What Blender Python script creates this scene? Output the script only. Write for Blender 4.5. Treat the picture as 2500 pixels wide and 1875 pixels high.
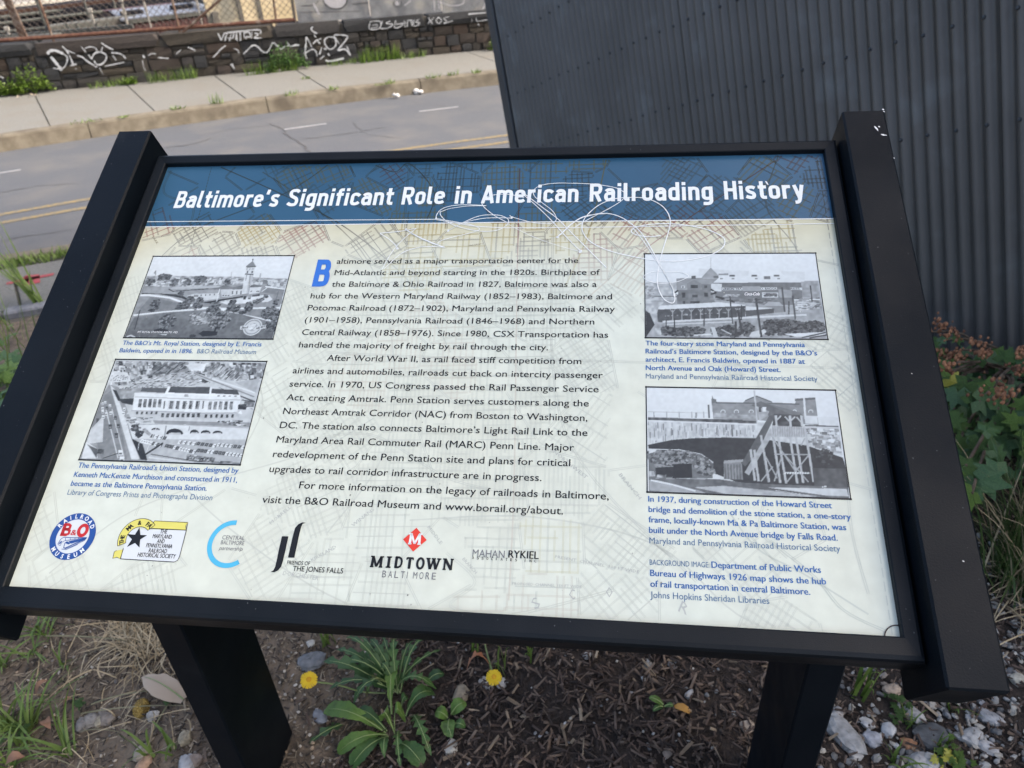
import bpy, math, random
import numpy as np
from mathutils import Vector, Matrix

sc = bpy.context.scene
for o in list(bpy.data.objects):
    bpy.data.objects.remove(o)
rnd = random.Random(7)
npr = np.random.default_rng(7)

# ------------------------------------------------------------------ camera
CAM = np.array([0.1794, -0.7405, 1.44])
RC = np.array([[0.992, 0.1142, -0.0542], [0.0172, -0.5466, -0.8372], [-0.1252, 0.8296, -0.5442]])
for i in range(3):
    RC[i] /= np.linalg.norm(RC[i])
FPX = 1808.85
cd = bpy.data.cameras.new('camera')
cam = bpy.data.objects.new('camera', cd)
sc.collection.objects.link(cam)
sc.camera = cam
cd.sensor_width = 36.0
cd.lens = FPX / 2500 * 36.0
cd.clip_start = 0.02
cd.clip_end = 2000
cam.matrix_world = Matrix(((RC[0][0], -RC[1][0], -RC[2][0], CAM[0]),
                           (RC[0][1], -RC[1][1], -RC[2][1], CAM[1]),
                           (RC[0][2], -RC[1][2], -RC[2][2], CAM[2]), (0, 0, 0, 1)))
cd.dof.use_dof = True
cd.dof.focus_distance = 0.84
cd.dof.aperture_fstop = 10.0

# ------------------------------------------------------------------ light
SUN_EL, SUN_AZ = 40.0, 82.0           # azimuth from +Y clockwise: sun to the right, behind the corrugated wall, so the sign stands in its open shade
w = bpy.data.worlds.new('World')
sc.world = w
w.use_nodes = True
nt = w.node_tree
nt.nodes.clear()
sky = nt.nodes.new('ShaderNodeTexSky')
sky.sky_type = 'NISHITA'
sky.sun_disc = False
sky.sun_elevation = math.radians(SUN_EL)
sky.sun_rotation = math.radians(SUN_AZ)
sky.dust_density = 8.0
sky.ozone_density = 0.0
sky.air_density = 0.9
bg = nt.nodes.new('ShaderNodeBackground')
bg.inputs['Strength'].default_value = 0.15
wo = nt.nodes.new('ShaderNodeOutputWorld')
nt.links.new(sky.outputs[0], bg.inputs[0])
nt.links.new(bg.outputs[0], wo.inputs[0])
sd = bpy.data.lights.new('sun', 'SUN')
sd.energy = 0.9
sd.angle = math.radians(16)
sd.color = (1.0, 0.98, 0.94)
sun = bpy.data.objects.new('sun', sd)
sc.collection.objects.link(sun)
az, el = math.radians(SUN_AZ), math.radians(SUN_EL)
sv = Vector((math.sin(az) * math.cos(el), math.cos(az) * math.cos(el), math.sin(el)))
sun.rotation_euler = sv.to_track_quat('Z', 'Y').to_euler()
sun.location = (0, -4, 8)
vs = sc.view_settings
vs.view_transform = 'Standard'
vs.look = 'None'
vs.exposure = 1.87
vs.gamma = 1.0
vs.use_curve_mapping = False

# ------------------------------------------------------------------ measuring helpers
def ray(px, py):
    return RC.T @ np.array([(px - 1250) / FPX, (py - 937.5) / FPX, 1.0])
TILT = 0.51094
PO = np.array([0, 0, 1.0])
PU = np.array([1.0, 0, 0])
PV = np.array([0, math.cos(TILT), math.sin(TILT)])
PN = np.cross(PU, PV)
def U(px, py, dz=0.0):
    """point on the sign's panel (panel coordinates in metres)"""
    d = ray(px, py)
    s = ((PO + PN * dz - CAM) @ PN) / (d @ PN)
    p = CAM + s * d - PO
    return float(p @ PU), float(p @ PV)
def zm(x0, y0, s):
    return lambda a, b: (x0 + a / s, y0 + b / s)
def G(px, py, z=0.0):
    d = ray(px, py)
    p = CAM + (z - CAM[2]) / d[2] * d
    return p
def atdist(px, py, dist):
    d = ray(px, py)
    return CAM + d * dist / math.hypot(d[0], d[1])
TH = math.radians(26)
E1 = np.array([math.cos(TH), math.sin(TH), 0.0])
E2 = np.array([-math.sin(TH), math.cos(TH), 0.0])
ZS = -0.94                                   # street level
def ST(s, t, z=0.0):
    p = E1 * s + E2 * t
    return (float(p[0]), float(p[1]), z)
def TC(s):                                   # the far kerb's gentle bend
    a = max(-5.0, min(6.0, s))
    v = 11.063 + 0.028 * a - 0.017 * a * a
    return v + (s - a) * (0.028 - 0.034 * a)
def onplaneT(px, py, T, sl=0.0):
    """ray to the vertical plane T = T0 + sl*s of the street frame; returns s, z"""
    d = ray(px, py)
    n = E2 - sl * E1
    k = (T - CAM @ n) / (d @ n)
    p = CAM + k * d
    return float(p @ E1), float(p[2])

# ------------------------------------------------------------------ scene helpers
def tag(o, label=None, cat=None, group=None, kind=None):
    if label: o['label'] = label
    if cat: o['category'] = cat
    if group: o['group'] = group
    if kind: o['kind'] = kind
    return o
def empty(name, loc=(0, 0, 0), label=None, cat=None, group=None):
    o = bpy.data.objects.new(name, None)
    o.empty_display_size = 0.1
    o.location = loc
    sc.collection.objects.link(o)
    return tag(o, label, cat, group)
def adopt(o, parent):
    if parent is not None:
        o.parent = parent
        if parent.type == 'EMPTY' and not parent.get('local'):
            o.matrix_parent_inverse = Matrix.Translation(parent.location).inverted()
def link(name, me, parent=None):
    o = bpy.data.objects.new(name, me)
    sc.collection.objects.link(o)
    adopt(o, parent)
    return o

class MB:
    """collects vertices, faces, material slots and vertex colours for one mesh"""
    def __init__(s):
        s.v = []; s.f = []; s.m = []; s.c = []
    def add(s, vs, fs, mi=0, col=None):
        b = len(s.v)
        s.v += [tuple(map(float, p)) for p in vs]
        s.f += [tuple(b + i for i in f) for f in fs]
        s.m += [mi] * len(fs)
        if col is not None:
            s.c += [tuple(col)] * len(vs)
    def box(s, c, h, R=None, mi=0, col=None, bev=0.0):
        c = np.array(c, float); h = np.array(h, float)
        if bev <= 0:
            P = [np.array([x, y, z]) * h for x in (-1, 1) for y in (-1, 1) for z in (-1, 1)]
            F = [(0, 1, 3, 2), (4, 6, 7, 5), (0, 4, 5, 1), (2, 3, 7, 6), (0, 2, 6, 4), (1, 5, 7, 3)]
        else:
            P = []; idx = {}
            for x in (-1, 1):
                for y in (-1, 1):
                    for z in (-1, 1):
                        for a in range(3):
                            q = np.array([x, y, z]) * h
                            k = [x, y, z]
                            for b_ in range(3):
                                if b_ != a: q[b_] -= k[b_] * bev
                            idx[(x, y, z, a)] = len(P); P.append(q)
            F = []
            for a in range(3):
                o1, o2 = [i for i in range(3) if i != a]
                for sg in (-1, 1):
                    q = []
                    for (s1, s2) in ((-1, -1), (1, -1), (1, 1), (-1, 1)):
                        k = [0, 0, 0]; k[a] = sg; k[o1] = s1; k[o2] = s2
                        q.append(idx[(k[0], k[1], k[2], a)])
                    F.append(tuple(q))
            for a in range(3):
                o1, o2 = [i for i in range(3) if i != a]
                for s1 in (-1, 1):
                    for s2 in (-1, 1):
                        k0 = [0, 0, 0]; k1 = [0, 0, 0]
                        k0[a] = -1; k1[a] = 1
                        for k in (k0, k1): k[o1] = s1; k[o2] = s2
                        F.append((idx[(*k0, o1)], idx[(*k1, o1)], idx[(*k1, o2)], idx[(*k0, o2)]))
            for x in (-1, 1):
                for y in (-1, 1):
                    for z in (-1, 1):
                        F.append(tuple(idx[(x, y, z, a)] for a in range(3)))
        if R is not None:
            P = [R @ p for p in P]
        s.add([p + c for p in P], F, mi, col)
    def tube(s, pts, r, n=6, mi=0, col=None, r2=None, cap=True):
        pts = [np.array(p, float) for p in pts]
        ring = []
        up = np.array([0.13, 0.21, 0.97])
        m = len(pts)
        V = []
        for i, p in enumerate(pts):
            d = pts[min(i + 1, m - 1)] - pts[max(i - 1, 0)]
            d /= (np.linalg.norm(d) + 1e-9)
            a = np.cross(d, up)
            if np.linalg.norm(a) < 1e-3: a = np.cross(d, np.array([1, 0, 0.0]))
            a /= np.linalg.norm(a); b = np.cross(d, a)
            rr = r if r2 is None else r + (r2 - r) * i / max(1, m - 1)
            for k in range(n):
                t = 2 * math.pi * k / n
                V.append(p + rr * (math.cos(t) * a + math.sin(t) * b))
        F = []
        for i in range(m - 1):
            for k in range(n):
                k2 = (k + 1) % n
                F.append((i * n + k, i * n + k2, (i + 1) * n + k2, (i + 1) * n + k))
        if cap:
            F.append(tuple(range(n))); F.append(tuple((m - 1) * n + k for k in range(n)))
        s.add(V, F, mi, col)
    def strip(s, pts, wd, z, mi=0, col=None, closed=False):
        """flat ribbon in panel plane; pts 2D"""
        n = len(pts)
        if n < 2: return
        V = []
        for i, p in enumerate(pts):
            q0 = pts[i - 1] if (i > 0 or closed) else pts[i]
            q1 = pts[(i + 1) % n] if (i < n - 1 or closed) else pts[i]
            dx, dy = q1[0] - q0[0], q1[1] - q0[1]
            L = math.hypot(dx, dy) + 1e-12
            ww = wd[i] if isinstance(wd, (list, tuple)) else wd
            nx, ny = -dy / L * ww / 2, dx / L * ww / 2
            V += [(p[0] + nx, p[1] + ny, z), (p[0] - nx, p[1] - ny, z)]
        F = [(2 * i, 2 * i + 1, 2 * i + 3, 2 * i + 2) for i in range(n - 1)]
        if closed: F.append((2 * n - 2, 2 * n - 1, 1, 0))
        s.add(V, F, mi, col)
    def poly(s, pts, z, mi=0, col=None):
        s.add([(p[0], p[1], z) for p in pts], [tuple(range(len(pts)))], mi, col)
    def mesh(s, name, mats, smooth=False):
        me = bpy.data.meshes.new(name)
        me.from_pydata(s.v, [], s.f)
        if not isinstance(mats, (list, tuple)): mats = [mats]
        for m in mats: me.materials.append(m)
        if len(mats) > 1:
            me.polygons.foreach_set('material_index', s.m)
        if s.c and len(s.c) == len(s.v):
            a = me.color_attributes.new('Col', 'FLOAT_COLOR', 'POINT')
            arr = np.ones((len(s.v), 4), np.float32); arr[:, :3] = np.array(s.c, np.float32)[:, :3]
            a.data.foreach_set('color', arr.ravel())
        if smooth:
            me.polygons.foreach_set('use_smooth', [True] * len(me.polygons))
        me.update()
        return me
    def build(s, name, mats, parent=None, smooth=False):
        return link(name, s.mesh(name, mats, smooth), parent)

def smooth_pts(P, k=5):
    """Catmull-Rom through the points"""
    P = [np.array(p, float) for p in P]
    out = []
    for i in range(len(P) - 1):
        p0 = P[max(i - 1, 0)]; p1 = P[i]; p2 = P[i + 1]; p3 = P[min(i + 2, len(P) - 1)]
        for j in range(k):
            t = j / k
            out.append(0.5 * ((2 * p1) + (-p0 + p2) * t + (2 * p0 - 5 * p1 + 4 * p2 - p3) * t * t + (-p0 + 3 * p1 - 3 * p2 + p3) * t ** 3))
    out.append(P[-1])
    return [tuple(p) for p in out]

# ------------------------------------------------------------------ materials
MATS = {}
def lin(*c):
    return tuple(((x / 255) / 12.92 if x <= 10 else (((x / 255) + 0.055) / 1.055) ** 2.4) for x in c)
def mat(name, c1, c2=None, scale=8.0, rough=0.8, bump=0.0, bscale=None, attr=None, rand=None, spec=0.5, detail=6.0,
        ramp=(0.35, 0.65), stretch=None, coat=0.0, metal=0.0, transl=0.0, rvar=None, c3=None, s3=1.0, r3=(0.6, 0.75), sheenr=None):
    """principled material: two colours mixed by noise, optional third colour as larger patches, optional bump"""
    if name in MATS: return MATS[name]
    m = bpy.data.materials.new(name)
    m.use_nodes = True
    t = m.node_tree; N = t.nodes; Lk = t.links
    b = N['Principled BSDF']
    b.inputs['Roughness'].default_value = rough
    b.inputs['Specular IOR Level'].default_value = spec
    b.inputs['Metallic'].default_value = metal
    b.inputs['Coat Weight'].default_value = coat
    if coat: b.inputs['Coat Roughness'].default_value = 0.15
    tc = N.new('ShaderNodeTexCoord')
    src = tc.outputs['Object']
    if stretch:
        mp = N.new('ShaderNodeMapping'); mp.inputs['Scale'].default_value = stretch
        Lk.new(src, mp.inputs[0]); src = mp.outputs[0]
    col = None
    if attr:
        a = N.new('ShaderNodeAttribute'); a.attribute_name = attr
        col = a.outputs['Color']
        if c2 is not None:
            nz = N.new('ShaderNodeTexNoise'); nz.inputs['Scale'].default_value = scale; nz.inputs['Detail'].default_value = detail
            Lk.new(src, nz.inputs['Vector'])
            mr = N.new('ShaderNodeMapRange'); mr.inputs['To Min'].default_value = c2[0]; mr.inputs['To Max'].default_value = c2[1]
            mr.inputs['From Min'].default_value = 0.3; mr.inputs['From Max'].default_value = 0.7
            Lk.new(nz.outputs['Fac'], mr.inputs[0])
            mm = N.new('ShaderNodeMix'); mm.data_type = 'RGBA'; mm.blend_type = 'MULTIPLY'; mm.inputs[0].default_value = 1
            Lk.new(col, mm.inputs[6]); Lk.new(mr.outputs[0], mm.inputs[7]); col = mm.outputs[2]
    else:
        c2 = c2 or c1
        nz = N.new('ShaderNodeTexNoise'); nz.inputs['Scale'].default_value = scale; nz.inputs['Detail'].default_value = detail
        Lk.new(src, nz.inputs['Vector'])
        rp = N.new('ShaderNodeValToRGB')
        rp.color_ramp.elements[0].position = ramp[0]; rp.color_ramp.elements[0].color = (*c1, 1)
        rp.color_ramp.elements[1].position = ramp[1]; rp.color_ramp.elements[1].color = (*c2, 1)
        Lk.new(nz.outputs['Fac'], rp.inputs[0]); col = rp.outputs[0]
        if c3 is not None:
            n3 = N.new('ShaderNodeTexNoise'); n3.inputs['Scale'].default_value = s3; n3.inputs['Detail'].default_value = 4
            Lk.new(src, n3.inputs['Vector'])
            mr = N.new('ShaderNodeMapRange'); mr.inputs['From Min'].default_value = r3[0]; mr.inputs['From Max'].default_value = r3[1]
            Lk.new(n3.outputs['Fac'], mr.inputs[0])
            mm = N.new('ShaderNodeMix'); mm.data_type = 'RGBA'
            Lk.new(mr.outputs[0], mm.inputs[0]); Lk.new(col, mm.inputs[6]); mm.inputs[7].default_value = (*c3, 1); col = mm.outputs[2]
    if rand:
        oi = N.new('ShaderNodeObjectInfo')
        rr = N.new('ShaderNodeValToRGB')
        els = rr.color_ramp.elements
        for k, (p, c) in enumerate(rand):
            e = els[k] if k < 2 else els.new(p)
            e.position = p; e.color = (*c, 1)
        Lk.new(oi.outputs['Random'], rr.inputs[0])
        mm = N.new('ShaderNodeMix'); mm.data_type = 'RGBA'; mm.blend_type = 'MULTIPLY'; mm.inputs[0].default_value = 1
        Lk.new(col, mm.inputs[6]); Lk.new(rr.outputs[0], mm.inputs[7]); col = mm.outputs[2]
    Lk.new(col, b.inputs['Base Color'])
    if bump:
        nb = N.new('ShaderNodeTexNoise'); nb.inputs['Scale'].default_value = bscale or scale * 2; nb.inputs['Detail'].default_value = 8
        Lk.new(src, nb.inputs['Vector'])
        bp = N.new('ShaderNodeBump'); bp.inputs['Strength'].default_value = 1.0; bp.inputs['Distance'].default_value = bump
        Lk.new(nb.outputs['Fac'], bp.inputs['Height']); Lk.new(bp.outputs[0], b.inputs['Normal'])
    if rvar:
        nr = N.new('ShaderNodeTexNoise'); nr.inputs['Scale'].default_value = rvar[2]; nr.inputs['Detail'].default_value = 7
        Lk.new(src, nr.inputs['Vector'])
        mr = N.new('ShaderNodeMapRange'); mr.inputs['From Min'].default_value = 0.35; mr.inputs['From Max'].default_value = 0.68
        mr.inputs['To Min'].default_value = rvar[0]; mr.inputs['To Max'].default_value = rvar[1]
        Lk.new(nr.outputs['Fac'], mr.inputs[0]); Lk.new(mr.outputs[0], b.inputs['Roughness'])
    if transl:
        tr = N.new('ShaderNodeBsdfTranslucent'); ms = N.new('ShaderNodeMixShader'); ms.inputs[0].default_value = transl
        Lk.new(col, tr.inputs[0]); Lk.new(b.outputs[0], ms.inputs[1]); Lk.new(tr.outputs[0], ms.inputs[2])
        Lk.new(ms.outputs[0], N['Material Output'].inputs[0])
    MATS[name] = m
    return m
WHITE = (1, 1, 1)

# ================================================================== THE SIGN
M_frame = mat('black_powder_coat', (0.0050, 0.0074, 0.0100), (0.0075, 0.0100, 0.0130), scale=14, rough=0.45, bump=0.0002, bscale=900, spec=0.14, rvar=(.34, .58, 9.0))
M_rail = mat('black_rail_coat', (0.0026, 0.0046, 0.0074), (0.0045, 0.0070, 0.0102), scale=6, rough=0.52, bump=0.0003, bscale=600, spec=0.11, rvar=(.36, .62, 7.0),
             c3=(0.013, 0.016, 0.020), s3=9, r3=(0.66, 0.8))
M_chip = mat('bare_chip', (0.7, 0.7, 0.68), rough=0.6)
sign = empty('interpretive_sign', (0, 0, 0), 'slanted railroad history sign with blue title band in a black metal frame on two legs', 'information sign')
RP = np.array([PU, PV, PN]).T
def PW(u, v, dz=0.0):
    return PO + PU * u + PV * v + PN * dz

def pbox(mb, u0, u1, v0, v1, z0, z1, bev=0.0015, mi=0):
    mb.box(PW((u0 + u1) / 2, (v0 + v1) / 2, (z0 + z1) / 2), ((u1 - u0) / 2, (v1 - v0) / 2, (z1 - z0) / 2), RP, mi, None, bev)
# the frame: four mitred bars with a rounded outer edge
def frame_bar(mb, side):
    oi = dict(l=-0.4695, r=0.4695, t=0.316, b=-0.3225)
    ii = dict(l=-0.4527, r=0.4527, t=0.2998, b=-0.2998)
    # profile from inner lip to the outer back: (0 inner .. 1 outer, height)
    prof = [(0.0, -0.004), (0.0, 0.0072), (0.06, 0.0082), (0.72, 0.0094), (0.90, 0.0082), (0.985, 0.0045), (1.0, -0.001), (1.0, -0.034), (0.0, -0.034)]
    def pt(t, z, end):
        if side in 'tb':
            v = ii[side] + (oi[side] - ii[side]) * t
            e = 'l' if end == 0 else 'r'
            u = ii[e] + (oi[e] - ii[e]) * t
        else:
            u = ii[side] + (oi[side] - ii[side]) * t
            e = 'b' if end == 0 else 't'
            v = ii[e] + (oi[e] - ii[e]) * t
        return PW(u, v, z)
    V = [pt(t, z, 0) for t, z in prof] + [pt(t, z, 1) for t, z in prof]
    n = len(prof)
    F = [(i, (i + 1) % n, n + (i + 1) % n, n + i) for i in range(n)]
    mb.add(V, F)
mb = MB()
for sd_ in 'tblr': frame_bar(mb, sd_)
fr = mb.build('frame', M_frame, sign)
# rivet-like scratches and the two side rails
for sx in (-1, 1):
    mb = MB()
    u0, u1 = (0.4715, 0.5225) if sx > 0 else (-0.5225, -0.4715)
    pbox(mb, u0, u1, -0.346, 0.339, -0.067, 0.0345, 0.0022)
    rail = mb.build('side_rail', M_rail, sign)
    mb = MB()
    if sx > 0:
        # bare paint chips where the photograph shows them
        ch = [((2139, 313), 0.0018, 0.0052), ((2146, 309), 0.0012, 0.0014), ((2157, 329), 0.0022, 0.0018), ((2163, 330), 0.0010, 0.001), ((2152, 328), 0.0009, 0.0009),
              ((2156, 267), 0.0020, 0.0012), ((2158, 272), 0.0009, 0.0014), ((2183, 386), 0.0008, 0.0008), ((2352, 1370), 0.0009, 0.0009), ((2226, 912), 0.0007, 0.0007)]
        for (p, a, b_) in ch:
            cu, cv = U(*p, 0.0347)
            pts = [(cu + a * math.cos(t) * rnd.uniform(.6, 1.1) - 0.3 * b_ * math.sin(t), cv + b_ * math.sin(t) * rnd.uniform(.6, 1.1)) for t in np.linspace(0, 6.28, 9)[:-1]]
            mb.add([PW(x, y, 0.0347) for x, y in pts], [tuple(range(8))])
        c = mb.build('paint_chip', M_chip, rail); c['kind'] = 'stuff'
        c.matrix_parent_inverse = Matrix.Identity(4)
# the two legs, under the rails, hollow look: a box with a welded top
for (x0, x1) in ((-0.510, -0.459), (0.462, 0.513)):
    mb = MB()
    xc = (x0 + x1) / 2
    y0, y1 = -0.060, 0.098
    # top cut to the panel's slope
    zt = lambda y: 1.0 + (y * math.sin(TILT) - 0.036) / math.cos(TILT)
    V = []
    bv = 0.003
    prof = [(x0 + bv, y0), (x1 - bv, y0), (x1, y0 + bv), (x1, y1 - bv), (x1 - bv, y1), (x0 + bv, y1), (x0, y1 - bv), (x0, y0 + bv)]
    V = [(x, y, -0.05) for x, y in prof] + [(x, y, zt(y)) for x, y in prof]
    F = [(i, (i + 1) % 8, 8 + (i + 1) % 8, 8 + i) for i in range(8)] + [tuple(range(8, 16))]
    mb.add(V, F)
    mb.build('leg', M_rail, sign)

mb = MB()                               # dust specks and dried drips on the coated metal
for k in range(150):
    if k < 90:
        sx = rnd.choice((-1, 1)); u_ = sx * rnd.uniform(.4735, .5205); v_ = rnd.uniform(-.34, .335); z_ = .0347
    else:
        if rnd.random() < .5: u_ = rnd.uniform(-.46, .46); v_ = rnd.choice((-1, 1)) * rnd.uniform(.303, .312) ; z_ = .0098
        else: u_ = rnd.choice((-1, 1)) * rnd.uniform(.456, .465); v_ = rnd.uniform(-.3, .3); z_ = .0098
    r = rnd.choice((.00025, .0003, .0004, .0006)); e_ = rnd.choice((1, 1, 1.6))
    mb.add([PW(u_ + r * math.cos(t) * rnd.uniform(.6, 1.2), v_ + r * e_ * math.sin(t) * rnd.uniform(.6, 1.2), z_) for t in np.linspace(0, 6.28, 7)[:-1]], [tuple(range(6))])
tag(mb.build('dust_speck', mat('grey_dust', (.05, .055, .06), (.13, .135, .14), scale=60, rough=.9), sign), kind='stuff')
# ------------------------------------------------------------------ the printed panel
def panel_material():
    m = bpy.data.materials.new('printed_panel')
    m.use_nodes = True
    t = m.node_tree; N = t.nodes; L = t.links
    b = N['Principled BSDF']
    b.inputs['Roughness'].default_value = 0.33
    b.inputs['Specular IOR Level'].default_value = 0.25
    tc = N.new('ShaderNodeTexCoord'); sp = N.new('ShaderNodeSeparateXYZ')
    L.new(tc.outputs['Object'], sp.inputs[0])
    n1 = N.new('ShaderNodeTexNoise'); n1.inputs['Scale'].default_value = 7; n1.inputs['Detail'].default_value = 5
    L.new(tc.outputs['Object'], n1.inputs['Vector'])
    ad = N.new('ShaderNodeMath'); ad.operation = 'MULTIPLY_ADD'; ad.inputs[1].default_value = 0.05; 
    L.new(n1.outputs['Fac'], ad.inputs[0]); L.new(sp.outputs['Y'], ad.inputs[2])
    mr = N.new('ShaderNodeMapRange'); mr.inputs['From Min'].default_value = 0.140; mr.inputs['From Max'].default_value = 0.225
    L.new(ad.outputs[0], mr.inputs[0])
    rp = N.new('ShaderNodeValToRGB')
    e = rp.color_ramp.elements
    e[0].position = 0; e[0].color = (0.525, 0.575, 0.505, 1)
    e[1].position = 1; e[1].color = (0.46, 0.44, 0.285, 1)
    x = e.new(0.45); x.color = (0.51, 0.525, 0.41, 1)
    L.new(mr.outputs[0], rp.inputs[0])
    # faint yellow age patches
    n2 = N.new('ShaderNodeTexNoise'); n2.inputs['Scale'].default_value = 3.2; n2.inputs['Detail'].default_value = 6
    L.new(tc.outputs['Object'], n2.inputs['Vector'])
    m2 = N.new('ShaderNodeMapRange'); m2.inputs['From Min'].default_value = 0.42; m2.inputs['From Max'].default_value = 0.75; m2.inputs['To Max'].default_value = 0.55
    L.new(n2.outputs['Fac'], m2.inputs[0])
    mx = N.new('ShaderNodeMix'); mx.data_type = 'RGBA'
    L.new(m2.outputs[0], mx.inputs[0]); L.new(rp.outputs[0], mx.inputs[6]); mx.inputs[7].default_value = (0.515, 0.53, 0.435, 1)
    n3 = N.new('ShaderNodeTexNoise'); n3.inputs['Scale'].default_value = 45; n3.inputs['Detail'].default_value = 8
    L.new(tc.outputs['Object'], n3.inputs['Vector'])
    m3 = N.new('ShaderNodeMapRange'); m3.inputs['From Min'].default_value = 0.3; m3.inputs['From Max'].default_value = 0.7; m3.inputs['To Min'].default_value = 0.93; m3.inputs['To Max'].default_value = 1.04
    L.new(n3.outputs['Fac'], m3.inputs[0])
    mm = N.new('ShaderNodeMix'); mm.data_type = 'RGBA'; mm.blend_type = 'MULTIPLY'; mm.inputs[0].default_value = 1
    L.new(mx.outputs[2], mm.inputs[6]); L.new(m3.outputs[0], mm.inputs[7])
    L.new(mm.outputs[2], b.inputs['Base Color'])
    return m
mb = MB()
mb.box((0, 0, -0.003), (0.4535, 0.3006, 0.003), bev=0)
panel = mb.build('panel', panel_material(), None)
panel.parent = sign
panel.matrix_local = Matrix(((1, 0, 0, 0), (0, math.cos(TILT), -math.sin(TILT), 0), (0, math.sin(TILT), math.cos(TILT), 1.0), (0, 0, 0, 1)))
def sub(name, mb, mats, label=None):
    o = link(name, mb.mesh(name, mats)); o.parent = panel
    if label: o['label'] = label
    return o
M_print = mat('print_ink', WHITE, None, attr='Col', rough=0.35, spec=.22)
M_blue = mat('header_blue', (0.023, 0.078, 0.140), (0.032, 0.097, 0.168), scale=5, rough=0.3, spec=.22)
M_ink = mat('black_ink', (0.012, 0.014, 0.016), rough=0.35, spec=.2)
M_capink = mat('caption_blue_ink', (0.035, 0.125, 0.34), rough=0.35, spec=.2)
M_caplight = mat('caption_light_ink', (0.085, 0.165, 0.28), rough=0.35, spec=.2)
M_white = mat('white_ink', (0.64, 0.68, 0.68), rough=0.35)
M_dropcap = mat('dropcap_ink', (0.022, 0.13, 0.47), rough=0.35)

# header band and rules
hb = [(-0.4535, 0.3006), (0.4535, 0.3006), U(2040, 534), U(1200, 543.5), U(340, 554.5)]
hb[2] = (0.4535, hb[2][1]); hb[4] = (-0.4535, hb[4][1])
mb = MB()
mb.poly(hb, 0.0001)
sub('header_band', mb, M_blue)
mb = MB()
mb.strip([hb[4], hb[3], hb[2]], 0.0013, 0.0004)
lft = U(340, 542)
mb.strip([(-0.4535, lft[1]), U(1063, 535.8), U(1100, 543), U(1160, 553), U(1230, 556.5), U(1400, 556), (0.4535, U(2035, 546)[1])], 0.0010, 0.0004)
sub('header_rule', mb, M_white)

# ---- the faded street map printed behind everything
HB = lambda u: hb[4][1] + (hb[2][1] - hb[4][1]) * (u + 0.4535) / 0.907
mbm = MB()
def mapcol(u, v, kind):
    h = HB(u)
    if v > h:
        base = dict(road=(0.027, 0.052, 0.066), main=(0.022, 0.036, 0.040), red=(0.045, 0.036, 0.04), ochre=(0.060, 0.072, 0.042))[kind]
        return base
    f = min(1, max(0, (h - v) / 0.085))
    f = f ** 0.55
    b0 = dict(road=(0.20, 0.165, 0.10), main=(0.12, 0.085, 0.055), red=(0.20, 0.022, 0.022), ochre=(0.29, 0.20, 0.035))[kind]
    b1 = dict(road=(0.455, 0.495, 0.44), main=(0.43, 0.475, 0.425), red=(0.475, 0.475, 0.41), ochre=(0.485, 0.50, 0.37))[kind]
    return tuple(a * (1 - f) + b_ * f for a, b_ in zip(b0, b1))
def mapline(pts, wd, kind):
    """a street drawn as short pieces so that each takes the tone of its place"""
    fine = []
    for i in range(len(pts) - 1):
        a, b_ = np.array(pts[i]), np.array(pts[i + 1])
        k = max(1, int(np.linalg.norm(b_ - a) / 0.012))
        for j in range(k): fine.append(a + (b_ - a) * j / k)
    fine.append(np.array(pts[-1]))
    fine = [p for p in fine]
    seg = []
    for i, p in enumerate(fine):
        ok = abs(p[0]) < 0.4515 and abs(p[1]) < 0.2985
        if ok: seg.append(p)
        if (not ok or i == len(fine) - 1) and len(seg) > 1:
            V = []; C = []
            for j, q in enumerate(seg):
                d = seg[min(j + 1, len(seg) - 1)] - seg[max(j - 1, 0)]; d /= np.linalg.norm(d) + 1e-9
                n = np.array([-d[1], d[0]]) * wd / 2
                V += [(q[0] + n[0], q[1] + n[1], 0.0002), (q[0] - n[0], q[1] - n[1], 0.0002)]
                c = mapcol(q[0], q[1], kind); C += [c, c]
            b0 = len(mbm.v)
            mbm.v += V; mbm.c += C
            for j in range(len(seg) - 1):
                mbm.f.append((b0 + 2 * j, b0 + 2 * j + 1, b0 + 2 * j + 3, b0 + 2 * j + 2)); mbm.m.append(0)
            seg = []
        elif not ok: seg = []
def double(pts, gap, wd, kind):
    P = [np.array(p) for p in pts]
    for sg in (-1, 1):
        Q = []
        for i, p in enumerate(P):
            d = P[min(i + 1, len(P) - 1)] - P[max(i - 1, 0)]; d /= np.linalg.norm(d) + 1e-9
            Q.append(p + np.array([-d[1], d[0]]) * gap * sg)
        mapline(Q, wd, kind)
mr_ = random.Random(31)
def grid(cu, cv, ang, w_, h_, su, sv_, kind='road', drop=0.12, dbl=0.0008, wd=0.0007, jit=0.0016):
    c, s = math.cos(ang), math.sin(ang)
    tf = lambda x, y: (cu + c * x - s * y, cv + s * x + c * y)
    x = -w_ / 2
    while x <= w_ / 2:
        if mr_.random() > drop:
            y0 = -h_ / 2 + mr_.uniform(0, h_ * .25); y1 = h_ / 2 - mr_.uniform(0, h_ * .25)
            k = kind if mr_.random() > .15 else 'main'
            if dbl: double([tf(x, y0), tf(x + mr_.uniform(-jit, jit), y1)], dbl, wd, k)
            else: mapline([tf(x, y0), tf(x, y1)], wd, k)
        x += su * mr_.uniform(.8, 1.25)
    y = -h_ / 2
    while y <= h_ / 2:
        if mr_.random() > drop:
            x0 = -w_ / 2 + mr_.uniform(0, w_ * .3); x1 = w_ / 2 - mr_.uniform(0, w_ * .3)
            if dbl: double([tf(x0, y), tf(x1, y + mr_.uniform(-jit, jit))], dbl, wd, kind)
            else: mapline([tf(x0, y), tf(x1, y)], wd, kind)
        y += sv_ * mr_.uniform(.8, 1.25)
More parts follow.
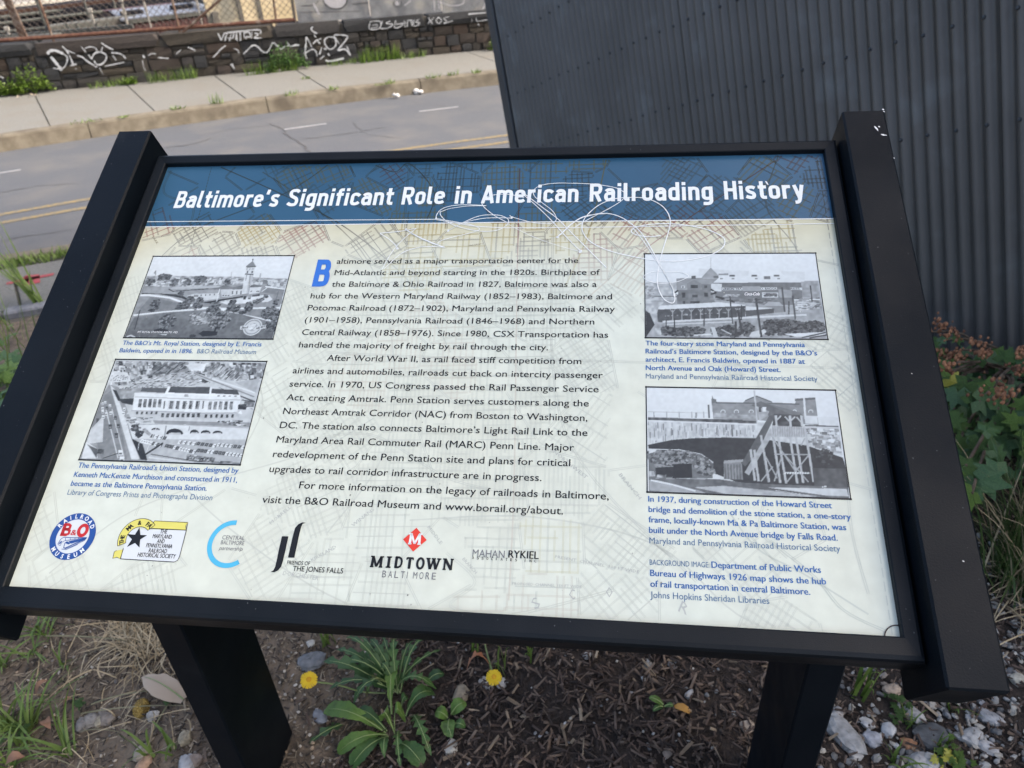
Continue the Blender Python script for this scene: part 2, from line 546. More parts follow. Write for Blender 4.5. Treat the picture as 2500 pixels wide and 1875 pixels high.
# the town as neighbourhoods: every neighbourhood has its own street direction and block size, and ends where the next begins
seeds = []
tries = 0
while len(seeds) < 150 and tries < 6000:
    tries += 1
    u_, v_ = mr_.uniform(-.46, .46), mr_.uniform(-.31, .31)
    rmin = .042 if v_ > .12 else .055
    if all(math.hypot(u_ - q[0], v_ - q[1]) > rmin for q in seeds):
        core_ = abs(u_ - .02) < .13
        a = math.radians(mr_.choice([1, 2, 3]) if core_ else (mr_.choice([32, 38, 28, -52]) if u_ < 0 else mr_.choice([-38, -33, 35, 42, 2])))
        n_ = math.sin(u_ * 17 + 1.3) * math.cos(v_ * 15 + u_ * 9)
        edge = max(abs(u_) / .46, abs(v_ + .02) / .40)
        full = mr_.random() < (.95 if core_ else .80 - .45 * max(0, edge - .6)) and n_ > -.75
        if v_ < -.10 and (u_ > .18 or u_ < -.22): full = mr_.random() < .35
        if (u_ < -.30 and v_ > .2): full = False
        kind = 'road'
        if v_ > .10: kind = mr_.choice(['red', 'ochre', 'main', 'road', 'ochre'])
        elif core_: kind = mr_.choice(['ochre', 'road', 'road', 'red'])
        seeds.append((u_, v_, a, mr_.uniform(.0042, .0072), mr_.uniform(.006, .012), kind, full))
SA = np.array([(q[0], q[1]) for q in seeds])
for (p_, k_) in (((700, 575), 'red'), ((1235, 590), 'red'), ((1560, 590), 'red'), ((1190, 600), 'ochre'), ((1080, 565), 'ochre'), ((590, 590), 'ochre'), ((1440, 590), 'red'), ((500, 575), 'main')):
    q = np.array(U(*p_)); n_ = int(np.argmin(((SA - q) ** 2).sum(1))); seeds[n_] = (*seeds[n_][:5], k_, True)
def runs(P, idx):
    """the parts of polyline P that lie in neighbourhood idx"""
    P = np.array(P); own = np.argmin(((P[:, None] - SA[None]) ** 2).sum(2), axis=1) == idx
    out = []; cur = []
    for p_, o_ in zip(P, own):
        if o_: cur.append(tuple(p_))
        elif cur: out.append(cur); cur = []
    if cur: out.append(cur)
    return [r_ for r_ in out if len(r_) > 1]
for n_, (cu, cv, a, su, s_v, kind, full) in enumerate(seeds):
    if not full: continue
    c, s = math.cos(a), math.sin(a)
    for ax in (0, 1):
        t = -.06
        while t < .06:
            bow = mr_.uniform(-.6, .6) * .02
            P = [(cu + (c * t - s * q if ax == 0 else c * q - s * t) + bow * q * q * 8, cv + (s * t + c * q if ax == 0 else s * q + c * t)) for q in np.arange(-.06, .0601, .004)]
            drop = mr_.random()
            for r_ in runs(P, n_):
                if drop < .10: continue
                if drop < .35 and len(r_) > 5: k0 = mr_.randint(0, len(r_) // 2); r_ = r_[k0:k0 + len(r_) // 2 + 1]
                kk = kind if mr_.random() < .85 else 'main'
                if ax == 1 and mr_.random() < .3: mapline(r_, .0011, kk)
                else: double(r_, .00058, .00062 if cv > .1 else .00045, kk)
            t += (su if ax == 0 else s_v) * mr_.uniform(.8, 1.25)
# the through roads that part the neighbourhoods
for n_ in range(len(seeds)):
    for m_ in range(n_ + 1, len(seeds)):
        A_, B_ = SA[n_], SA[m_]; d_ = B_ - A_; L_ = np.linalg.norm(d_)
        if L_ > .11 or mr_.random() < .45: continue
        md = (A_ + B_) / 2; pr = np.array([-d_[1], d_[0]]) / L_
        P = [md + pr * q for q in np.arange(-.06, .0601, .004)]
        D_ = ((np.array(P)[:, None] - SA[None]) ** 2).sum(2); o2 = np.sort(D_, axis=1)
        keep = [tuple(p_) for p_, dd, oo in zip(P, D_, o2) if abs(min(dd[n_], dd[m_]) - oo[0]) < 1e-9]
        if len(keep) > 2: double(keep, .0009, .0008, 'main' if keep[0][1] > .1 else 'road')
# long roads, creeks, the dashed city limit, harbour edges
def wig(pts, k=6): return smooth_pts(pts, k)
longs = [([(380, 640), (480, 560), (700, 470), (830, 380)], 'main'), ([(520, 400), (700, 480), (850, 560), (1010, 700), (1100, 860)], 'main'),
         ([(600, 395), (760, 500), (900, 640), (960, 860), (940, 1100), (800, 1300)], 'road'), ([(1000, 395), (990, 560), (1030, 700), (1200, 830), (1350, 1000)], 'road'),
         ([(1270, 380), (1262, 700), (1255, 1180), (1240, 1500)], 'red'), ([(1350, 560), (1350, 900), (1420, 1130), (1700, 1420)], 'road'),
         ([(1480, 390), (1440, 560), (1380, 700)], 'ochre'), ([(1420, 740), (1560, 620), (1700, 520), (1850, 420), (1960, 350)], 'red'),
         ([(1900, 380), (1870, 500), (1940, 600), (2000, 720)], 'road'), ([(700, 1090), (900, 1060), (1100, 1170), (1300, 1210)], 'road'),
         ([(120, 1400), (300, 1260), (500, 1180), (760, 1100), (900, 1000)], 'road'), ([(450, 1190), (560, 1290), (760, 1430), (1000, 1540)], 'road'),
         ([(1090, 1350), (1160, 1420), (1100, 1480), (1250, 1500), (1500, 1440)], 'road'), ([(800, 860), (1000, 870), (1400, 880), (2100, 900)], 'road'),
         ([(1000, 1270), (1300, 1262), (1600, 1330), (1800, 1500), (2000, 1580)], 'road'), ([(1780, 1250), (1850, 1340), (1960, 1400), (2120, 1500)], 'main'),
         ([(1880, 1320), (1990, 1410), (2060, 1490), (2160, 1540)], 'main'), ([(1950, 950), (2050, 1080), (2080, 1300), (2120, 1450)], 'road'),
         ([(420, 640), (520, 700), (600, 870), (640, 1000), (540, 1180)], 'road'), ([(300, 1000), (360, 1150), (330, 1260)], 'road'),
         ([(430, 395), (400, 470), (470, 500), (460, 560)], 'road'), ([(880, 385), (960, 420), (1000, 400), (1060, 470), (1040, 540)], 'main')]
for pts, k in longs:
    P = wig([U(*p) for p in pts])
    double(P, .0010, .0008, k) if mr_.random() < .5 else mapline(P, .0016, k)
for a, b_ in (((520, 395), (425, 760)), ((1993, 372), (2180, 1560))):
    a = np.array(U(*a)); b_ = np.array(U(*b_))
    for i in range(46):
        mapline([tuple(a + (b_ - a) * i / 46), tuple(a + (b_ - a) * (i + .7) / 46)], .0010, 'main')
sub('printed_street_map', mbm, M_print)

# ---- lettering
def text2d(body, bold=0.0, res=3):
    cu = bpy.data.curves.new('t', 'FONT')
    cu.body = body; cu.size = 1.0; cu.resolution_u = res; cu.offset = bold
    o = bpy.data.objects.new('t', cu)
    me = bpy.data.meshes.new_from_object(o)
    n = len(me.vertices)
    co = np.empty(n * 3); me.vertices.foreach_get('co', co); co = co.reshape(-1, 3)[:, :2]
    F = [tuple(p.vertices) for p in me.polygons]
    bpy.data.objects.remove(o); bpy.data.meshes.remove(me); bpy.data.curves.remove(cu)
    return co, F
CAPH = 0.694 / 0.729 * 0.729
def put(mb, body, u0, v0, u1, cap, bold=0.0, z=0.0005, mi=0, v1=None, shear=0.0, track=None, rot=0.0, col=None, res=3):
    """a line of lettering whose baseline starts at (u0,v0) and which ends at u1"""
    if bold:                       # heavier weight: the outline laid down three times, each a hair to the side and above
        for k, dx in enumerate((-.5, 0.0, .5)):
            w2 = bold * cap * 1.6
            put(mb, body, u0 + w2 * (.5 + dx), v0, (u0 + (u1 - u0) - w2 * (.5 - dx)) if u1 is not None else None, cap, 0.0, z + .00002 * k, mi, None if v1 is None else v1, shear, track, rot, col, res)
        return
    co, F = text2d(body, bold, res)
    x0, x1 = co[:, 0].min(), co[:, 0].max()
    sy = cap / 0.70
    if u1 is None: sx = sy * 0.92; u1 = u0 + (x1 - x0) * sx
    else: sx = (u1 - u0) / (x1 - x0)
    dv = 0 if v1 is None else (v1 - v0) / (u1 - u0)
    X = (co[:, 0] - x0) * sx; Y = co[:, 1] * sy
    X2 = X + Y * shear
    c, s = math.cos(rot), math.sin(rot)
    P = [(u0 + c * a - s * b_, v0 + s * a + c * b_ + dv * a, z) for a, b_ in zip(X2, Y)]
    mb.add(P, F, mi, col)
def putpx(mb, body, p0, p1, cap, **k):
    a = U(*p0); b_ = U(*p1)
    put(mb, body, a[0], a[1], b_[0], cap, v1=b_[1], **k)

# title alphabet: squarish condensed strokes
def din(ch, s=.17):
    h = s / 2; X = .73; Y = 1 - h; x = X - h
    W = dict(B=.56, a=.50, l=.27, t=.37, i=.19, m=.80, o=.50, r=.37, e=.50, s=.46, S=.55, g=.50, n=.50, f=.36, c=.46, R=.57, A=.62, d=.50, H=.57, y=.50)
    w_ = W.get(ch, .20); r_ = w_ - h; m = w_ / 2; st = []
    def cv(*p): return smooth_pts(list(p), 4)
    def bowl(y0, y1): return [(h, (y0 + y1) / 2)] + cv((h, (y0 + y1) / 2), (h, y0 + .12), (h + .05, y0 + .03), (m, y0), (r_ - .05, y0 + .03), (r_, y0 + .12), (r_, (y0 + y1) / 2), (r_, y1 - .12), (r_ - .05, y1 - .03), (m, y1), (h + .05, y1 - .03), (h, y1 - .12), (h, (y0 + y1) / 2))
    if ch == 'B': st = [[(h, 0), (h, 1)], [(h, Y)] + cv((m, Y), (r_ - .08, Y - .02), (r_ - .03, Y - .13), (r_ - .03, .66), (r_ - .09, .55), (m, .53)) + [(h, .53)], [(h, .531)] + cv((m, .53), (r_ - .06, .51), (r_, .40), (r_, .20), (r_ - .06, h + .02), (m, h)) + [(h, h)]]
    elif ch == 'a': st = [cv((h + .0, .55), (h + .06, x - .03), (m, x), (r_ - .05, x - .03), (r_, .52), (r_, .40)) + [(r_, 0)], [(r_, .44)] + cv((m, .44), (h + .06, .42), (h, .33), (h, .20), (h + .06, h + .01), (m - .02, h), (r_, h + .07))]
    elif ch == 'l': st = [[(h, 1)] + cv((h, .3), (h, .18), (h + .04, h + .01), (w_, h))]
    elif ch == 't': st = [[(.16, .96)] + cv((.16, .3), (.16, .19), (.21, h + .01), (w_, h)), [(0, x), (w_, x)]]
    elif ch == 'i': st = [[(m, 0), (m, X)], [(m, .83), (m, 1.0)]]
    elif ch == 'm': st = [[(h, 0), (h, X)], cv((h, x - .10), (h + .1, x), (.27, x), (m - .03, x - .04), (m, .50)) + [(m, 0)], cv((m, x - .10), (m + .1, x), (.62, x), (r_ - .03, x - .04), (r_, .50)) + [(r_, 0)]]
    elif ch == 'n': st = [[(h, 0), (h, X)], cv((h, x - .10), (h + .1, x), (m + .04, x), (r_ - .03, x - .04), (r_, .50)) + [(r_, 0)]]
    elif ch == 'r': st = [[(h, 0), (h, X)], cv((h, x - .14), (h + .07, x - .03), (.22, x), (w_, x))]
    elif ch == 'o': st = [bowl(h, x)]
    elif ch == 'e': st = [[(h, .38), (r_, .38)], cv((r_, .37), (r_, .50), (r_ - .05, x - .03), (m, x), (h + .05, x - .03), (h, .52), (h, .36), (h, .20), (h + .05, h + .03), (m, h), (r_ - .04, h + .02), (w_ - .04, .16))]
    elif ch == 'c': st = [cv((w_ - .02, .54), (r_ - .02, x - .03), (m + .02, x), (h + .05, x - .03), (h, .52), (h, .36), (h, .20), (h + .05, h + .03), (m + .02, h), (r_ - .02, h + .03), (w_ - .02, .19))]
    elif ch == 's': st = [cv((w_ - .04, .59), (r_ - .06, x), (m, x), (h + .04, x - .02), (h, .53), (h + .06, .42), (m, .37), (r_ - .03, .31), (r_, .20), (r_ - .04, h + .02), (m, h), (h + .05, h + .02), (.02, .15))]
    elif ch == 'S': st = [cv((w_ - .05, .82), (r_ - .08, Y), (m, Y), (h + .05, Y - .03), (h, .74), (h + .06, .60), (m, .52), (r_ - .05, .43), (r_, .26), (r_ - .05, h + .03), (m, h), (h + .06, h + .02), (.02, .19))]
    elif ch == 'g': st = [bowl(h, x), [(r_, X)] + cv((r_, 0), (r_, -.06), (r_ - .05, -.15), (m, -.19), (.06, -.18))]
    elif ch == 'd': st = [bowl(h, x), [(r_, 0), (r_, 1)]]
    elif ch == 'f': st = [[(.16, 0)] + cv((.16, .7), (.16, .82), (.21, Y - .01), (w_, Y)), [(0, x), (w_, x)]]
    elif ch == 'R': st = [[(h, 0), (h, 1)], [(h, Y)] + cv((m, Y), (r_ - .06, Y - .02), (r_, Y - .13), (r_, .64), (r_ - .06, .50), (m, .47)) + [(h, .47)], [(m, .47), (w_ - .09, 0)]]
    elif ch == 'A': st = [[(.075, 0), (m - .01, 1)], [(w_ - .075, 0), (m + .01, 1)], [(.15, .25), (w_ - .15, .25)]]
    elif ch == 'H': st = [[(h, 0), (h, 1)], [(r_, 0), (r_, 1)], [(h, .52), (r_, .52)]]
    elif ch == 'y': st = [[(.075, X), (m + .01, .06)], [(w_ - .075, X)] + cv((m + .03, .02), (m - .01, -.11), (m - .08, -.18), (.05, -.19))]
    else: st = [[(m, 1.0), (m - .03, .72)]]
    return w_, st
def dinword(mb, word, u0, v0, u1, cap, z=.0005, wt=.17, gap=.105):
    tot = sum(din(c)[0] for c in word) + gap * (len(word) - 1)
    k = (u1 - u0) / tot; x = 0.0; n = 0
    for c in word:
        w_, st = din(c, wt)
        for pl in st:
            P = [(x + p[0], p[1]) for p in pl]
            Q = [P[0]] + [b for a, b in zip(P[:-1], P[1:]) if math.hypot(a[0] - b[0], a[1] - b[1]) > .004]
            b0 = len(mb.v)
            mb.strip(Q, wt, z + .000004 * (n % 9), 0)
            for i in range(b0, len(mb.v)):
                a = mb.v[i]; mb.v[i] = (u0 + a[0] * k, v0 + a[1] * cap, a[2])
            n += 1
        x += w_ + gap

mb = MB()
for wd_, x0, y0, x1, y1 in [("Baltimore\u2019s", 423, 509, 676.7, 504.5), ("Significant", 699, 503.9, 957, 501.5), ("Role", 979, 501.9, 1083, 500.4), ("in", 1108.6, 500.2, 1149.2, 499.6),
                            ("American", 1173.9, 499, 1411.4, 496.3), ("Railroading", 1439.3, 494.6, 1741.2, 490.2), ("History", 1769, 487.6, 1965.4, 484.5)]:
    a = U(x0, y0); b_ = U(x1, y1)
    vv = 0.2232 + 0.0022 * (a[0] + .42) / .84
    dinword(mb, wd_, a[0], vv, b_[0], 0.0305)
c_ = U(1870, 448); mb.poly([(c_[0] - .0012, c_[1] + .004), (c_[0] + .0012, c_[1] + .003), (c_[0] + .003, c_[1] - .003), (c_[0] + .001, c_[1] - .002)], .0005)
sub('title_text', mb, M_white)

body = ["altimore served as a major transportation center for the", "Mid-Atlantic and beyond starting in the 1820s. Birthplace of",
        "the Baltimore & Ohio Railroad in 1827, Baltimore was also a", "hub for the Western Maryland Railway (1852\u20131983), Baltimore and",
        "Potomac Railroad (1872\u20131902), Maryland and Pennsylvania Railway", "(1901\u20131958), Pennsylvania Railroad (1846\u20131968) and Northern",
        "Central Railway (1858\u20131976). Since 1980, CSX Transportation has", "handled the majority of freight by rail through the city.",
        "After World War II, as rail faced stiff competition from", "airlines and automobiles, railroads cut back on intercity passenger",
        "service. In 1970, US Congress passed the Rail Passenger Service", "Act, creating Amtrak. Penn Station serves customers along the",
        "Northeast Amtrak Corridor (NAC) from Boston to Washington,", "DC. The station also connects Baltimore\u2019s Light Rail Link to the",
        "Maryland Area Rail Commuter Rail (MARC) Penn Line. Major", "redevelopment of the Penn Station site and plans for critical",
        "upgrades to rail corridor infrastructure are in progress.", "For more information on the legacy of railroads in Baltimore,",
        "visit the B&O Railroad Museum and www.borail.org/about."]
bu0 = [-.1673, -.1668, -.167] + [-.1915] * 5 + [-.1525] + [-.1915] * 8 + [-.153, -.1915]
bu1 = [.1433, .1702, .1668, .1854, .1889, .1651, .1815, .1123, .1515, .1762, .1718, .1613, .1603, .1608, .1469, .1434, .1135, .1848, .1379]
mb = MB()
for i, s_ in enumerate(body):
    put(mb, s_, bu0[i], 0.1268 - 0.01788 * i, bu1[i], 0.0083, bold=.010)
sub('body_text', mb, M_ink)
z6 = zm(600, 600, 2.212)
mb = MB()
a = U(*z6(360, 219)); b_ = U(*z6(452, 219))
dinword(mb, "B", a[0] - .0008, 0.0912, a[0] + 0.0198, 0.0425, wt=.19)
sub('drop_cap', mb, M_dropcap)

zA = zm(250, 600, 2.3707); zB = zm(150, 860, 4.0218); zC = zm(1550, 600, 4.424); zD = zm(1550, 900, 2.765)
caps = [(zA, "The B&O's Mt. Royal Station, designed by E. Francis", 115, 575, 920, 583, 1), (zA, "Baldwin, opened in in 1896.", 97, 619, 523, 622, 1), (zA, "B&O Railroad Museum", 547, 623, 888, 628, 0),
        (zB, "The Pennsylvania Railroad\u2019s Union Station, designed by", 160, 1133, 1735, 1188, 1), (zB, "Kenneth MacKenzie Murchison and constructed in 1911,", 120, 1222, 1725, 1282, 1),
        (zB, "became as the Baltimore Pennsylvania Station.", 90, 1310, 1425, 1364, 1), (zB, "Library of Congress Prints and Photographs Division", 57, 1398, 1478, 1455, 0),
        (zC, "The four-story stone Maryland and Pennsylvania", 115, 1080, 1838, 1094, 1), (zC, "Railroad\u2019s Baltimore Station, designed by the B&O\u2019s", 115, 1167, 1970, 1184, 1),
        (zC, "architect, E. Francis Baldwin, opened in 1887 at", 115, 1257, 1838, 1274, 1), (zC, "North Avenue and Oak (Howard) Street.", 117, 1347, 1575, 1363, 1), (zC, "Maryland and Pennsylvania Railroad Historical Society", 118, 1438, 1975, 1460, 0),
        (zD, "In 1937, during construction of the Howard Street", 90, 896, 1332, 946, 1), (zD, "bridge and demolition of the stone station, a one-story", 92, 967, 1460, 1022, 1),
        (zD, "frame, locally-known Ma & Pa Baltimore Station, was", 92, 1037, 1428, 1093, 1), (zD, "built under the North Avenue bridge by Falls Road.", 95, 1107, 1370, 1164, 1), (zD, "Maryland and Pennsylvania Railroad Historical Society", 98, 1180, 1388, 1237, 0),
        (zD, "BACKGROUND IMAGE:", 100, 1325, 503, 1343, 2), (zD, "Department of Public Works", 517, 1346, 1257, 1378, 1), (zD, "Bureau of Highways 1926 map shows the hub", 103, 1401, 1292, 1457, 1),
        (zD, "of rail transportation in central Baltimore.", 104, 1473, 1185, 1528, 1), (zD, "Johns Hopkins Sheridan Libraries", 104, 1545, 908, 1592, 0)]
mb = MB()
for (zf, s_, x0, y0, x1, y1, k) in caps:
    a = U(*zf(x0, y0)); b_ = U(*zf(x1, y1))
    vm = (a[1] + b_[1]) / 2
    put(mb, s_, a[0], vm, b_[0], 0.0064 if k < 2 else 0.0054, bold=0.028 if k == 1 else 0.0, mi=0 if k == 1 else 1)
sub('caption_text', mb, [M_capink, M_caplight])
mb = MB()
fa = (0.37, 0.40, 0.38)
for s_, p0, p1, cp in [("MORRELL", (662, 1281), (712, 1240), .004), ("WINANS", (862, 1287), (915, 1245), .004), ("DORCHESTER", (690, 1404), (777, 1417), .0045), ("MIDDLE", (1043, 1288), (1075, 1330), .0035),
                       ("BRANCH", (1128, 1366), (1160, 1402), .0035), ("UNIVERSITY", (1143, 602), (1180, 597), .0022), ("VENABLE", (1317, 587), (1346, 586), .0022), ("PARK", (1321, 594), (1341, 593), .0022),
                       ("PRESENT  CHANNEL  100 FT WIDE", (1355, 1362), (1560, 1400), .003), ("PROPOSED CHANNEL 150 FT WIDE", (1250, 1428), (1420, 1436), .0028), ("S", (1307, 1489), (1322, 1480), .011),
                       ("C", (1390, 1464), (1405, 1463), .010), ("O", (1480, 1458), (1496, 1458), .010), ("R", (1655, 1492), (1676, 1502), .011), ("NORTHWEST", (1350, 1105), (1430, 1170), .004), ("BRANCH", (1510, 1160), (1560, 1220), .004),
                       ("PARK", (371, 580), (383, 597), .003), ("KIRKLAND", (762, 1372), (822, 1338), .004), ("EAST POTOMAC CANAL", (1750, 1560), (1900, 1600), .003)]:
    a = np.array(U(*p0)); b_ = np.array(U(*p1)); d = b_ - a
    mb = MB()
    put(mb, s_, a[0], a[1], a[0] + float(np.linalg.norm(d)), cp, rot=math.atan2(d[1], d[0]), z=.00035, col=fa if a[1] < .15 else (.22, .2, .14), res=1)
    sub('map_lettering', mb, M_print)

# ---- the sponsors' marks
LC = dict(navy=(0.02, 0.07, 0.25), red=(0.42, 0.025, 0.03), yel=(0.56, 0.53, 0.13), blk=(0.012, 0.014, 0.016), wht=(0.64, 0.68, 0.68), cyan=(0.07, 0.37, 0.56), gry=(0.16, 0.17, 0.18), orr=(0.56, 0.045, 0.03), pap=(0.53, 0.58, 0.60))
def circ(cu, cv, r, n=48, a0=0, a1=360):
    return [(cu + r * math.cos(math.radians(a0 + (a1 - a0) * i / n)), cv + r * math.sin(math.radians(a0 + (a1 - a0) * i / n))) for i in range(n + (0 if a1 - a0 == 360 else 1))]
def ring(mb, cu, cv, r0, r1, a0, a1, z, col, n=40):
    A = circ(cu, cv, r0, n, a0, a1 - .001); B = circ(cu, cv, r1, n, a0, a1 - .001)
    V = [(p[0], p[1], z) for p in A + B]; k = len(A)
    mb.add(V, [(i, i + 1, k + i + 1, k + i) for i in range(k - 1)], 0, col)
def arctext(mb, s_, cu, cv, r, a0, a1, cap, col, z=.0007, bold=.03, inward=False):
    n = len(s_)
    for i, ch in enumerate(s_):
        if ch == ' ': continue
        a = math.radians(a0 + (a1 - a0) * (i + .5) / n)
        co, F = text2d(ch, bold, 2)
        sy = cap / .7
        X = (co[:, 0] - (co[:, 0].min() + co[:, 0].max()) / 2) * sy * .92; Y = (co[:, 1] - .35) * sy
        # outward letters read clockwise, inward ones anticlockwise
        ux_, uy_ = (math.sin(a), -math.cos(a)) if not inward else (-math.sin(a), math.cos(a))
        vx_, vy_ = (math.cos(a), math.sin(a)) if not inward else (-math.cos(a), -math.sin(a))
        c0, c1 = cu + r * math.cos(a), cv + r * math.sin(a)
        mb.add([(c0 + x * ux_ + y * vx_, c1 + x * uy_ + y * vy_, z) for x, y in zip(X, Y)], F, 0, col)
def slab(mb, ch, x, y, w_, h, st, bar, sl, col, z=.0006, serif=True, sh=0.0):
    """letters with slab serifs: built from stems; x,y = lower left"""
    def T(p): return (x + p[0] * w_ + p[1] * h * sh, y + p[1] * h)
    def bar_(p, q, t): mb.strip([T(p), T(q)], t, z, 0, col)
    def sf(px_, py_): 
        if serif: mb.strip([T((px_ - sl, py_)), T((px_ + sl, py_))], bar, z, 0, col)
    if ch == 'M':
        bar_((.12, 0), (.16, 1), st); bar_((.88, 0), (.84, 1), st); bar_((.16, 1), (.5, .05), st * .8); bar_((.84, 1), (.5, .05), st * .8); sf(.12, .03); sf(.88, .03); sf(.1, .97); sf(.9, .97)
    elif ch == 'I': bar_((.5, 0), (.5, 1), st); sf(.5, .03); sf(.5, .97)
    elif ch == 'D': bar_((.22, 0), (.22, 1), st); mb.strip([T(p) for p in ((.1, .96), (.5, .96), (.75, .86), (.86, .62), (.86, .38), (.75, .14), (.5, .04), (.1, .04))], st * .75, z, 0, col)
    elif ch == 'T': bar_((.5, 0), (.5, 1), st); bar_((.08, .95), (.92, .95), bar * 1.3); sf(.5, .03); bar_((.1, .78), (.1, .97), bar); bar_((.9, .78), (.9, .97), bar)
    elif ch == 'O': mb.strip([T((.5 + .38 * math.cos(a), .5 + .47 * math.sin(a))) for a in np.linspace(0, 6.283, 20)[:-1]], st * .85, z, 0, col, closed=True)
    elif ch == 'W': bar_((.06, 1), (.28, 0), st); bar_((.28, 0), (.5, .95), st * .7); bar_((.5, .95), (.72, 0), st); bar_((.72, 0), (.94, 1), st * .7); sf(.08, .97); sf(.92, .97); sf(.5, .97)
    elif ch == 'N': bar_((.16, 0), (.16, 1), st * .7); bar_((.84, 0), (.84, 1), st * .7); bar_((.16, 1), (.84, 0), st); sf(.16, .03); sf(.12, .97); sf(.86, .97)
    elif ch == 'B': bar_((.25, 0), (.25, 1), st); mb.strip([T(p) for p in ((.08, .96), (.6, .96), (.78, .85), (.78, .65), (.6, .53), (.25, .53))], st * .8, z, 0, col); mb.strip([T(p) for p in ((.3, .53), (.65, .53), (.86, .4), (.86, .15), (.65, .04), (.08, .04))], st * .8, z, 0, col)

# 1 round railroad museum badge
z1 = zm(100, 1230, 4.424)
cu, cv = U(*z1(345, 352)); R_ = 0.0262
mb = MB()
mb.poly(circ(cu, cv, R_ * .985), .0003, 0, LC['pap'])
ring(mb, cu, cv, R_ * .73, R_, 0, 360, .0005, LC['navy'], 60)
arctext(mb, "RAILROAD", cu, cv, R_ * .865, 158, 22, .0046, LC['wht'])
arctext(mb, "MUSEUM", cu, cv, R_ * .865, 212, 328, .0046, LC['wht'], inward=True)
slab(mb, 'B', cu - .0165, cv + .0008, .0125, .0125, .0040, .0018, .2, LC['red'])
slab(mb, 'O', cu + .0035, cv + .0008, .0125, .0125, .0045, .0018, .2, LC['red'])
put(mb, "&", cu - .0035, cv + .0012, cu + .0035, .0062, bold=.04, col=LC['red'], z=.0007)
def L1(pts, wd=.0006, col='navy', closed=False, zf=z1): mb.strip([U(*zf(*p)) for p in pts], wd, .0006, 0, LC[col], closed)
def P1(pts, col='navy', zf=z1, z=.0006): mb.poly([U(*zf(*p)) for p in pts], z, 0, LC[col])
P1([(300, 405), (500, 368), (490, 385), (330, 432)]); L1([(185, 440), (215, 385), (250, 362), (350, 368), (500, 366)], .0008); L1([(190, 442), (260, 400), (500, 368)])
L1([(250, 470), (262, 425), (290, 408)], .0009); L1([(245, 475), (265, 480), (330, 450), (490, 380)], .0012); L1([(265, 488), (340, 460), (480, 395)]); P1([(262, 425), (290, 410), (330, 425), (300, 440)])
L1([(225, 490), (275, 496), (400, 440)]); L1([(200, 430), (230, 405)], .0012); L1([(195, 450), (215, 452), (225, 420)]); L1([(268, 372), (268, 402)]); L1([(320, 372), (320, 395)]); L1([(370, 372), (372, 388)]); L1([(410, 372), (412, 382)])
sub('museum_badge', mb, M_print, 'round blue and white badge with red lettering over a drawn locomotive')
# 2 yellow ribbon badge with star
mb = MB()
P1([(930, 275), (1572, 290), (1500, 570), (1478, 610), (1440, 630), (862, 596), (900, 470)], 'pap', z=.0003)
L1([(862, 596), (1440, 630), (1478, 612), (1500, 570), (1572, 290), (1590, 205), (1565, 285), (1172, 266)], .0007, 'blk')
L1([(862, 596), (893, 480)], .0007, 'blk')
P1([(1230, 186), (1590, 203), (1567, 242), (1568, 286), (1170, 266), (1205, 235)], 'yel', z=.0004); L1([(1230, 186), (1590, 203), (1567, 242), (1568, 286), (1170, 266), (1205, 225), (1230, 186)], .0006, 'blk')
P1([(820, 505), (893, 492), (858, 596), (822, 578), (778, 592), (795, 520)], 'yel', z=.0004); L1([(820, 505), (795, 520), (778, 592), (822, 578), (858, 596), (893, 492)], .0006, 'blk')
cu, cv = U(*z1(1045, 375))
ring(mb, cu, cv, .0130, .0222, 45, 205, .0005, LC['yel']); mb.strip(circ(cu, cv, .0130, 30, 45, 205), .0006, .0006, 0, LC['blk']); mb.strip(circ(cu, cv, .0222, 30, 45, 205), .0006, .0006, 0, LC['blk'])
for a in (45, 205): mb.strip([(cu + r * math.cos(math.radians(a)), cv + r * math.sin(math.radians(a))) for r in (.0130, .0222)], .0006, .0006, 0, LC['blk'])
arctext(mb, "THE  MA  &  PA", cu, cv, .0176, 203, 50, .0048, LC['blk'], bold=.035)
star = [(1068, 255), (1078, 338), (1150, 340), (1075, 388), (1067, 474), (1018, 425), (932, 468), (985, 385), (930, 328), (1018, 335)]
cs = U(*z1(1045, 378)); sp_ = [U(*z1(*p)) for p in star]
for i in range(10): mb.poly([cs, sp_[i], sp_[(i + 1) % 10]], .0006, 0, LC['blk'])
for s_, x0, y0, x1, y1 in [("THE", 1285, 320, 1360, 325), ("MARYLAND", 1205, 372, 1410, 380), ("AND", 1252, 425, 1332, 429), ("PENNSYLVANIA", 1135, 470, 1418, 483), ("RAILROAD", 1162, 528, 1358, 535), ("HISTORICAL SOCIETY", 1043, 570, 1450, 594)]:
    a = U(*z1(x0, y0)); b_ = U(*z1(x1, y1)); put(mb, s_, a[0], (a[1] + b_[1]) / 2, b_[0], .0046, bold=.022, col=LC['blk'], z=.0006)
sub('ribbon_badge', mb, M_print, 'yellow ribbon badge with a black star and lines of small capitals')
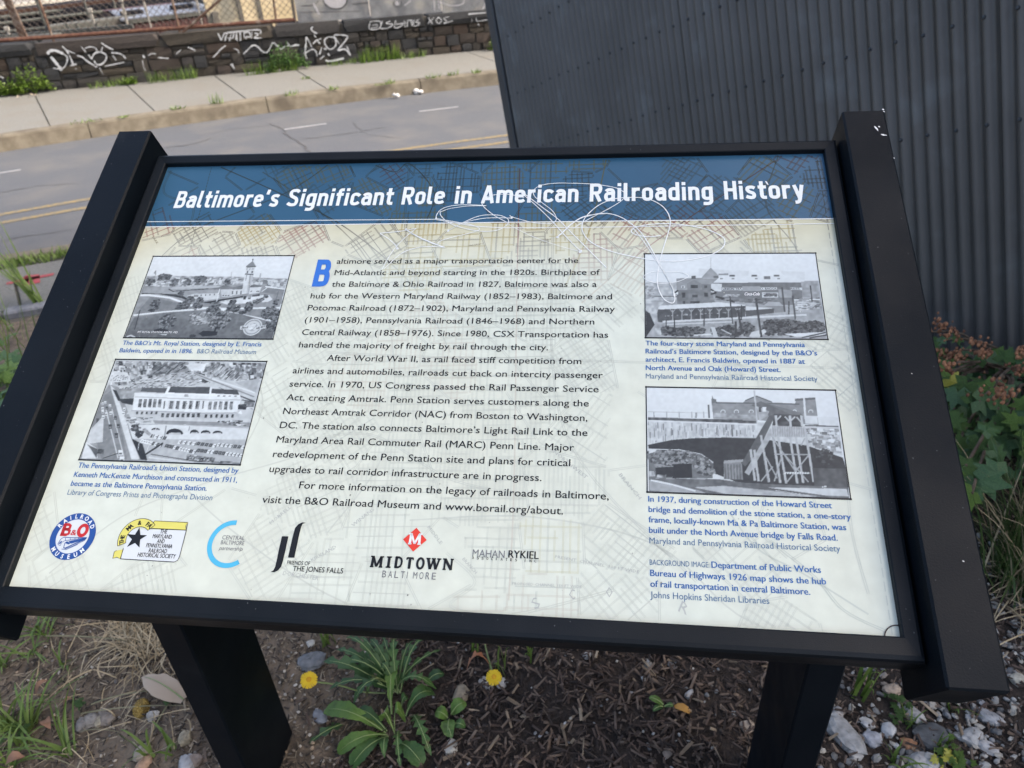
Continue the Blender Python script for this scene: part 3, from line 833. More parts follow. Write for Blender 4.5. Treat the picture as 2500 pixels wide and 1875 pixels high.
# 3 cyan open ring
mb = MB()
cu, cv = U(*z1(2060, 440)); a_ = U(*z1(1800, 440)); rr = cu - a_[0]
cpx = [U(*z1(*p)) for p in ((2127, 182), (2117, 236), (1800, 440), (1856, 440), (2175, 645), (2145, 608), (2010, 698), (2015, 640))]
oc = ((cpx[0][0] + cpx[4][0]) / 2, (cpx[6][1] + cpx[0][1]) / 2 + .0002)
ro = (cpx[0][1] - cpx[6][1]) / 2; ri = ro - .0052
ring(mb, cpx[2][0] + ro, oc[1], ri, ro, 88, 307, .0005, LC['cyan'])
for s_, x0, y0, x1, y1, cp in [("CENTRAL", 1957, 384, 2197, 392, .0045), ("BALTIMORE", 1942, 438, 2192, 450, .0045), ("partnership", 1925, 498, 2175, 508, .0042)]:
    a = U(*z1(x0, y0)); b_ = U(*z1(x1, y1)); put(mb, s_, a[0], a[1], b_[0], cp, col=LC['gry'], z=.0006, shear=.25 if s_[0] == 'p' else 0)
sub('partnership_mark', mb, M_print, 'light blue open ring beside three lines of thin grey lettering')
# 4 two black strokes
z2 = zm(600, 1230, 4.424)
mb = MB()
def P2(pts, col='blk', z=.0006, fan=False):
    mb.poly([U(*z2(*p)) for p in pts], z, 0, LC[col])
for quad in ([(393, 352), (463, 353), (435, 485), (362, 485)], [(362, 485), (435, 485), (405, 615), (335, 618)], [(335, 618), (405, 615), (385, 680), (320, 680)], [(320, 680), (385, 680), (350, 722), (300, 720)], [(300, 720), (350, 722), (310, 740), (270, 738)],
             [(458, 582), (526, 584), (560, 430), (492, 430)], [(492, 430), (560, 430), (583, 320), (518, 320)], [(518, 320), (583, 320), (598, 262), (535, 262)], [(535, 262), (598, 262), (615, 218), (570, 222)], [(570, 222), (615, 218), (650, 206), (612, 202)]):
    P2(quad)
for s_, x0, y0, x1, y1, cp, bo in [("FRIENDS OF", 445, 658, 692, 665, .0042, .0), ("THE JONES FALLS", 505, 728, 1050, 752, .0055, .008)]:
    a = U(*z2(x0, y0)); b_ = U(*z2(x1, y1)); put(mb, s_, a[0], (a[1] + b_[1]) / 2, b_[0], cp, bold=bo, col=LC['blk'], z=.0006)
sub('creek_group_mark', mb, M_print, 'two tall black strokes above two lines of small capitals')
# 5 red diamond
mb = MB()
mb.poly([U(*z2(*p)) for p in ((1845, 260), (1955, 393), (1808, 518), (1700, 385))], .0005, 0, LC['orr'])
a = U(*z2(1755, 435)); b_ = U(*z2(1890, 440))
slab(mb, 'M', a[0], a[1], b_[0] - a[0], .0112, .0026, .0016, .14, LC['wht'], z=.0007)
for ch, x0, x1, y0 in [('M', 1345, 1472, 682), ('I', 1508, 1568, 688), ('D', 1597, 1690, 690), ('T', 1722, 1805, 697), ('O', 1835, 1925, 702), ('W', 1950, 2090, 706), ('N', 2125, 2235, 712)]:
    a = U(*z2(x0, y0)); b_ = U(*z2(x1, y0)); slab(mb, ch, a[0], a[1], b_[0] - a[0], .0112, .0029, .0015, .16 if ch != 'I' else .45, LC['blk'])
a = U(*z2(1470, 795)); b_ = U(*z2(2075, 822)); 
co_x = np.linspace(a[0], b_[0], 10)
for i, ch in enumerate("BALTIMORE"):
    ww = .0042 if ch != 'I' else .0006
    put(mb, ch, co_x[i], a[1] + (b_[1] - a[1]) * i / 9, co_x[i] + ww, .0072, col=LC['gry'], z=.0006)
sub('district_mark', mb, M_print, 'red diamond above wide spaced serif capitals')
# 6
z3 = zm(1000, 1230, 4.424)
mb = MB()
a = U(*z3(678, 572)); b_ = U(*z3(1025, 580)); put(mb, "MAHAN", a[0], a[1], b_[0], .0078, col=LC['gry'], z=.0006)
a = U(*z3(1065, 583)); b_ = U(*z3(1393, 598)); put(mb, "RYKIEL", a[0], (a[1] + b_[1]) / 2, b_[0], .0078, bold=.03, col=LC['blk'], z=.0006)
a = U(*z3(675, 598)); b_ = U(*z3(1400, 636))
for i, ch in enumerate("ASSOCIATES INC"):
    if ch == ' ': continue
    u_ = a[0] + (b_[0] - a[0]) * i / 14
    put(mb, ch, u_, a[1] + (b_[1] - a[1]) * i / 14, u_ + (.002 if ch != 'I' else .0006), .0028, bold=.02, col=LC['blk'], z=.0006)
sub('design_firm_mark', mb, M_print, 'thin grey then bold black capitals over a line of tiny letters')

# ---- scratches and marker scribble
z7 = zm(900, 440, 3.6867); z8 = zm(1400, 440, 4.424)
S = [(z7, [(105, 480), (270, 465), (430, 437)], 1), (z7, [(105, 484), (180, 530), (245, 590), (260, 620)], 1), (z7, [(430, 437), (340, 510), (250, 600), (180, 700), (120, 810)], 1),
     (z7, [(330, 442), (430, 505), (560, 565), (688, 608)], 1.4), (z7, [(688, 608), (560, 600), (430, 612), (300, 660), (200, 745), (140, 800)], 1), (z7, [(335, 450), (480, 525), (625, 585)], .8),
     (z7, [(622, 582), (650, 550), (760, 515), (880, 488), (975, 460), (998, 438), (940, 410), (850, 390), (730, 370), (607, 348)], .9),
     (z7, [(607, 348), (615, 312), (650, 270), (720, 240), (850, 225), (1060, 232)], 1), (z7, [(645, 290), (720, 262), (800, 248), (900, 236), (1060, 234)], .8), (z7, [(645, 285), (650, 320), (700, 370), (800, 420), (1000, 462), (1150, 455), (1240, 410), (1258, 360), (1200, 325), (1120, 316), (1000, 325), (850, 385), (712, 462)], 1),
     (z7, [(712, 460), (850, 390), (1000, 352), (1130, 342), (1290, 345)], 1), (z7, [(1270, 320), (1300, 337), (1450, 378), (1580, 395), (1660, 388), (1690, 345), (1650, 275), (1560, 205), (1492, 145), (1490, 90), (1560, 48), (1700, 30), (1870, 33)], .9),
     (z8, [(0, 36), (180, 45), (350, 65), (480, 95), (555, 150), (530, 215), (420, 290), (270, 370), (100, 460), (0, 525)], 1), (z7, [(1250, 395), (1350, 450), (1500, 520), (1700, 590), (1900, 645)], .6), (z7, [(1845, 525 - 15), (1800, 470), (1700, 500), (1690, 525)], .01),
     (z7, [(1400, 160), (1250, 130), (1100, 142), (1025, 185), (1035, 240), (1130, 320), (1250, 385)], 1), (z7, [(1375, 120), (1500, 225), (1640, 360), (1780, 515), (1915, 650)], 1), (z7, [(1385, 113), (1560, 245), (1700, 350), (1820, 470), (1970, 620), (2140, 790)], 1.1),
     (z7, [(1690, 522), (1750, 470), (1830, 395), (1930, 335), (2050, 310), (2150, 302)], 1.6),
     (z8, [(120, 405), (250, 368), (340, 362), (450, 380), (560, 430), (680, 520), (760, 610), (860, 780), (960, 970), (1060, 1150), (1095, 1270), (1070, 1330), (980, 1290), (920, 1180), (905, 1060), (930, 900), (970, 740), (1020, 580), (1045, 460), (1020, 360), (940, 270), (800, 205), (640, 190), (450, 205), (280, 270), (150, 380), (95, 480), (110, 580), (200, 680), (400, 770), (700, 840), (1000, 880), (1250, 865), (1480, 810), (1600, 740), (1635, 670), (1600, 610), (1450, 540), (1250, 495), (1050, 475), (850, 480), (680, 510), (625, 555), (680, 595), (820, 615), (945, 600)], 1.2),
     (z8, [(640, 520), (740, 640), (850, 800), (1000, 1040), (1070, 1180), (1085, 1260)], .9), (z8, [(1000, 990), (850, 995), (770, 1030), (765, 1065), (850, 1105), (950, 1118), (1100, 1105), (1200, 1070), (1242, 1035), (1150, 997), (980, 992)], .8)]
mb = MB()
for zf, pts, k in S:
    if k < .1: continue
    P = smooth_pts([U(*zf(*p)) for p in pts], 8)
    mb.strip(P, [.00095 * k * rnd.uniform(.8, 1.2) for _ in P], .0009)
for zf, (x, y), r in [(z7, (258, 618), .0022), (z7, (1908, 645), .0026), (z7, (718, 458), .0024), (z7, (1700, 515), .0022), (z7, (338, 447), .002), (z7, (1290, 340), .0022), (z7, (610, 345), .0018)]:
    c_ = U(*zf(x, y)); mb.poly([(c_[0] + r * math.cos(t) * rnd.uniform(.5, 1), c_[1] + r * math.sin(t) * rnd.uniform(.7, 1.2)) for t in np.linspace(0, 6.28, 9)[:-1]], .0009)
sub('scratched_scribble', mb, M_white, 'looping thin white scratches across the title and map')
# small dirt flecks and the cut corner
mb = MB()
for i in range(55):
    u_, v_ = rnd.uniform(-.44, .44), rnd.uniform(-.295, .1)
    r = rnd.uniform(.0003, .0012)
    mb.poly([(u_ + r * math.cos(t) * rnd.uniform(.4, 1.3), v_ + r * math.sin(t) * rnd.uniform(.4, 1.3)) for t in np.linspace(0, 6.28, 7)[:-1]], .0008, 0, (.20, .22, .20) if rnd.random() < .7 else (.36, .38, .35))
c_ = U(2196, 1556)
mb.strip([(c_[0] + .0125 * math.cos(math.radians(t)) - .001, c_[1] + .0125 * math.sin(math.radians(t)) - .002) for t in range(60, 186, 9)], .0011, .0011, 0, (.03, .02, .02))
sub('dirt_fleck', mb, M_print)['kind'] = 'stuff'

# ------------------------------------------------------------------ the four printed photographs (halftone greys carried by a fine mesh)
class Paint:
    def __init__(s, rect, W, zf, seed=1, base=0.9):
        s.u0, s.u1, s.v0, s.v1 = rect
        s.W = W; s.H = int(round(W * (s.v1 - s.v0) / (s.u1 - s.u0)))
        s.zf = zf
        xs = (np.arange(s.W * 2) + .5) / (s.W * 2); ys = (np.arange(s.H * 2) + .5) / (s.H * 2)
        s.X, s.Y = np.meshgrid(xs, ys)                     # y downward
        s.g = np.full(s.X.shape, base)
        s.r = np.random.default_rng(seed)
        s.n = [s.noise(k) for k in (4, 10, 26, 70)]
    def noise(s, k):
        h = max(2, int(k * s.H / s.W) + 2); a = s.r.random((h + 1, k + 2))
        y = s.Y * (h - 1); x = s.X * k
        i = y.astype(int); j = x.astype(int); fy = y - i; fx = x - j
        return (a[i, j] * (1 - fy) * (1 - fx) + a[i + 1, j] * fy * (1 - fx) + a[i, j + 1] * (1 - fy) * fx + a[i + 1, j + 1] * fy * fx)
    def L(s, p):
        u, v = U(*s.zf(*p)); return ((u - s.u0) / (s.u1 - s.u0), (s.v1 - v) / (s.v1 - s.v0))
    def mask(s, pts):
        P = [s.L(p) for p in pts]
        return s.maskl(P)
    def maskl(s, P):
        m = np.zeros(s.X.shape, bool)
        xs = [p[0] for p in P]; ys = [p[1] for p in P]
        j0 = max(0, int(min(xs) * s.W * 2) - 1); j1 = min(s.W * 2, int(max(xs) * s.W * 2) + 2)
        i0 = max(0, int(min(ys) * s.H * 2) - 1); i1 = min(s.H * 2, int(max(ys) * s.H * 2) + 2)
        if j1 <= j0 or i1 <= i0: return m
        X = s.X[i0:i1, j0:j1]; Y = s.Y[i0:i1, j0:j1]; k = np.zeros(X.shape, bool)
        n = len(P)
        for a in range(n):
            x1, y1 = P[a]; x2, y2 = P[(a + 1) % n]
            if y1 == y2: continue
            c = ((y1 > Y) != (y2 > Y)) & (X < (x2 - x1) * (Y - y1) / (y2 - y1) + x1)
            k ^= c
        m[i0:i1, j0:j1] = k
        return m
    def poly(s, pts, g, tex=0.0, oct=2):
        m = s.mask(pts)
        s.g[m] = g + (tex * (s.n[oct][m] * .6 + s.n[3][m] * .4 - .5) * 2 if tex else 0)
        return m
    def line(s, pts, g, w_=.006, tex=0):
        P = [s.L(p) for p in pts]; ar = (s.v1 - s.v0) / (s.u1 - s.u0)
        for a, b_ in zip(P[:-1], P[1:]):
            dx, dy = b_[0] - a[0], (b_[1] - a[1]) * ar
            l = math.hypot(dx, dy) + 1e-9; nx, ny = -dy / l * w_ / 2, dx / l * w_ / 2 / ar
            s.g[s.maskl([(a[0] + nx, a[1] + ny), (b_[0] + nx, b_[1] + ny), (b_[0] - nx, b_[1] - ny), (a[0] - nx, a[1] - ny)])] = g
    def blob(s, c, r, g0, g1, n=60, ry=None, dot=.012):
        """foliage: a heap of small light and dark dabs"""
        c = s.L(c); ar = (s.v1 - s.v0) / (s.u1 - s.u0); ry = ry or r
        for _ in range(n):
            a = s.r.random() * 6.283; q = math.sqrt(s.r.random())
            x = c[0] + r * q * math.cos(a); y = c[1] + ry * q * math.sin(a) / ar
            d = dot * s.r.uniform(.4, 1.1)
            k = s.maskl([(x + d * math.cos(t + a), y + d * math.sin(t + a) / ar * .8) for t in (0, 1.3, 2.5, 3.8, 5)])
            s.g[k] = g0 + (g1 - g0) * s.r.random()
    def clutter(s, pts, n, g0, g1, w0=.01, w1=.04, h0=.006, h1=.02, sk=0.0):
        """many little houses, cars or bushes inside a region"""
        m = s.mask(pts); iy, ix = np.nonzero(m)
        if len(iy) == 0: return
        ar = (s.v1 - s.v0) / (s.u1 - s.u0)
        for _ in range(n):
            k = s.r.integers(len(iy)); x = s.X[iy[k], ix[k]]; y = s.Y[iy[k], ix[k]]
            a = s.r.uniform(w0, w1) / 2; b_ = s.r.uniform(h0, h1) / 2 / ar
            q = s.maskl([(x - a + sk * b_, y - b_), (x + a + sk * b_, y - b_), (x + a - sk * b_, y + b_), (x - a - sk * b_, y + b_)]) & m
            s.g[q] = s.r.uniform(g0, g1)
    def finish(s, name, label):
        g = s.g + (s.n[3] - .5) * .05
        g = g.reshape(s.H, 2, s.W, 2).mean(axis=(1, 3))
        g = np.clip(g, 0.03, 1.0)
        lum = (np.clip(g * 1.03, 0, 1.05) ** 1.9) * 0.585 + 0.020
        col = np.stack([lum * .90 + .002, lum * 1.0 + .004, lum * 1.02 + .008], -1)
        xs = np.linspace(s.u0, s.u1, s.W); ys = np.linspace(s.v1, s.v0, s.H)
        XX, YY = np.meshgrid(xs, ys)
        V = np.stack([XX.ravel(), YY.ravel(), np.full(XX.size, .0003)], 1)
        idx = np.arange(s.W * s.H).reshape(s.H, s.W)
        F = np.stack([idx[1:, :-1].ravel(), idx[1:, 1:].ravel(), idx[:-1, 1:].ravel(), idx[:-1, :-1].ravel()], 1)
        me = bpy.data.meshes.new(name)
        me.from_pydata(V.tolist(), [], F.tolist())
        a = me.color_attributes.new('Col', 'FLOAT_COLOR', 'POINT')
        c4 = np.ones((s.W * s.H, 4), np.float32); c4[:, :3] = col.reshape(-1, 3)
        a.data.foreach_set('color', c4.ravel())
        me.materials.append(M_print)
        o = link(name, me); o.parent = panel; o['label'] = label
        mb = MB()
        e = .0006
        mb.strip([(s.u0 - e, s.v0 - e), (s.u1 + e, s.v0 - e), (s.u1 + e, s.v1 + e), (s.u0 - e, s.v1 + e)], .0020, .0005, closed=True)
        # square the corners
        for (a_, b_) in ((s.u0 - e, s.v0 - e), (s.u1 + e, s.v0 - e), (s.u1 + e, s.v1 + e), (s.u0 - e, s.v1 + e)):
            mb.poly([(a_ - .001, b_ - .001), (a_ + .001, b_ - .001), (a_ + .001, b_ + .001), (a_ - .001, b_ + .001)], .00055)
        q = link('photograph_border', mb.mesh('photograph_border', M_ink)); q.parent = panel

# photograph 1: clock-tower station in a park
p = Paint((-.4242, -.2274, .0135, .1395), 250, zm(300, 600, 4.88), 3, .93)
p.g -= p.Y * .10 * (p.n[0] * .6 + .6)
p.g -= (p.n[1] - .5) * .05
ALL = [(300, 380), (1960, 380), (1700, 1112), (0, 1112)]
p.poly([(290, 365), (1960, 395), (1760, 1112), (0, 1112)], .55, .06)
p.poly([(285, 375), (440, 355), (900, 368), (1440, 372), (1960, 400), (1925, 520), (1650, 470), (1300, 470), (560, 495), (250, 480)], .66, .22, 3)
p.clutter([(285, 380), (1450, 385), (1300, 465), (240, 480)], 220, .35, .9, .008, .035, .008, .025)
p.clutter([(1520, 390), (1950, 420), (1930, 500), (1640, 470)], 60, .3, .85, .01, .03, .01, .03)
for x, y, r in ((480, 380, .03), (540, 375, .02), (900, 400, .03), (770, 440, .025), (620, 440, .03), (960, 395, .02), (330, 430, .03), (1240, 440, .02), (470, 545, .02)): p.blob((x, y), r, .15, .5, 40)
p.line([(398, 300), (392, 360)], .5, .004); p.poly([(370, 330), (395, 292), (402, 350)], .55); p.line([(1295, 315), (1290, 370)], .7, .004); p.poly([(1632, 330), (1648, 330), (1635, 440), (1612, 440)], .68)
p.poly([(250, 500), (560, 490), (1160, 480), (1240, 480), (1420, 520), (1420, 600), (1150, 680), (940, 680), (480, 600), (240, 600)], .60, .05)
p.poly([(600, 495), (1150, 478), (1160, 500), (560, 520)], .72); p.poly([(550, 512), (600, 540), (1020, 512), (1020, 522), (600, 552), (545, 522)], .12)
p.poly([(600, 548), (1020, 520), (1010, 600), (760, 600)], .58, .05); p.poly([(640, 580), (720, 600), (770, 630), (765, 650), (700, 625), (430, 575), (250, 575), (250, 590), (220, 585), (240, 565)], .13, .08)
p.poly([(760, 600), (850, 575), (1150, 565), (1150, 625), (950, 660)], .82, .05)
for k in range(4): p.poly([(850 + 14 * k, 585), (858 + 14 * k, 585), (855 + 14 * k, 612), (847 + 14 * k, 612)], .2)
for k in range(5): p.poly([(930 + 52 * k, 582 - k * 3), (942 + 52 * k, 582 - k * 3), (940 + 52 * k, 600 - k * 3), (928 + 52 * k, 600 - k * 3)], .3)
p.poly([(1010, 520), (1160, 495), (1200, 470), (1300, 495), (1310, 520), (1180, 528)], .42, .06); p.poly([(1165, 522), (1310, 520), (1300, 600), (1180, 615)], .80, .06)
p.poly([(1300, 500), (1440, 470), (1440, 515), (1310, 528)], .4, .06); p.poly([(1305, 525), (1425, 520), (1420, 580), (1300, 590)], .84)
for x in (1300, 1350, 1400): p.poly([(x, 540), (x + 16, 538), (x + 12, 580), (x - 4, 580)], .35)
for x in (1190, 1220, 1250): p.poly([(x, 590), (x + 18, 588), (x + 17, 598), (x, 600)], .2)
p.poly([(940, 678), (1160, 640), (1430, 600), (1430, 618), (1160, 660), (1060, 690)], .10); p.poly([(1160, 660), (1430, 615), (1640, 580), (1640, 600), (1430, 650), (1200, 690)], .7, .2, 3)
p.poly([(1160, 675), (1660, 590), (1740, 590), (1780, 640), (1650, 710), (1300, 720)], .88, .04)
p.poly([(1470, 240), (1580, 240), (1556, 345), (1520, 345), (1500, 565), (1415, 580), (1450, 340)], .86, .05); p.poly([(1510, 350), (1556, 345), (1505, 565), (1470, 565)], .72, .05)
p.poly([(1463, 250), (1545, 185), (1587, 252), (1530, 262)], .45, .08); p.line([(1547, 160), (1545, 190)], .3, .005); p.line([(1538, 170), (1556, 170)], .3, .004)
p.line([(1452, 340), (1556, 345)], .25, .008); p.line([(1466, 256), (1585, 254)], .3, .006)
p.poly([(1476, 265), (1520, 265), (1514, 296), (1470, 296)], .55); p.poly([(1485, 270), (1510, 270), (1506, 290), (1480, 290)], .9); p.poly([(1535, 268), (1565, 268), (1560, 292), (1530, 292)], .7)
for x in (1476, 1532): p.poly([(x, 306), (x + 18, 306), (x + 14, 328), (x - 2, 328)], .25)
p.line([(1475, 350), (1462, 420)], .5, .005); p.line([(1515, 350), (1500, 560)], .45, .004)
p.poly([(1520, 480), (1560, 460), (1650, 480), (1640, 492), (1580, 500), (1510, 500)], .35, .06); p.poly([(1510, 500), (1650, 492), (1630, 560), (1500, 580)], .84)
for x in (1520, 1590, 1610): p.poly([(x, 540), (x + 16, 538), (x + 14, 550), (x, 552)], .25)
p.poly([(1540, 590), (1630, 575), (1628, 600), (1538, 610)], .2, .15, 3); p.poly([(1440, 605), (1470, 600), (1462, 640), (1432, 640)], .12); p.poly([(1490, 600), (1530, 598), (1520, 640), (1488, 640)], .45, .2, 3)
p.poly([(1680, 500), (1925, 525), (1905, 605), (1800, 580), (1660, 560)], .48, .06); p.poly([(1700, 480), (1930, 515), (1925, 525), (1690, 495)], .93); p.line([(1650, 550), (1720, 500)], .85, .006)
p.poly([(1790, 580), (1900, 605), (1890, 690), (1700, 715), (1780, 650)], .52, .06)
# park: paths, lawns
p.line([(210, 592), (330, 592), (560, 620), (780, 700), (930, 742), (1160, 745)], .94, .014); p.line([(130, 828), (500, 785), (860, 760), (1010, 745)], .92, .012)
p.line([(1160, 748), (1500, 745), (1865, 738)], .92, .012); p.line([(1160, 760), (1400, 800), (1600, 850), (1820, 905)], .93, .016)
p.poly([(140, 850), (500, 800), (900, 775), (1120, 775), (1400, 812), (1820, 925), (1780, 1112), (20, 1090)], .42, .07); p.poly([(160, 815), (330, 610), (700, 690), (860, 750), (520, 778)], .47, .06)
p.poly([(1200, 770), (1860, 755), (1830, 895)], .50, .06); p.poly([(1260, 700), (1860, 660), (1860, 730), (1200, 738)], .55, .05)
m_ = p.mask([(140, 850), (1820, 925), (1780, 1112), (20, 1090)]); p.g[m_] -= (p.Y[m_] - .7) * .25
p.line([(1155, 515), (1090, 770)], .92, .006); p.line([(210, 765), (145, 1000)], .15, .006); p.line([(1850, 545), (1800, 720)], .35, .004)
for (x, y, r, n) in ((390, 690, .035, 60), (400, 745, .02, 30), (700, 705, .025, 45), (760, 720, .02, 30), (800, 650, .03, 55), (920, 650, .022, 40), (890, 718, .03, 60), (700, 570, .018, 30), (1100, 715, .03, 50), (1300, 680, .022, 40), (1340, 740, .03, 55), (1270, 755, .02, 30), (1500, 740, .028, 50), (1500, 690, .015, 22), (1590, 670, .02, 30), (1650, 645, .014, 24), (1695, 605, .012, 20), (1820, 672, .02, 30), (1740, 800, .05, 110), (1840, 800, .02, 40), (1040, 765, .022, 40), (1090, 765, .02, 34), (1135, 762, .016, 28), (1770, 950, .05, 120), (1830, 900, .03, 60)): p.blob((x, y), r, .08, .5, n)
p.blob((530, 905), .055, .08, .62, 260); p.poly([(370, 1000), (450, 985), (550, 1000), (540, 1020), (380, 1025)], .08); p.line([(505, 960), (490, 1000)], .1, .006)
p.poly([(800, 880), (850, 855), (1050, 900), (1040, 918), (900, 915)], .06); p.blob((930, 860), .085, .3, .8, 300, ry=.045); p.blob((1150, 885), .07, .08, .62, 340); p.poly([(905, 1045), (960, 1010), (1130, 1020), (1120, 1065), (950, 1080)], .09); p.line([(1105, 975), (1095, 1030)], .06, .01)
for (x, y) in ((670, 748), (345, 770), (1425, 795), (830, 1070)): p.blob((x, y), .02, .12, .3, 30, ry=.006)
p.line([(50, 1082), (100, 1065), (150, 1090)], .8, .01); p.poly([(430, 1056), (530, 1050), (520, 1066)], .85)
# round stamp and caption
c0 = (1545, 968)
for r, g_ in ((.062, .85), (.055, .55), (.047, .80), (.030, .62)):
    cc = p.L(c0); ar = (p.v1 - p.v0) / (p.u1 - p.u0)
    p.g[p.maskl([(cc[0] + r * math.cos(t), cc[1] + r * math.sin(t) / ar) for t in np.linspace(0, 6.283, 40)[:-1]])] = g_
p.poly([(1400, 955), (1500, 948), (1500, 985), (1395, 998)], .85); p.poly([(1575, 965), (1708, 940), (1695, 985), (1575, 1000)], .85); p.clutter([(1405, 960), (1500, 952), (1498, 980), (1400, 992)], 14, .4, .5, .006, .012, .008, .014); p.clutter([(1580, 970), (1700, 948), (1690, 980), (1580, 994)], 16, .4, .5, .006, .012, .008, .014); p.blob(c0, .025, .6, .95, 50)
p.finish('historic_photograph', 'printed grey photograph of a clock-tower station in a park')
mb = MB()
a = U(*zm(300, 600, 4.88)(175, 1040)); b_ = U(*zm(300, 600, 4.88)(655, 1042))
put(mb, "MT ROYAL STATION, BALTO. MD.", a[0], a[1], b_[0], .0028, bold=.015, z=.0005, shear=.15)
sub('photograph_caption', mb, M_white)

# photograph 2: aerial view of a long pale station
p = Paint((-.4244, -.228, -.1515, -.019), 250, zm(150, 860, 4.0218), 5, .78)
p.g += (p.n[2] - .5) * .12
top = [(540, 90), (2000, 110), (1980, 290), (1500, 250), (900, 330), (480, 330)]
p.poly(top, .62, .25, 3); p.clutter(top, 520, .15, .92, .008, .03, .008, .03, sk=-.3)
p.clutter([(900, 100), (1250, 110), (1230, 190), (880, 230)], 70, .2, .6, .01, .025, .02, .035, sk=.5)
p.poly([(1210, 130), (1330, 110), (1420, 120), (1400, 190), (1290, 180)], .88, .08); p.poly([(1400, 150), (1560, 130), (1780, 215), (1760, 290), (1560, 270)], .6, .22, 3); p.clutter([(1400, 150), (1560, 130), (1780, 215), (1760, 290), (1560, 270)], 90, .2, .85, .006, .014, .02, .04, sk=.4)
p.poly([(500, 195), (650, 200), (690, 290), (450, 300)], .86, .08); p.clutter([(500, 225), (650, 230), (680, 280), (470, 290)], 26, .5, .65, .006, .01, .008, .012)
lot = [(560, 330), (900, 250), (1180, 195), (1300, 200), (1480, 300), (1200, 340), (800, 350)]
p.poly(lot, .72, .06); p.clutter(lot, 300, .2, .95, .006, .02, .004, .008, sk=1.2)
p.poly([(1380, 265), (1475, 258), (1465, 295), (1378, 300)], .2, .15, 3); p.poly([(1250, 190), (1400, 230), (1900, 470), (1890, 500), (1480, 310)], .78, .06); p.line([(1300, 210), (1890, 440)], .5, .008); p.line([(1480, 265), (1900, 400)], .9, .01)
p.poly([(1540, 345), (1900, 480), (1895, 498), (1545, 350)], .25); p.poly([(1700, 300), (1940, 260), (1905, 400)], .68, .06); p.poly([(1800, 470), (1890, 500), (1880, 560), (1780, 540)], .45, .2, 3)
p.poly([(560, 360), (800, 350), (760, 470), (580, 480)], .6, .12, 3); p.clutter([(540, 345), (1050, 335), (1040, 355), (540, 365)], 60, .15, .9, .008, .014, .006, .01)
p.poly([(470, 320), (560, 340), (850, 1080), (180, 1060), (420, 400)], .56, .05)
p.poly([(480, 320), (530, 370), (770, 1050), (690, 1050)], .86, .05); p.poly([(505, 365), (545, 380), (590, 480), (560, 480)], .12); p.poly([(560, 460), (720, 455), (700, 520), (600, 500)], .18, .08)
p.poly([(300, 700), (430, 420), (490, 380), (560, 600), (650, 1050), (400, 1060)], .48, .05)
p.line([(440, 560), (560, 1040)], .85, .006); p.line([(500, 560), (620, 1040)], .8, .006)
p.poly([(345, 650), (372, 650), (390, 840), (360, 840)], .25); p.poly([(290, 760), (420, 620), (410, 880), (250, 900)], .8, .08); p.poly([(250, 880), (350, 940), (360, 1040), (200, 1040)], .9, .04); p.poly([(255, 900), (360, 950), (350, 1040), (300, 960)], .35, .1)
for (x, y, l) in ((405, 505, 1), (433, 495, 1), (480, 525, 1), (407, 555, 1), (450, 550, 0), (410, 585, 1), (445, 605, 1), (488, 597, 1), (533, 645, 0), (415, 635, 1), (610, 600, 1), (483, 730, 0), (560, 725, 0), (543, 815, 0), (583, 985, 1), (620, 560, 1), (597, 1050, 1)):
    w_ = 11 + (y - 500) * .02; h_ = 13 + (y - 500) * .03
    p.poly([(x - w_, y - h_), (x + w_, y - h_), (x + w_ * 1.1, y + h_), (x - w_ * .9, y + h_)], .92 if l else .2); p.poly([(x - w_ * .7, y), (x + w_ * .7, y), (x + w_ * .7, y + h_ * .6), (x - w_ * .7, y + h_ * .6)], .35 if l else .5)
p.poly([(365, 950), (425, 950), (418, 1000), (355, 990)], .3, .2, 3)
# the station
p.poly([(720, 400), (1750, 400), (1760, 470), (1720, 600), (1400, 600), (700, 570)], .92, .03)
p.poly([(800, 350), (1045, 355), (1030, 400), (775, 390)], .30, .04); p.poly([(1065, 340), (1460, 345), (1450, 415), (1040, 400)], .26, .04); p.poly([(1480, 360), (1725, 372), (1745, 420), (1465, 405)], .24, .04)
p.poly([(1050, 335), (1075, 340), (1045, 402), (1020, 400)], .95); p.poly([(1458, 340), (1475, 345), (1465, 465), (1445, 465)], .95); p.line([(770, 392), (1030, 405)], .7, .006); p.line([(1020, 405), (1750, 430)], .97, .012); p.line([(725, 440), (1010, 450), (1440, 470), (1755, 470)], .7, .006)
p.poly([(1210, 415), (1245, 415), (1250, 440), (1205, 440)], .65, .1)
for k in range(5):
    x = 765 + 48 * k; p.poly([(x, 460), (x + 30, 461), (x + 20, 545), (x - 12, 540)], .38, .25, 3)
for k in range(5):
    x = 1068 + 64 * k; p.poly([(x, 480), (x + 36, 481), (x + 22, 560), (x - 12, 556)], .30, .22, 3)
for k in range(5):
    x = 1448 + 52 * k; p.poly([(x, 484), (x + 30, 485), (x + 20, 566), (x - 12, 562)], .45, .25, 3)
for x in (1015, 1395): p.line([(x, 480), (x - 8, 555)], .3, .008)
for x in (1060, 1110, 1165, 1225, 1290, 1350): p.line([(x, 475), (x - 12, 565)], .75, .004)
for k in range(4): p.poly([(1530 + 55 * k, 428), (1555 + 55 * k, 428), (1553 + 55 * k, 436), (1528 + 55 * k, 436)], .25)
p.line([(690, 572), (960, 580), (1400, 598), (1720, 595)], .65, .006); p.poly([(660, 580), (960, 585), (1400, 605), (1750, 600), (1740, 640), (1380, 650), (960, 625), (640, 610)], .75, .08)
for k in range(5): p.poly([(740 + 47 * k, 583), (758 + 47 * k, 584), (752 + 47 * k, 610), (734 + 47 * k, 608)], .2)
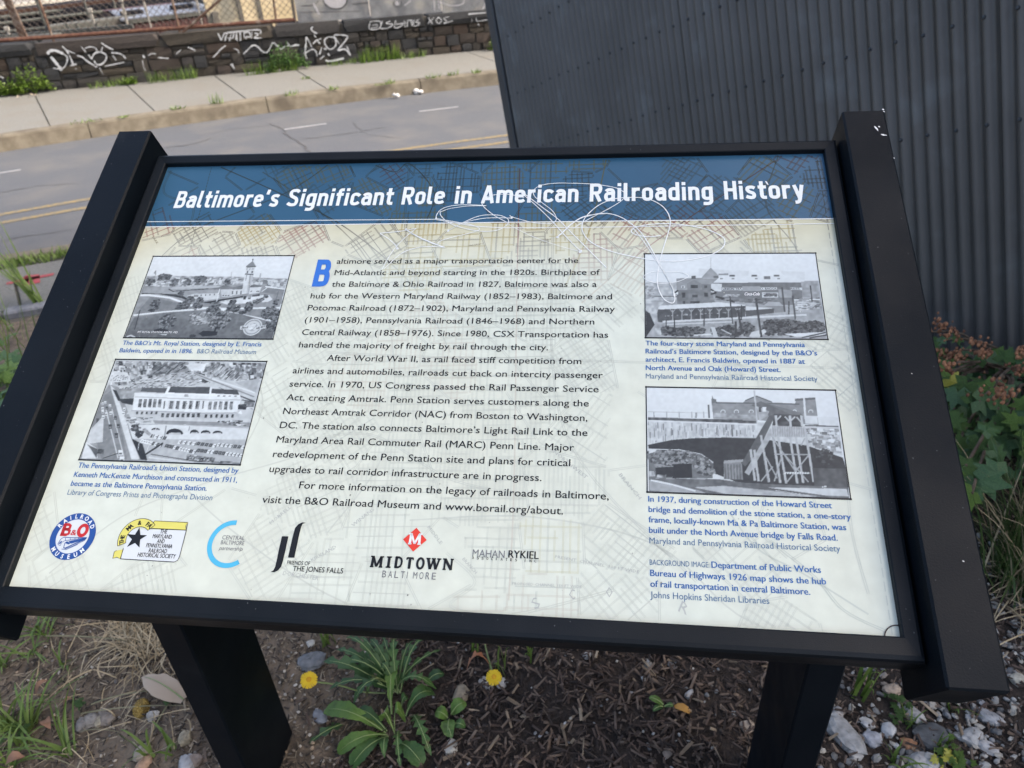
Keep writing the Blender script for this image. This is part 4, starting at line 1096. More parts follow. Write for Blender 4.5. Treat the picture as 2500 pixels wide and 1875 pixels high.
for k in range(8): p.poly([(985 + 50 * k, 600), (1012 + 50 * k, 601), (1005 + 50 * k, 640), (978 + 50 * k, 638)], .22, .2, 3)
for k in range(6): p.poly([(1410 + 52 * k, 610), (1432 + 52 * k, 611), (1426 + 52 * k, 645), (1405 + 52 * k, 642)], .18, .1)
p.poly([(1735, 515), (1815, 510), (1810, 565), (1730, 560)], .14); p.line([(1750, 520), (1880, 545)], .3, .006); p.poly([(1730, 600), (1760, 570), (1775, 610)], .95); p.line([(1770, 470), (1890, 490)], .2, .006); p.line([(1820, 545), (1890, 548)], .9, .008)
p.poly([(620, 640), (1860, 660), (1850, 720), (640, 690)], .78, .05); p.poly([(900, 670), (1850, 690), (1845, 735), (920, 700)], .55, .05)
p.clutter([(640, 640), (900, 640), (880, 700), (640, 700)], 30, .3, .98, .015, .03, .006, .01); p.clutter([(1530, 660), (1840, 670), (1830, 745), (1520, 690)], 34, .15, .95, .012, .03, .006, .012); p.poly([(1170, 708), (1225, 708), (1220, 722), (1175, 722)], .9)
p.poly([(660, 700), (1840, 740), (1830, 850), (1010, 860), (700, 850)], .87, .04); p.line([(640, 715), (1010, 705), (1840, 745)], .65, .005)
for (x0, x1, y0, h_) in ((690, 765, 740, 30), (885, 968, 742, 20), (1030, 1195, 750, 50), (1262, 1348, 760, 32), (1368, 1462, 765, 28), (1484, 1580, 770, 25)):
    q = [(x0 + (x1 - x0) * (1 - math.cos(t)) / 2, y0 + h_ * (1 - math.sin(t))) for t in np.linspace(0, 3.1416, 12)]; p.poly(q + [(x1, y0 + h_ * 1.1), (x0, y0 + h_ * 1.1)], .07)
    p.poly([(x0 + (x1 - x0) * .2, y0 + h_ * .8), (x1 - (x1 - x0) * .15, y0 + h_ * .75), (x1 - (x1 - x0) * .1, y0 + h_ * 1.15), (x0 + (x1 - x0) * .1, y0 + h_ * 1.15)], .75, .1)
p.line([(1030, 720), (1010, 860)], .55, .008); p.line([(1260, 725), (1250, 770)], .6, .006); p.poly([(800, 750), (830, 748), (885, 800), (870, 825), (800, 775)], .6, .2, 3)
p.poly([(655, 730), (700, 850), (810, 870), (860, 1060), (780, 1050), (700, 870)], .10, .06); p.blob((735, 745), .03, .1, .5, 40); p.blob((770, 800), .02, .08, .2, 30)
p.poly([(700, 850), (1830, 860), (1750, 1100), (850, 1070), (800, 900)], .70, .05)
for (x0, y0, x1, y1, n, l) in ((790, 870, 970, 910, 9, .8), (890, 820, 1010, 840, 4, .9), (1030, 915, 1300, 975, 11, .85), (1340, 960, 1760, 1010, 13, .7), (1160, 880, 1300, 895, 4, .8), (1340, 895, 1500, 915, 5, .9), (1540, 905, 1780, 930, 7, .8)):
    for k in range(n):
        x = x0 + (x1 - x0) * k / max(1, n - 1); y = y0 + (y1 - y0) * k / max(1, n - 1); g_ = .95 if p.r.random() < .62 else .25
        p.poly([(x - 2, y - 16), (x + 22, y - 14), (x + 4, y + 18), (x - 20, y + 16)], g_); p.poly([(x + 22, y - 14), (x + 28, y - 10), (x + 10, y + 22), (x + 4, y + 18)], .18); p.poly([(x, y - 4), (x + 14, y - 3), (x + 9, y + 6), (x - 5, y + 5)], .45)
p.line([(830, 1000), (1000, 890)], .12, .012); p.line([(880, 1000), (1330, 1070), (1750, 1090)], .3, .006); p.line([(860, 1030), (1300, 1085)], .85, .008); p.poly([(1235, 1000), (1510, 1035), (1490, 1085), (1225, 1050)], .38, .25, 3); p.clutter([(1235, 1000), (1510, 1035), (1490, 1085), (1225, 1050)], 40, .1, .9, .006, .02, .004, .012); p.poly([(1560, 1065), (1680, 1070), (1675, 1095), (1555, 1090)], .5, .3, 3)
p.line([(935, 740), (830, 990)], .85, .004); p.line([(765, 885), (755, 960)], .85, .004); p.line([(410, 1040), (560, 990)], .15, .005)
p.finish('historic_photograph', 'printed grey aerial photograph of a long pale station and parked cars')

# photograph 3: stone station and sheds with painted signs
p = Paint((.2248, .4255, .0206, .1398), 260, zm(1550, 600, 4.424), 9, .95)
p.g -= p.Y * .12; p.g += (p.n[1] - .5) * .03
p.poly([(120, 400), (1980, 380), (2070, 1000), (115, 990)], .62, .10, 1)
p.poly([(120, 400), (460, 400), (470, 580), (125, 600)], .72, .1, 3); p.line([(130, 545), (470, 550)], .3, .006); p.blob((160, 500), .05, .5, .75, 50)
p.poly([(690, 250), (1230, 275), (1225, 330), (690, 330)], .87, .02); p.poly([(1580, 275), (1830, 285), (1830, 400), (1720, 400), (1580, 300)], .87, .02)
p.poly([(835, 330), (1720, 325), (1790, 400), (835, 400)], .90, .02); p.poly([(820, 400), (1790, 400), (1800, 450), (1100, 450), (940, 450), (820, 420)], .40, .05)
p.poly([(820, 450), (1800, 450), (1805, 560), (1700, 640), (1400, 640), (880, 560)], .42, .06); p.poly([(1790, 390), (1960, 380), (1990, 560), (1810, 560)], .60, .08, 3)
p.poly([(820, 410), (940, 412), (935, 495), (830, 490)], .85, .05); p.poly([(940, 455), (1158, 457), (1158, 482), (940, 480)], .9); p.poly([(1350, 452), (1532, 452), (1532, 477), (1350, 480)], .9); p.poly([(1675, 452), (1800, 454), (1805, 480), (1678, 478)], .9)
p.poly([(1155, 438), (1350, 440), (1355, 490), (1160, 490)], .62, .02); p.poly([(1155, 492), (1365, 494), (1370, 560), (1160, 560)], .42, .03); p.poly([(1372, 505), (1545, 508), (1545, 560), (1372, 560)], .85); p.clutter([(1385, 512), (1535, 515), (1535, 552), (1385, 552)], 40, .25, .4, .008, .02, .006, .01)
p.clutter([(950, 525), (1130, 525), (1130, 552), (950, 552)], 26, .6, .8, .01, .02, .004, .008); p.poly([(1545, 470), (1690, 480), (1700, 560), (1560, 560)], .6, .05)
for x, y in ((1020, 327), (1258, 327), (1498, 327)): p.poly([(x, 318), (x + 60, 318), (x + 60, 334), (x, 334)], .25)
for x, y in ((920, 357), (1045, 357), (1295, 357), (1535, 357)): p.poly([(x, 352), (x + 30, 352), (x + 30, 364), (x, 364)], .4)
p.poly([(1390, 332), (1460, 332), (1462, 364), (1394, 364)], .4, .1)
p.poly([(735, 330), (820, 238), (905, 325), (900, 352), (720, 348)], .58, .05); p.line([(820, 130), (820, 240)], .75, .004); p.poly([(850, 330), (905, 328), (905, 352), (850, 352)], .35); p.poly([(900, 305), (1010, 300), (1010, 320), (905, 320)], .55)
p.poly([(450, 355), (690, 350), (900, 355), (835, 410), (825, 420), (455, 480)], .56, .04); p.poly([(612, 330), (655, 325), (660, 362), (612, 362)], .3); p.poly([(565, 410), (640, 370), (720, 410), (718, 482), (568, 482)], .48, .04); p.poly([(720, 415), (820, 418), (820, 480), (722, 482)], .44)
p.poly([(450, 480), (820, 480), (870, 620), (460, 630)], .44, .10, 2); p.poly([(500, 432), (540, 432), (540, 460), (502, 460)], .85); p.poly([(508, 438), (530, 438), (530, 455), (508, 455)], .4)
for q in ([(605, 425), (680, 425), (680, 460), (605, 460)], [(748, 430), (780, 430), (780, 460), (748, 460)], [(510, 510), (545, 510), (545, 560), (512, 560)], [(620, 530), (680, 530), (680, 560), (620, 560)], [(750, 510), (790, 510), (790, 550), (750, 550)], [(520, 600), (545, 600), (545, 630), (520, 630)], [(600, 600), (700, 598), (700, 625), (600, 625)]): p.poly(q, .22, .1)
p.poly([(420, 510), (470, 485), (470, 530)], .9); p.line([(425, 512), (470, 485)], .1, .01); p.line([(820, 470), (880, 510), (820, 525)], .1, .01); p.line([(820, 495), (860, 500)], .85, .006); p.line([(870, 550), (1080, 608)], .15, .014)
p.poly([(240, 650), (900, 610), (1200, 640), (1180, 650), (300, 690), (240, 680)], .88, .02); p.poly([(240, 690), (1195, 650), (1190, 770), (300, 830), (250, 820)], .26, .06)
for k in range(9):
    x = 410 + 100 * k; p.line([(x, 690 - k * 2), (x, 810 - k * 5)], .6, .006); p.line([(x - 26, 688 - k * 2), (x, 720 - k * 2), (x + 26, 688 - k * 2)], .62, .005)
p.clutter([(330, 745), (1000, 715), (1000, 730), (330, 765)], 22, .5, .7, .006, .012, .008, .012)
p.poly([(1195, 655), (1500, 675), (1200, 700)], .85); p.poly([(1195, 700), (1500, 678), (1500, 725), (1200, 765)], .28); p.poly([(1395, 640), (1440, 605), (1560, 610), (1600, 650), (1480, 658)], .66, .04); p.poly([(1440, 650), (1600, 650), (1610, 715), (1505, 725), (1500, 678), (1400, 655)], .5, .04)
p.poly([(120, 600), (320, 610), (260, 660), (235, 760), (215, 850), (150, 720), (120, 690)], .72, .12, 3); p.poly([(120, 700), (165, 730), (215, 850), (230, 990), (118, 990)], .15)
p.poly([(230, 830), (1200, 775), (1850, 720), (2010, 735), (2070, 1000), (120, 990)], .60, .12, 2); p.line([(300, 820), (1850, 745)], .85, .012); p.line([(340, 850), (1050, 820)], .8, .008)
for (x, y, r, n) in ((350, 920, .04, 100), (450, 930, .04, 100), (560, 925, .045, 120), (680, 920, .04, 100), (900, 930, .04, 90), (1000, 910, .05, 140), (1060, 940, .04, 90), (1200, 880, .045, 100), (1220, 930, .04, 90), (1480, 860, .05, 120), (1560, 850, .05, 130), (1650, 850, .05, 130), (1750, 870, .05, 140), (1850, 880, .05, 140), (1950, 870, .05, 130), (1450, 920, .04, 90), (1600, 910, .05, 120), (1700, 930, .04, 90), (1800, 920, .04, 90)): p.blob((x, y), r, .08, .42, n, ry=r * .7)
p.clutter([(1700, 570), (1990, 560), (2010, 700), (1720, 720)], 130, .3, .95, .01, .04, .004, .01); p.clutter([(700, 570), (1600, 570), (1400, 630), (1100, 610)], 60, .3, .6, .01, .03, .004, .01)
p.poly([(820, 880), (865, 880), (900, 985), (850, 985)], .8); p.poly([(220, 890), (280, 890), (295, 980), (235, 975)], .7, .25, 3); p.line([(640, 965), (830, 955)], .9, .008); p.line([(930, 900), (1040, 955)], .85, .005); p.poly([(1260, 930), (1400, 900), (1420, 930), (1340, 985), (1230, 980)], .82, .05)
p.poly([(1600, 950), (2050, 930), (2060, 960), (1750, 985)], .88, .04); p.line([(1800, 990), (2060, 935)], .2, .008); p.line([(1880, 995), (2070, 960)], .2, .008)
for (x0, y0, x1, y1) in ((1025, 545, 1055, 840), (1305, 570, 1365, 985), (1585, 450, 1615, 715), (1150, 640, 1150, 800), (748, 670, 748, 870), (1110, 690, 1155, 940), (1088, 815, 1092, 980), (1660, 600, 1660, 740), (1700, 540, 1730, 800), (1890, 430, 1910, 600), (430, 780, 430, 890), (340, 800, 340, 880)): p.line([(x0, y0), (x1, y1)], .18, .007 if y1 < 900 else .012)
for y in (580, 605): p.clutter([(1220, y), (1390, y), (1390, y + 10), (1220, y + 10)], 20, .2, .35, .006, .012, .004, .008)
p.poly([(130, 580), (230, 560), (240, 585), (130, 600)], .8, .1)
p.finish('historic_photograph', 'printed grey photograph of a stone station beside long sheds with painted signs')
mb = MB()
for s_, x0, y0, x1, y1, cp, bo, c_, sh in [("UNION TRA", 950, 478, 1156, 480, .0027, .03, (.03, .035, .04), 0), ("O. BAGGR", 1352, 475, 1532, 475, .0026, .03, (.03, .035, .04), 0), ("RESS.", 1682, 475, 1790, 476, .0026, .03, (.03, .035, .04), 0), ("Coca-Cola", 1180, 538, 1345, 538, .0045, .03, (.7, .72, .73), .3)]:
    a = U(*zC(x0, y0)); b_ = U(*zC(x1, y1)); put(mb, s_, a[0], a[1], b_[0], cp, bold=bo, col=c_, z=.0005, shear=sh)
sub('photograph_signs', mb, M_print)

# photograph 4: timber stair tower under a stone bridge
p = Paint((.225, .4258, -.1667, -.0447), 270, zm(1550, 900, 2.765), 11, .93)
p.g -= p.Y * .25 * .4; p.g += (p.n[0] - .5) * .04
p.poly([(515, 205), (545, 210), (555, 228), (730, 232), (745, 215), (820, 185), (925, 230), (1080, 238), (1090, 205), (1215, 197), (1240, 385), (840, 350), (530, 340)], .52, .05)
p.poly([(1080, 205), (1215, 197), (1218, 210), (1078, 222)], .35); p.poly([(520, 183), (530, 205), (550, 210), (548, 232), (520, 236)], .4); p.line([(545, 232), (1110, 242)], .28, .006); p.line([(745, 218), (820, 187), (925, 228)], .3, .006); p.line([(1140, 200), (1148, 330)], .88, .01)
for x in (595, 685, 785, 1075, 1185): p.poly([(x - 16, 300), (x - 16, 286), (x - 8, 279), (x + 8, 279), (x + 16, 286), (x + 16, 300)], .85); p.poly([(x - 11, 300), (x - 11, 288), (x, 283), (x + 11, 288), (x + 11, 300)], .5)
p.poly([(530, 300), (820, 318), (820, 340), (530, 335)], .6, .15, 3); p.poly([(1140, 320), (1230, 322), (1235, 375), (1150, 372)], .85, .06); p.poly([(1230, 325), (1365, 330), (1372, 388), (1240, 385)], .86, .02)
p.poly([(90, 335), (530, 345), (1140, 382), (1372, 390), (1400, 590), (1160, 520), (700, 462), (400, 470), (90, 515)], .78, .07, 3)
p.clutter([(90, 360), (820, 385), (820, 465), (400, 465), (90, 505)], 150, .42, .9, .003, .006, .02, .05); p.clutter([(1145, 400), (1375, 410), (1395, 585), (1170, 520)], 220, .35, .95, .012, .03, .010, .02)
p.poly([(90, 330), (820, 350), (820, 372), (90, 348)], .3, .1, 3); p.line([(90, 352), (820, 378)], .9, .006); p.line([(1145, 385), (1372, 392)], .2, .006); p.line([(655, 380), (660, 460)], .25, .006)
p.poly([(90, 515), (250, 482), (400, 470), (620, 465), (830, 472), (1160, 520), (1400, 600), (1430, 690), (1440, 800), (700, 770), (520, 700), (530, 630), (450, 575), (300, 545), (95, 540)], .14, .03)
p.poly([(95, 545), (300, 550), (450, 580), (530, 640), (525, 740), (95, 740)], .38, .05); 
for (x, y, r) in ((150, 590, .06), (250, 600, .07), (350, 610, .07), (440, 640, .06), (480, 690, .04), (200, 640, .05), (300, 650, .05)): p.blob((x, y), r, .15, .62, 150, ry=r * .6)
p.poly([(95, 540), (150, 545), (140, 560), (95, 575)], .85); p.poly([(255, 645), (385, 640), (388, 735), (255, 740)], .10); p.poly([(140, 660), (262, 655), (260, 730), (145, 730)], .13); p.line([(140, 664), (262, 658)], .55, .005); p.poly([(98, 690), (130, 692), (140, 725), (98, 728)], .7, .15, 3); p.poly([(150, 715), (215, 715), (210, 735), (150, 735)], .5, .3, 3)
p.poly([(95, 740), (560, 745), (750, 770), (1200, 790), (1435, 800), (1445, 880), (98, 825)], .35, .10, 2)
p.poly([(98, 748), (150, 750), (450, 825), (500, 850), (100, 820)], .62, .05); p.line([(110, 752), (250, 780), (410, 825)], .92, .008); p.poly([(600, 790), (1000, 830), (1250, 860), (1100, 868), (620, 845), (400, 800)], .70, .10, 2); p.poly([(900, 800), (1425, 810), (1440, 862), (1180, 850), (950, 822)], .80, .08, 2); p.line([(850, 800), (1300, 862)], .3, .008)
p.poly([(600, 640), (720, 625), (730, 750), (600, 745)], .48, .06, 3); p.poly([(600, 620), (730, 612), (735, 628), (600, 640)], .6)
for k in range(6): p.line([(608 + 20 * k, 645), (612 + 20 * k, 745)], .3, .004)
# the stair tower
p.poly([(795, 245), (850, 225), (1120, 300), (1128, 322), (935, 310), (830, 252)], .42, .03); p.poly([(785, 248), (850, 222), (1050, 310), (950, 312), (905, 320)], .36, .03); p.line([(805, 150), (825, 360)], .75, .008)
p.poly([(905, 320), (950, 310), (830, 560), (745, 660), (720, 640), (840, 430)], .30, .04); p.poly([(915, 400), (925, 455), (815, 640), (770, 720), (740, 700)], .66, .06, 3); p.poly([(925, 385), (1140, 398), (1145, 465), (930, 460)], .68, .05, 3)
for k in range(14): p.line([(930 + 16 * k, 390), (932 + 16 * k, 460)], .5, .002)
p.poly([(940, 318), (1120, 325), (1130, 395), (925, 385)], .22, .1, 3); p.line([(935, 312), (1130, 322)], .25, .01)
for x in (950, 1045, 1122): p.line([(x, 318), (x + 5, 392)], .75, .012)
for (a_, b2) in (((955, 350), (985, 320)), ((1010, 325), (1045, 360)), ((1045, 360), (1080, 325)), ((1090, 328), (1122, 365))): p.line([a_, b2], .72, .008)
for (x0, y0, x1, y1) in ((850, 450, 905, 765), (930, 455, 980, 770), (965, 455, 1020, 775), (1045, 462, 1095, 775), (1085, 465, 1135, 772), (1145, 400, 1205, 765), (780, 545, 810, 755), (805, 548, 835, 760)): p.line([(x0, y0), (x1, y1)], .70, .012)
for (x0, y0, x1, y1) in ((940, 578, 1170, 580), (925, 460, 1080, 690), (1000, 570, 1170, 765), (1170, 585, 1020, 770), (870, 590, 900, 765), (880, 590, 960, 740), (1145, 470, 1120, 520), (1000, 700, 1180, 705), (850, 760, 930, 660), (990, 590, 940, 760)): p.line([(x0, y0), (x1, y1)], .62, .007)
for k in range(10): p.poly([(1010 + 17 * k, 698), (1020 + 17 * k, 698), (1017 + 17 * k, 710), (1007 + 17 * k, 710)], .9)
p.poly([(790, 610), (815, 612), (815, 670), (795, 672)], .7, .04); p.poly([(820, 255), (905, 290), (895, 320), (840, 355)], .66, .08, 3); p.poly([(860, 262), (885, 262), (885, 292), (862, 292)], .9); p.poly([(835, 262), (850, 262), (852, 295), (836, 295)], .2); p.line([(498, 245), (502, 335)], .2, .008)
for x in (130, 215, 300, 385, 465): p.line([(x, 292), (x + 2, 335)], .5, .004)
p.line([(90, 293), (490, 300)], .7, .003); p.poly([(408, 298), (420, 298), (420, 335), (408, 335)], .55)
p.blob((1280, 600), .05, .1, .3, 60); p.poly([(1195, 670), (1420, 675), (1430, 800), (1210, 790)], .26, .08); p.clutter([(1260, 790), (1290, 790), (1290, 800), (1260, 800)], 6, .9, .95, .005, .01, .004, .008)
p.finish('historic_photograph', 'printed grey photograph of a timber stair tower under a stone bridge')

# ================================================================== GROUND AND STREET
M_asphalt = mat('asphalt', (0.027, 0.0306, 0.0378), (0.0774, 0.0846, 0.0972), scale=150, rough=0.85, bump=0.006, bscale=150, ramp=(.3, .7), c3=(0.080, 0.080, 0.081), s3=1.4, r3=(0.48, 0.75), detail=10)
M_conc = mat('sidewalk_concrete', (0.092, 0.0925, 0.085), (0.138, 0.139, 0.130), scale=40, rough=0.9, bump=0.005, bscale=120, ramp=(.3, .7), c3=(0.1109, 0.1063, 0.0924), s3=2.2, r3=(0.5, 0.75), detail=10)
M_kerb = mat('kerb_concrete', (0.084, 0.072, 0.052), (0.12, 0.106, 0.08), scale=9, rough=0.9, bump=0.004, bscale=60, c3=(0.06, 0.05, 0.036), s3=3, r3=(0.5, 0.7))
M_kerbtop = M_kerb
M_joint = mat('dark_joint', (0.05, 0.0475, 0.04), (0.07, 0.065, 0.055), rough=0.95)
M_yel = mat('worn_yellow_paint', (0.1642, 0.1214, 0.04641), (0.09282, 0.08389, 0.06426), scale=28, rough=0.8, ramp=(0.40, 0.58), detail=12)
M_wpaint = mat('worn_white_paint', (0.225, 0.2295, 0.2385), (0.126, 0.1283, 0.135), scale=30, rough=0.8, ramp=(0.45, 0.7), detail=10)
M_redpaint = mat('red_spray_paint', (0.275, 0.025, 0.03), (0.2, 0.05, 0.05), scale=60, rough=0.7)
M_soil = mat('garden_soil', WHITE, (0.55, 1.45), scale=26, rough=0.95, bump=0.014, bscale=70, detail=12, attr='Col')
M_far = mat('rail_yard_ground', (0.11, 0.10, 0.09), (0.18, 0.17, 0.15), scale=0.5, rough=0.95)

TB = 4.78                                       # back edge of the planting bed
def T_of(x, y): return -x * E1[1] + y * E2[1]
def hgt(x, y):
    T = -x * E1[1] + y * E2[1]
    t = min(1, max(0, (T - 1.7) / (TB - 0.15 - 1.7)))
    t = t * t * (3 - 2 * t)
    q_ = .795 * (x - .18) + .607 * (y + .74)
    dq = min(1, max(0, (q_ - 2.25) / .6)) * (1 if x > .4 else 0)
    return -0.34 * dq * dq * (3 - 2 * dq) * (1 - t) - 0.80 * t + 0.012 * math.sin(7.1 * x + 2 * y) * math.sin(6.3 * y - x) + 0.006 * math.sin(19 * x + 3) * math.sin(17 * y)
# bed terrain, fine near the sign, coarse farther out
def grid_terrain():
    mb = MB()
    ss = list(np.concatenate([np.linspace(-30, -5, 8), np.linspace(-4.6, -1.6, 24), np.linspace(-1.5, 2.6, 110), np.linspace(2.8, 6, 16), np.linspace(8, 30, 8)]))
    ts = list(np.concatenate([np.linspace(-25, -3, 6), np.linspace(-2, -.9, 6), np.linspace(-.8, 2.2, 90), np.linspace(2.3, TB, 24)]))
    n = len(ts)
    V = []
    for s_ in ss:
        for t_ in ts:
            x, y, _ = ST(s_, t_)
            V.append((x, y, hgt(x, y)))
    F = [(i * n + j, (i + 1) * n + j, (i + 1) * n + j + 1, i * n + j + 1) for i in range(len(ss) - 1) for j in range(n - 1)]
    mb.add(V, F)
    for (x, y, z) in V:     # bare brown earth at the left, dark compost under the mulch
        k = min(1, max(0, (x + .34 - .12 * math.sin(y * 9) - .15 * (y - .3)) / .18 + .5)) if x > -3 and y < 1.6 else 1
        if y > .95 and x > -.9: k = 1
        if x < -1.9 or T_of(x, y) > 3.0 and x < -1: k = .35
        mb.c.append(tuple(a * (1 - k) + b_ * k for a, b_ in zip((.135, .105, .075), (.030, .023, .019))))
    return mb
o = grid_terrain().build('planting_bed_ground', M_soil, None, smooth=True); tag(o, kind='structure')

def wall_T(s): return 13.52 - 0.13 * s
def sheet(name, m, s0, s1, f0, f1, z, n=60):
    mb = MB(); S_ = np.linspace(s0, s1, n); V = []
    for s_ in S_: V += [ST(s_, f0(s_), z), ST(s_, f1(s_), z)]
    mb.add(V, [(2 * i, 2 * i + 2, 2 * i + 3, 2 * i + 1) for i in range(n - 1)])
    return mb.build(name, m)
tag(sheet('road', M_asphalt, -40, 40, lambda s: 5.9, lambda s: TC(s) + 0.1, ZS, 120), kind='structure')
mb = MB(); mb.add([(-600, -600, -1.3), (600, -600, -1.3)] + [ST(600, 12.5, -1.3), ST(-600, 12.5, -1.3)], [(0, 1, 2, 3)])
tag(mb.build('ground', mat('earth', (.10, .09, .07), (.14, .13, .10), scale=1, rough=.95)), kind='structure')
mb = MB(); mb.add([ST(-700, 14.5, -5.2), ST(700, 14.5, -5.2), ST(700, 900, -5.2), ST(-700, 900, -5.2)], [(0, 1, 2, 3)])
tag(mb.build('rail_yard_ground', M_far), kind='structure')
# retaining core below the parapet
core = MB(); core.add([ST(-40, wall_T(-40) + .5, -5.3), ST(40, wall_T(40) + .5, -5.3), ST(40, wall_T(40) + .5, -.2), ST(-40, wall_T(-40) + .5, -.2)], [(0, 1, 2, 3)])
tag(core.build('embankment', M_joint), kind='structure')

# road paint, cracks
mb = MB()
def stp(mb, s0, s1, off, w_, z=0.004, mi=0, n=12):
    V = []
    for s_ in np.linspace(s0, s1, n): V += [ST(s_, TC(s_) + off - w_ / 2, ZS + z), ST(s_, TC(s_) + off + w_ / 2, ZS + z)]
    mb.add(V, [(2 * i, 2 * i + 2, 2 * i + 3, 2 * i + 1) for i in range(n - 1)], mi)
stp(mb, -25, 25, -2.97, .085, n=60); stp(mb, -25, 25, -3.27, .085, n=60)
o = tag(mb.build('yellow_road_line', M_yel), kind='structure')
mb = MB()
for k in range(-6, 7):
    if k in (-1,): continue
    stp(mb, .22 + 1.85 * k, .78 + 1.85 * k, -1.17, .055, n=3)
o = tag(mb.build('white_lane_dash', M_wpaint), kind='structure')
M_crack = mat('crack_tar', (0.028, 0.028, 0.03), (0.044, 0.044, 0.046), scale=30, rough=.8)
def crack(pts, w0, name='road_crack'):
    mb = MB(); P = []
    Q = [G(px, py, ZS)[:2] for px, py in pts]
    for a, b_ in zip(Q[:-1], Q[1:]):
        for k in range(6):
            q = a + (b_ - a) * k / 6; P.append((q[0] + rnd.uniform(-.02, .02), q[1] + rnd.uniform(-.02, .02)))
    mb.strip(P, [w0 * rnd.uniform(.4, 1.3) for _ in P], ZS + .004)
    return tag(mb.build(name, M_crack), kind='structure')
crack([(657, 302), (690, 315), (700, 330), (740, 352), (760, 380)], .02)
crack([(1260, 345), (1000, 372)], .008)
crack([(405, 361), (470, 352), (530, 335)], .022)
crack([(660, 306), (560, 317), (480, 330)], .010)
crack([(0, 470), (90, 455), (205, 446)], .012)
crack([(0, 590), (70, 575), (190, 560)], .012)
crack([(860, 300), (900, 330), (1000, 340)], .008)
crack([(1010, 250), (1100, 262), (1230, 268)], .009)
crack([(730, 342), (860, 325), (960, 308)], .014)

# far kerb: one stone per joint
kerb = tag(empty('far_kerb', ST(0, TC(0), ZS)), kind='structure')
js = [-11.5, -9.2, -6.9, -4.6, -2.27, .10, 2.39, 4.7, 7, 9.3, 11.6]
for a, b_ in zip(js[:-1], js[1:]):
    mb = MB(); n = 7; V = []
    prof = [(-.02, -.1), (0.0, .0), (.045, .165), (.065, .185), (.20, .195), (.20, -.1)]
    for i in range(n):
        s_ = a + .006 + (b_ - a - .012) * i / (n - 1)
        for (d, z) in prof: V.append(ST(s_, TC(s_) + d, ZS + z + rnd.uniform(-.002, .002)))
    k = len(prof)
    F = [(i * k + j, (i + 1) * k + j, (i + 1) * k + j + 1, i * k + j + 1) for i in range(n - 1) for j in range(k - 1)]
    F += [tuple(range(k)), tuple((n - 1) * k + j for j in range(k))]
    mb.add(V, F); mb.build('kerb_stone', M_kerb, kerb)
# far sidewalk slabs with the joints where the photograph has them
walk = tag(empty('far_sidewalk', ST(0, TC(0) + 1, ZS)), kind='structure')
jf = [-9.8, -8.2, -6.6, -5.3, -4.05, -2.74, -1.42, -.17, 1.0, 3.9, 6.8, 9.7]
jb = [-10.5, -9, -7.5, -6.2, -4.95, -3.49, -2.06, -.63, .67, 3.7, 6.8, 9.7]
for i in range(len(jf) - 1):
    g_ = .009
    V = []; q = []
    for (sf_, sb_) in ((jf[i] + g_, jb[i] + g_), (jf[i + 1] - g_, jb[i + 1] - g_)):
        q += [(sf_, TC(sf_) + .203), (sb_, wall_T(sb_) + .25)]
    dz = rnd.uniform(-.003, .003)
    mb = MB()
    (a, b_, c_, d_) = q[0], q[2], q[3], q[1]
    top = [ST(*p_, ZS + .195 + dz) for p_ in (a, b_, c_, d_)]; bot = [ST(*p_, ZS + .08) for p_ in (a, b_, c_, d_)]
    mb.add(top + bot, [(0, 1, 2, 3), (0, 4, 5, 1), (1, 5, 6, 2), (2, 6, 7, 3), (3, 7, 4, 0)])
    mb.build('slab', M_conc, walk)
mb = MB(); V = []
for s_ in np.linspace(-12, 12, 40): V += [ST(s_, TC(s_) + .19, ZS + .17), ST(s_, wall_T(s_) + .3, ZS + .17)]
mb.add(V, [(2 * i, 2 * i + 2, 2 * i + 3, 2 * i + 1) for i in range(39)]); mb.build('joint_bed', M_joint, walk)

# near side: kerb top, grass strip, sidewalk, granite edging
nk = tag(empty('near_kerb', ST(-2, 6, ZS)), kind='structure')
for a in np.arange(-12, 12, 2.4):
    mb = MB(); c_ = ST(a + 1.2, 6.03, ZS + .04); mb.box(c_, (1.192, .075, .13), np.array([E1, E2, [0, 0, 1.0]]).T, bev=.015); mb.build('kerb_stone', M_kerb, nk)
nw = tag(empty('near_sidewalk', ST(-2, 5.3, ZS)), kind='structure')
SJ = [-12, -9, -6, -3.7, -2.11, -.4, 1.3, 3, 6, 9, 12]
RS = np.array([E1, E2, [0, 0, 1.0]]).T
for a, b_ in zip(SJ[:-1], SJ[1:]):
    mb = MB(); sk = .22
    P_ = [(a + .012 - sk * .5, 5.74), (b_ - .012 - sk * .5, 5.74), (b_ - .012 + sk * .5, 4.88), (a + .012 + sk * .5, 4.88)]
    z_ = ZS + .165
    mb.add([ST(*p_, z_) for p_ in P_] + [ST(*p_, z_ - .1) for p_ in P_], [(3, 2, 1, 0), (0, 1, 5, 4), (1, 2, 6, 5), (2, 3, 7, 6), (3, 0, 4, 7)]); mb.build('slab', M_conc, nw)
mb = MB(); mb.add([ST(-12, 4.7, ZS + .14), ST(12, 4.7, ZS + .14), ST(12, 6.0, ZS + .14), ST(-12, 6.0, ZS + .14)], [(0, 1, 2, 3)]); mb.build('joint_bed', M_joint, nw)
M_gran = mat('granite_edging', (0.104, 0.112, 0.128), (0.168, 0.176, 0.192), scale=25, rough=.85, bump=.004)
ge = tag(empty('bed_edging', ST(-2, 4.82, ZS)), kind='structure')
for i, a in enumerate(np.arange(-9, 9, .46)):
    mb = MB(); mb.box(ST(a + .23, 4.82 + rnd.uniform(-.01, .01), ZS + .12), (.222, .055, .07 + rnd.uniform(0, .01)), RS, bev=.012); mb.build('edging_stone', M_gran, ge)
mb = MB()
zp = ZS + .169
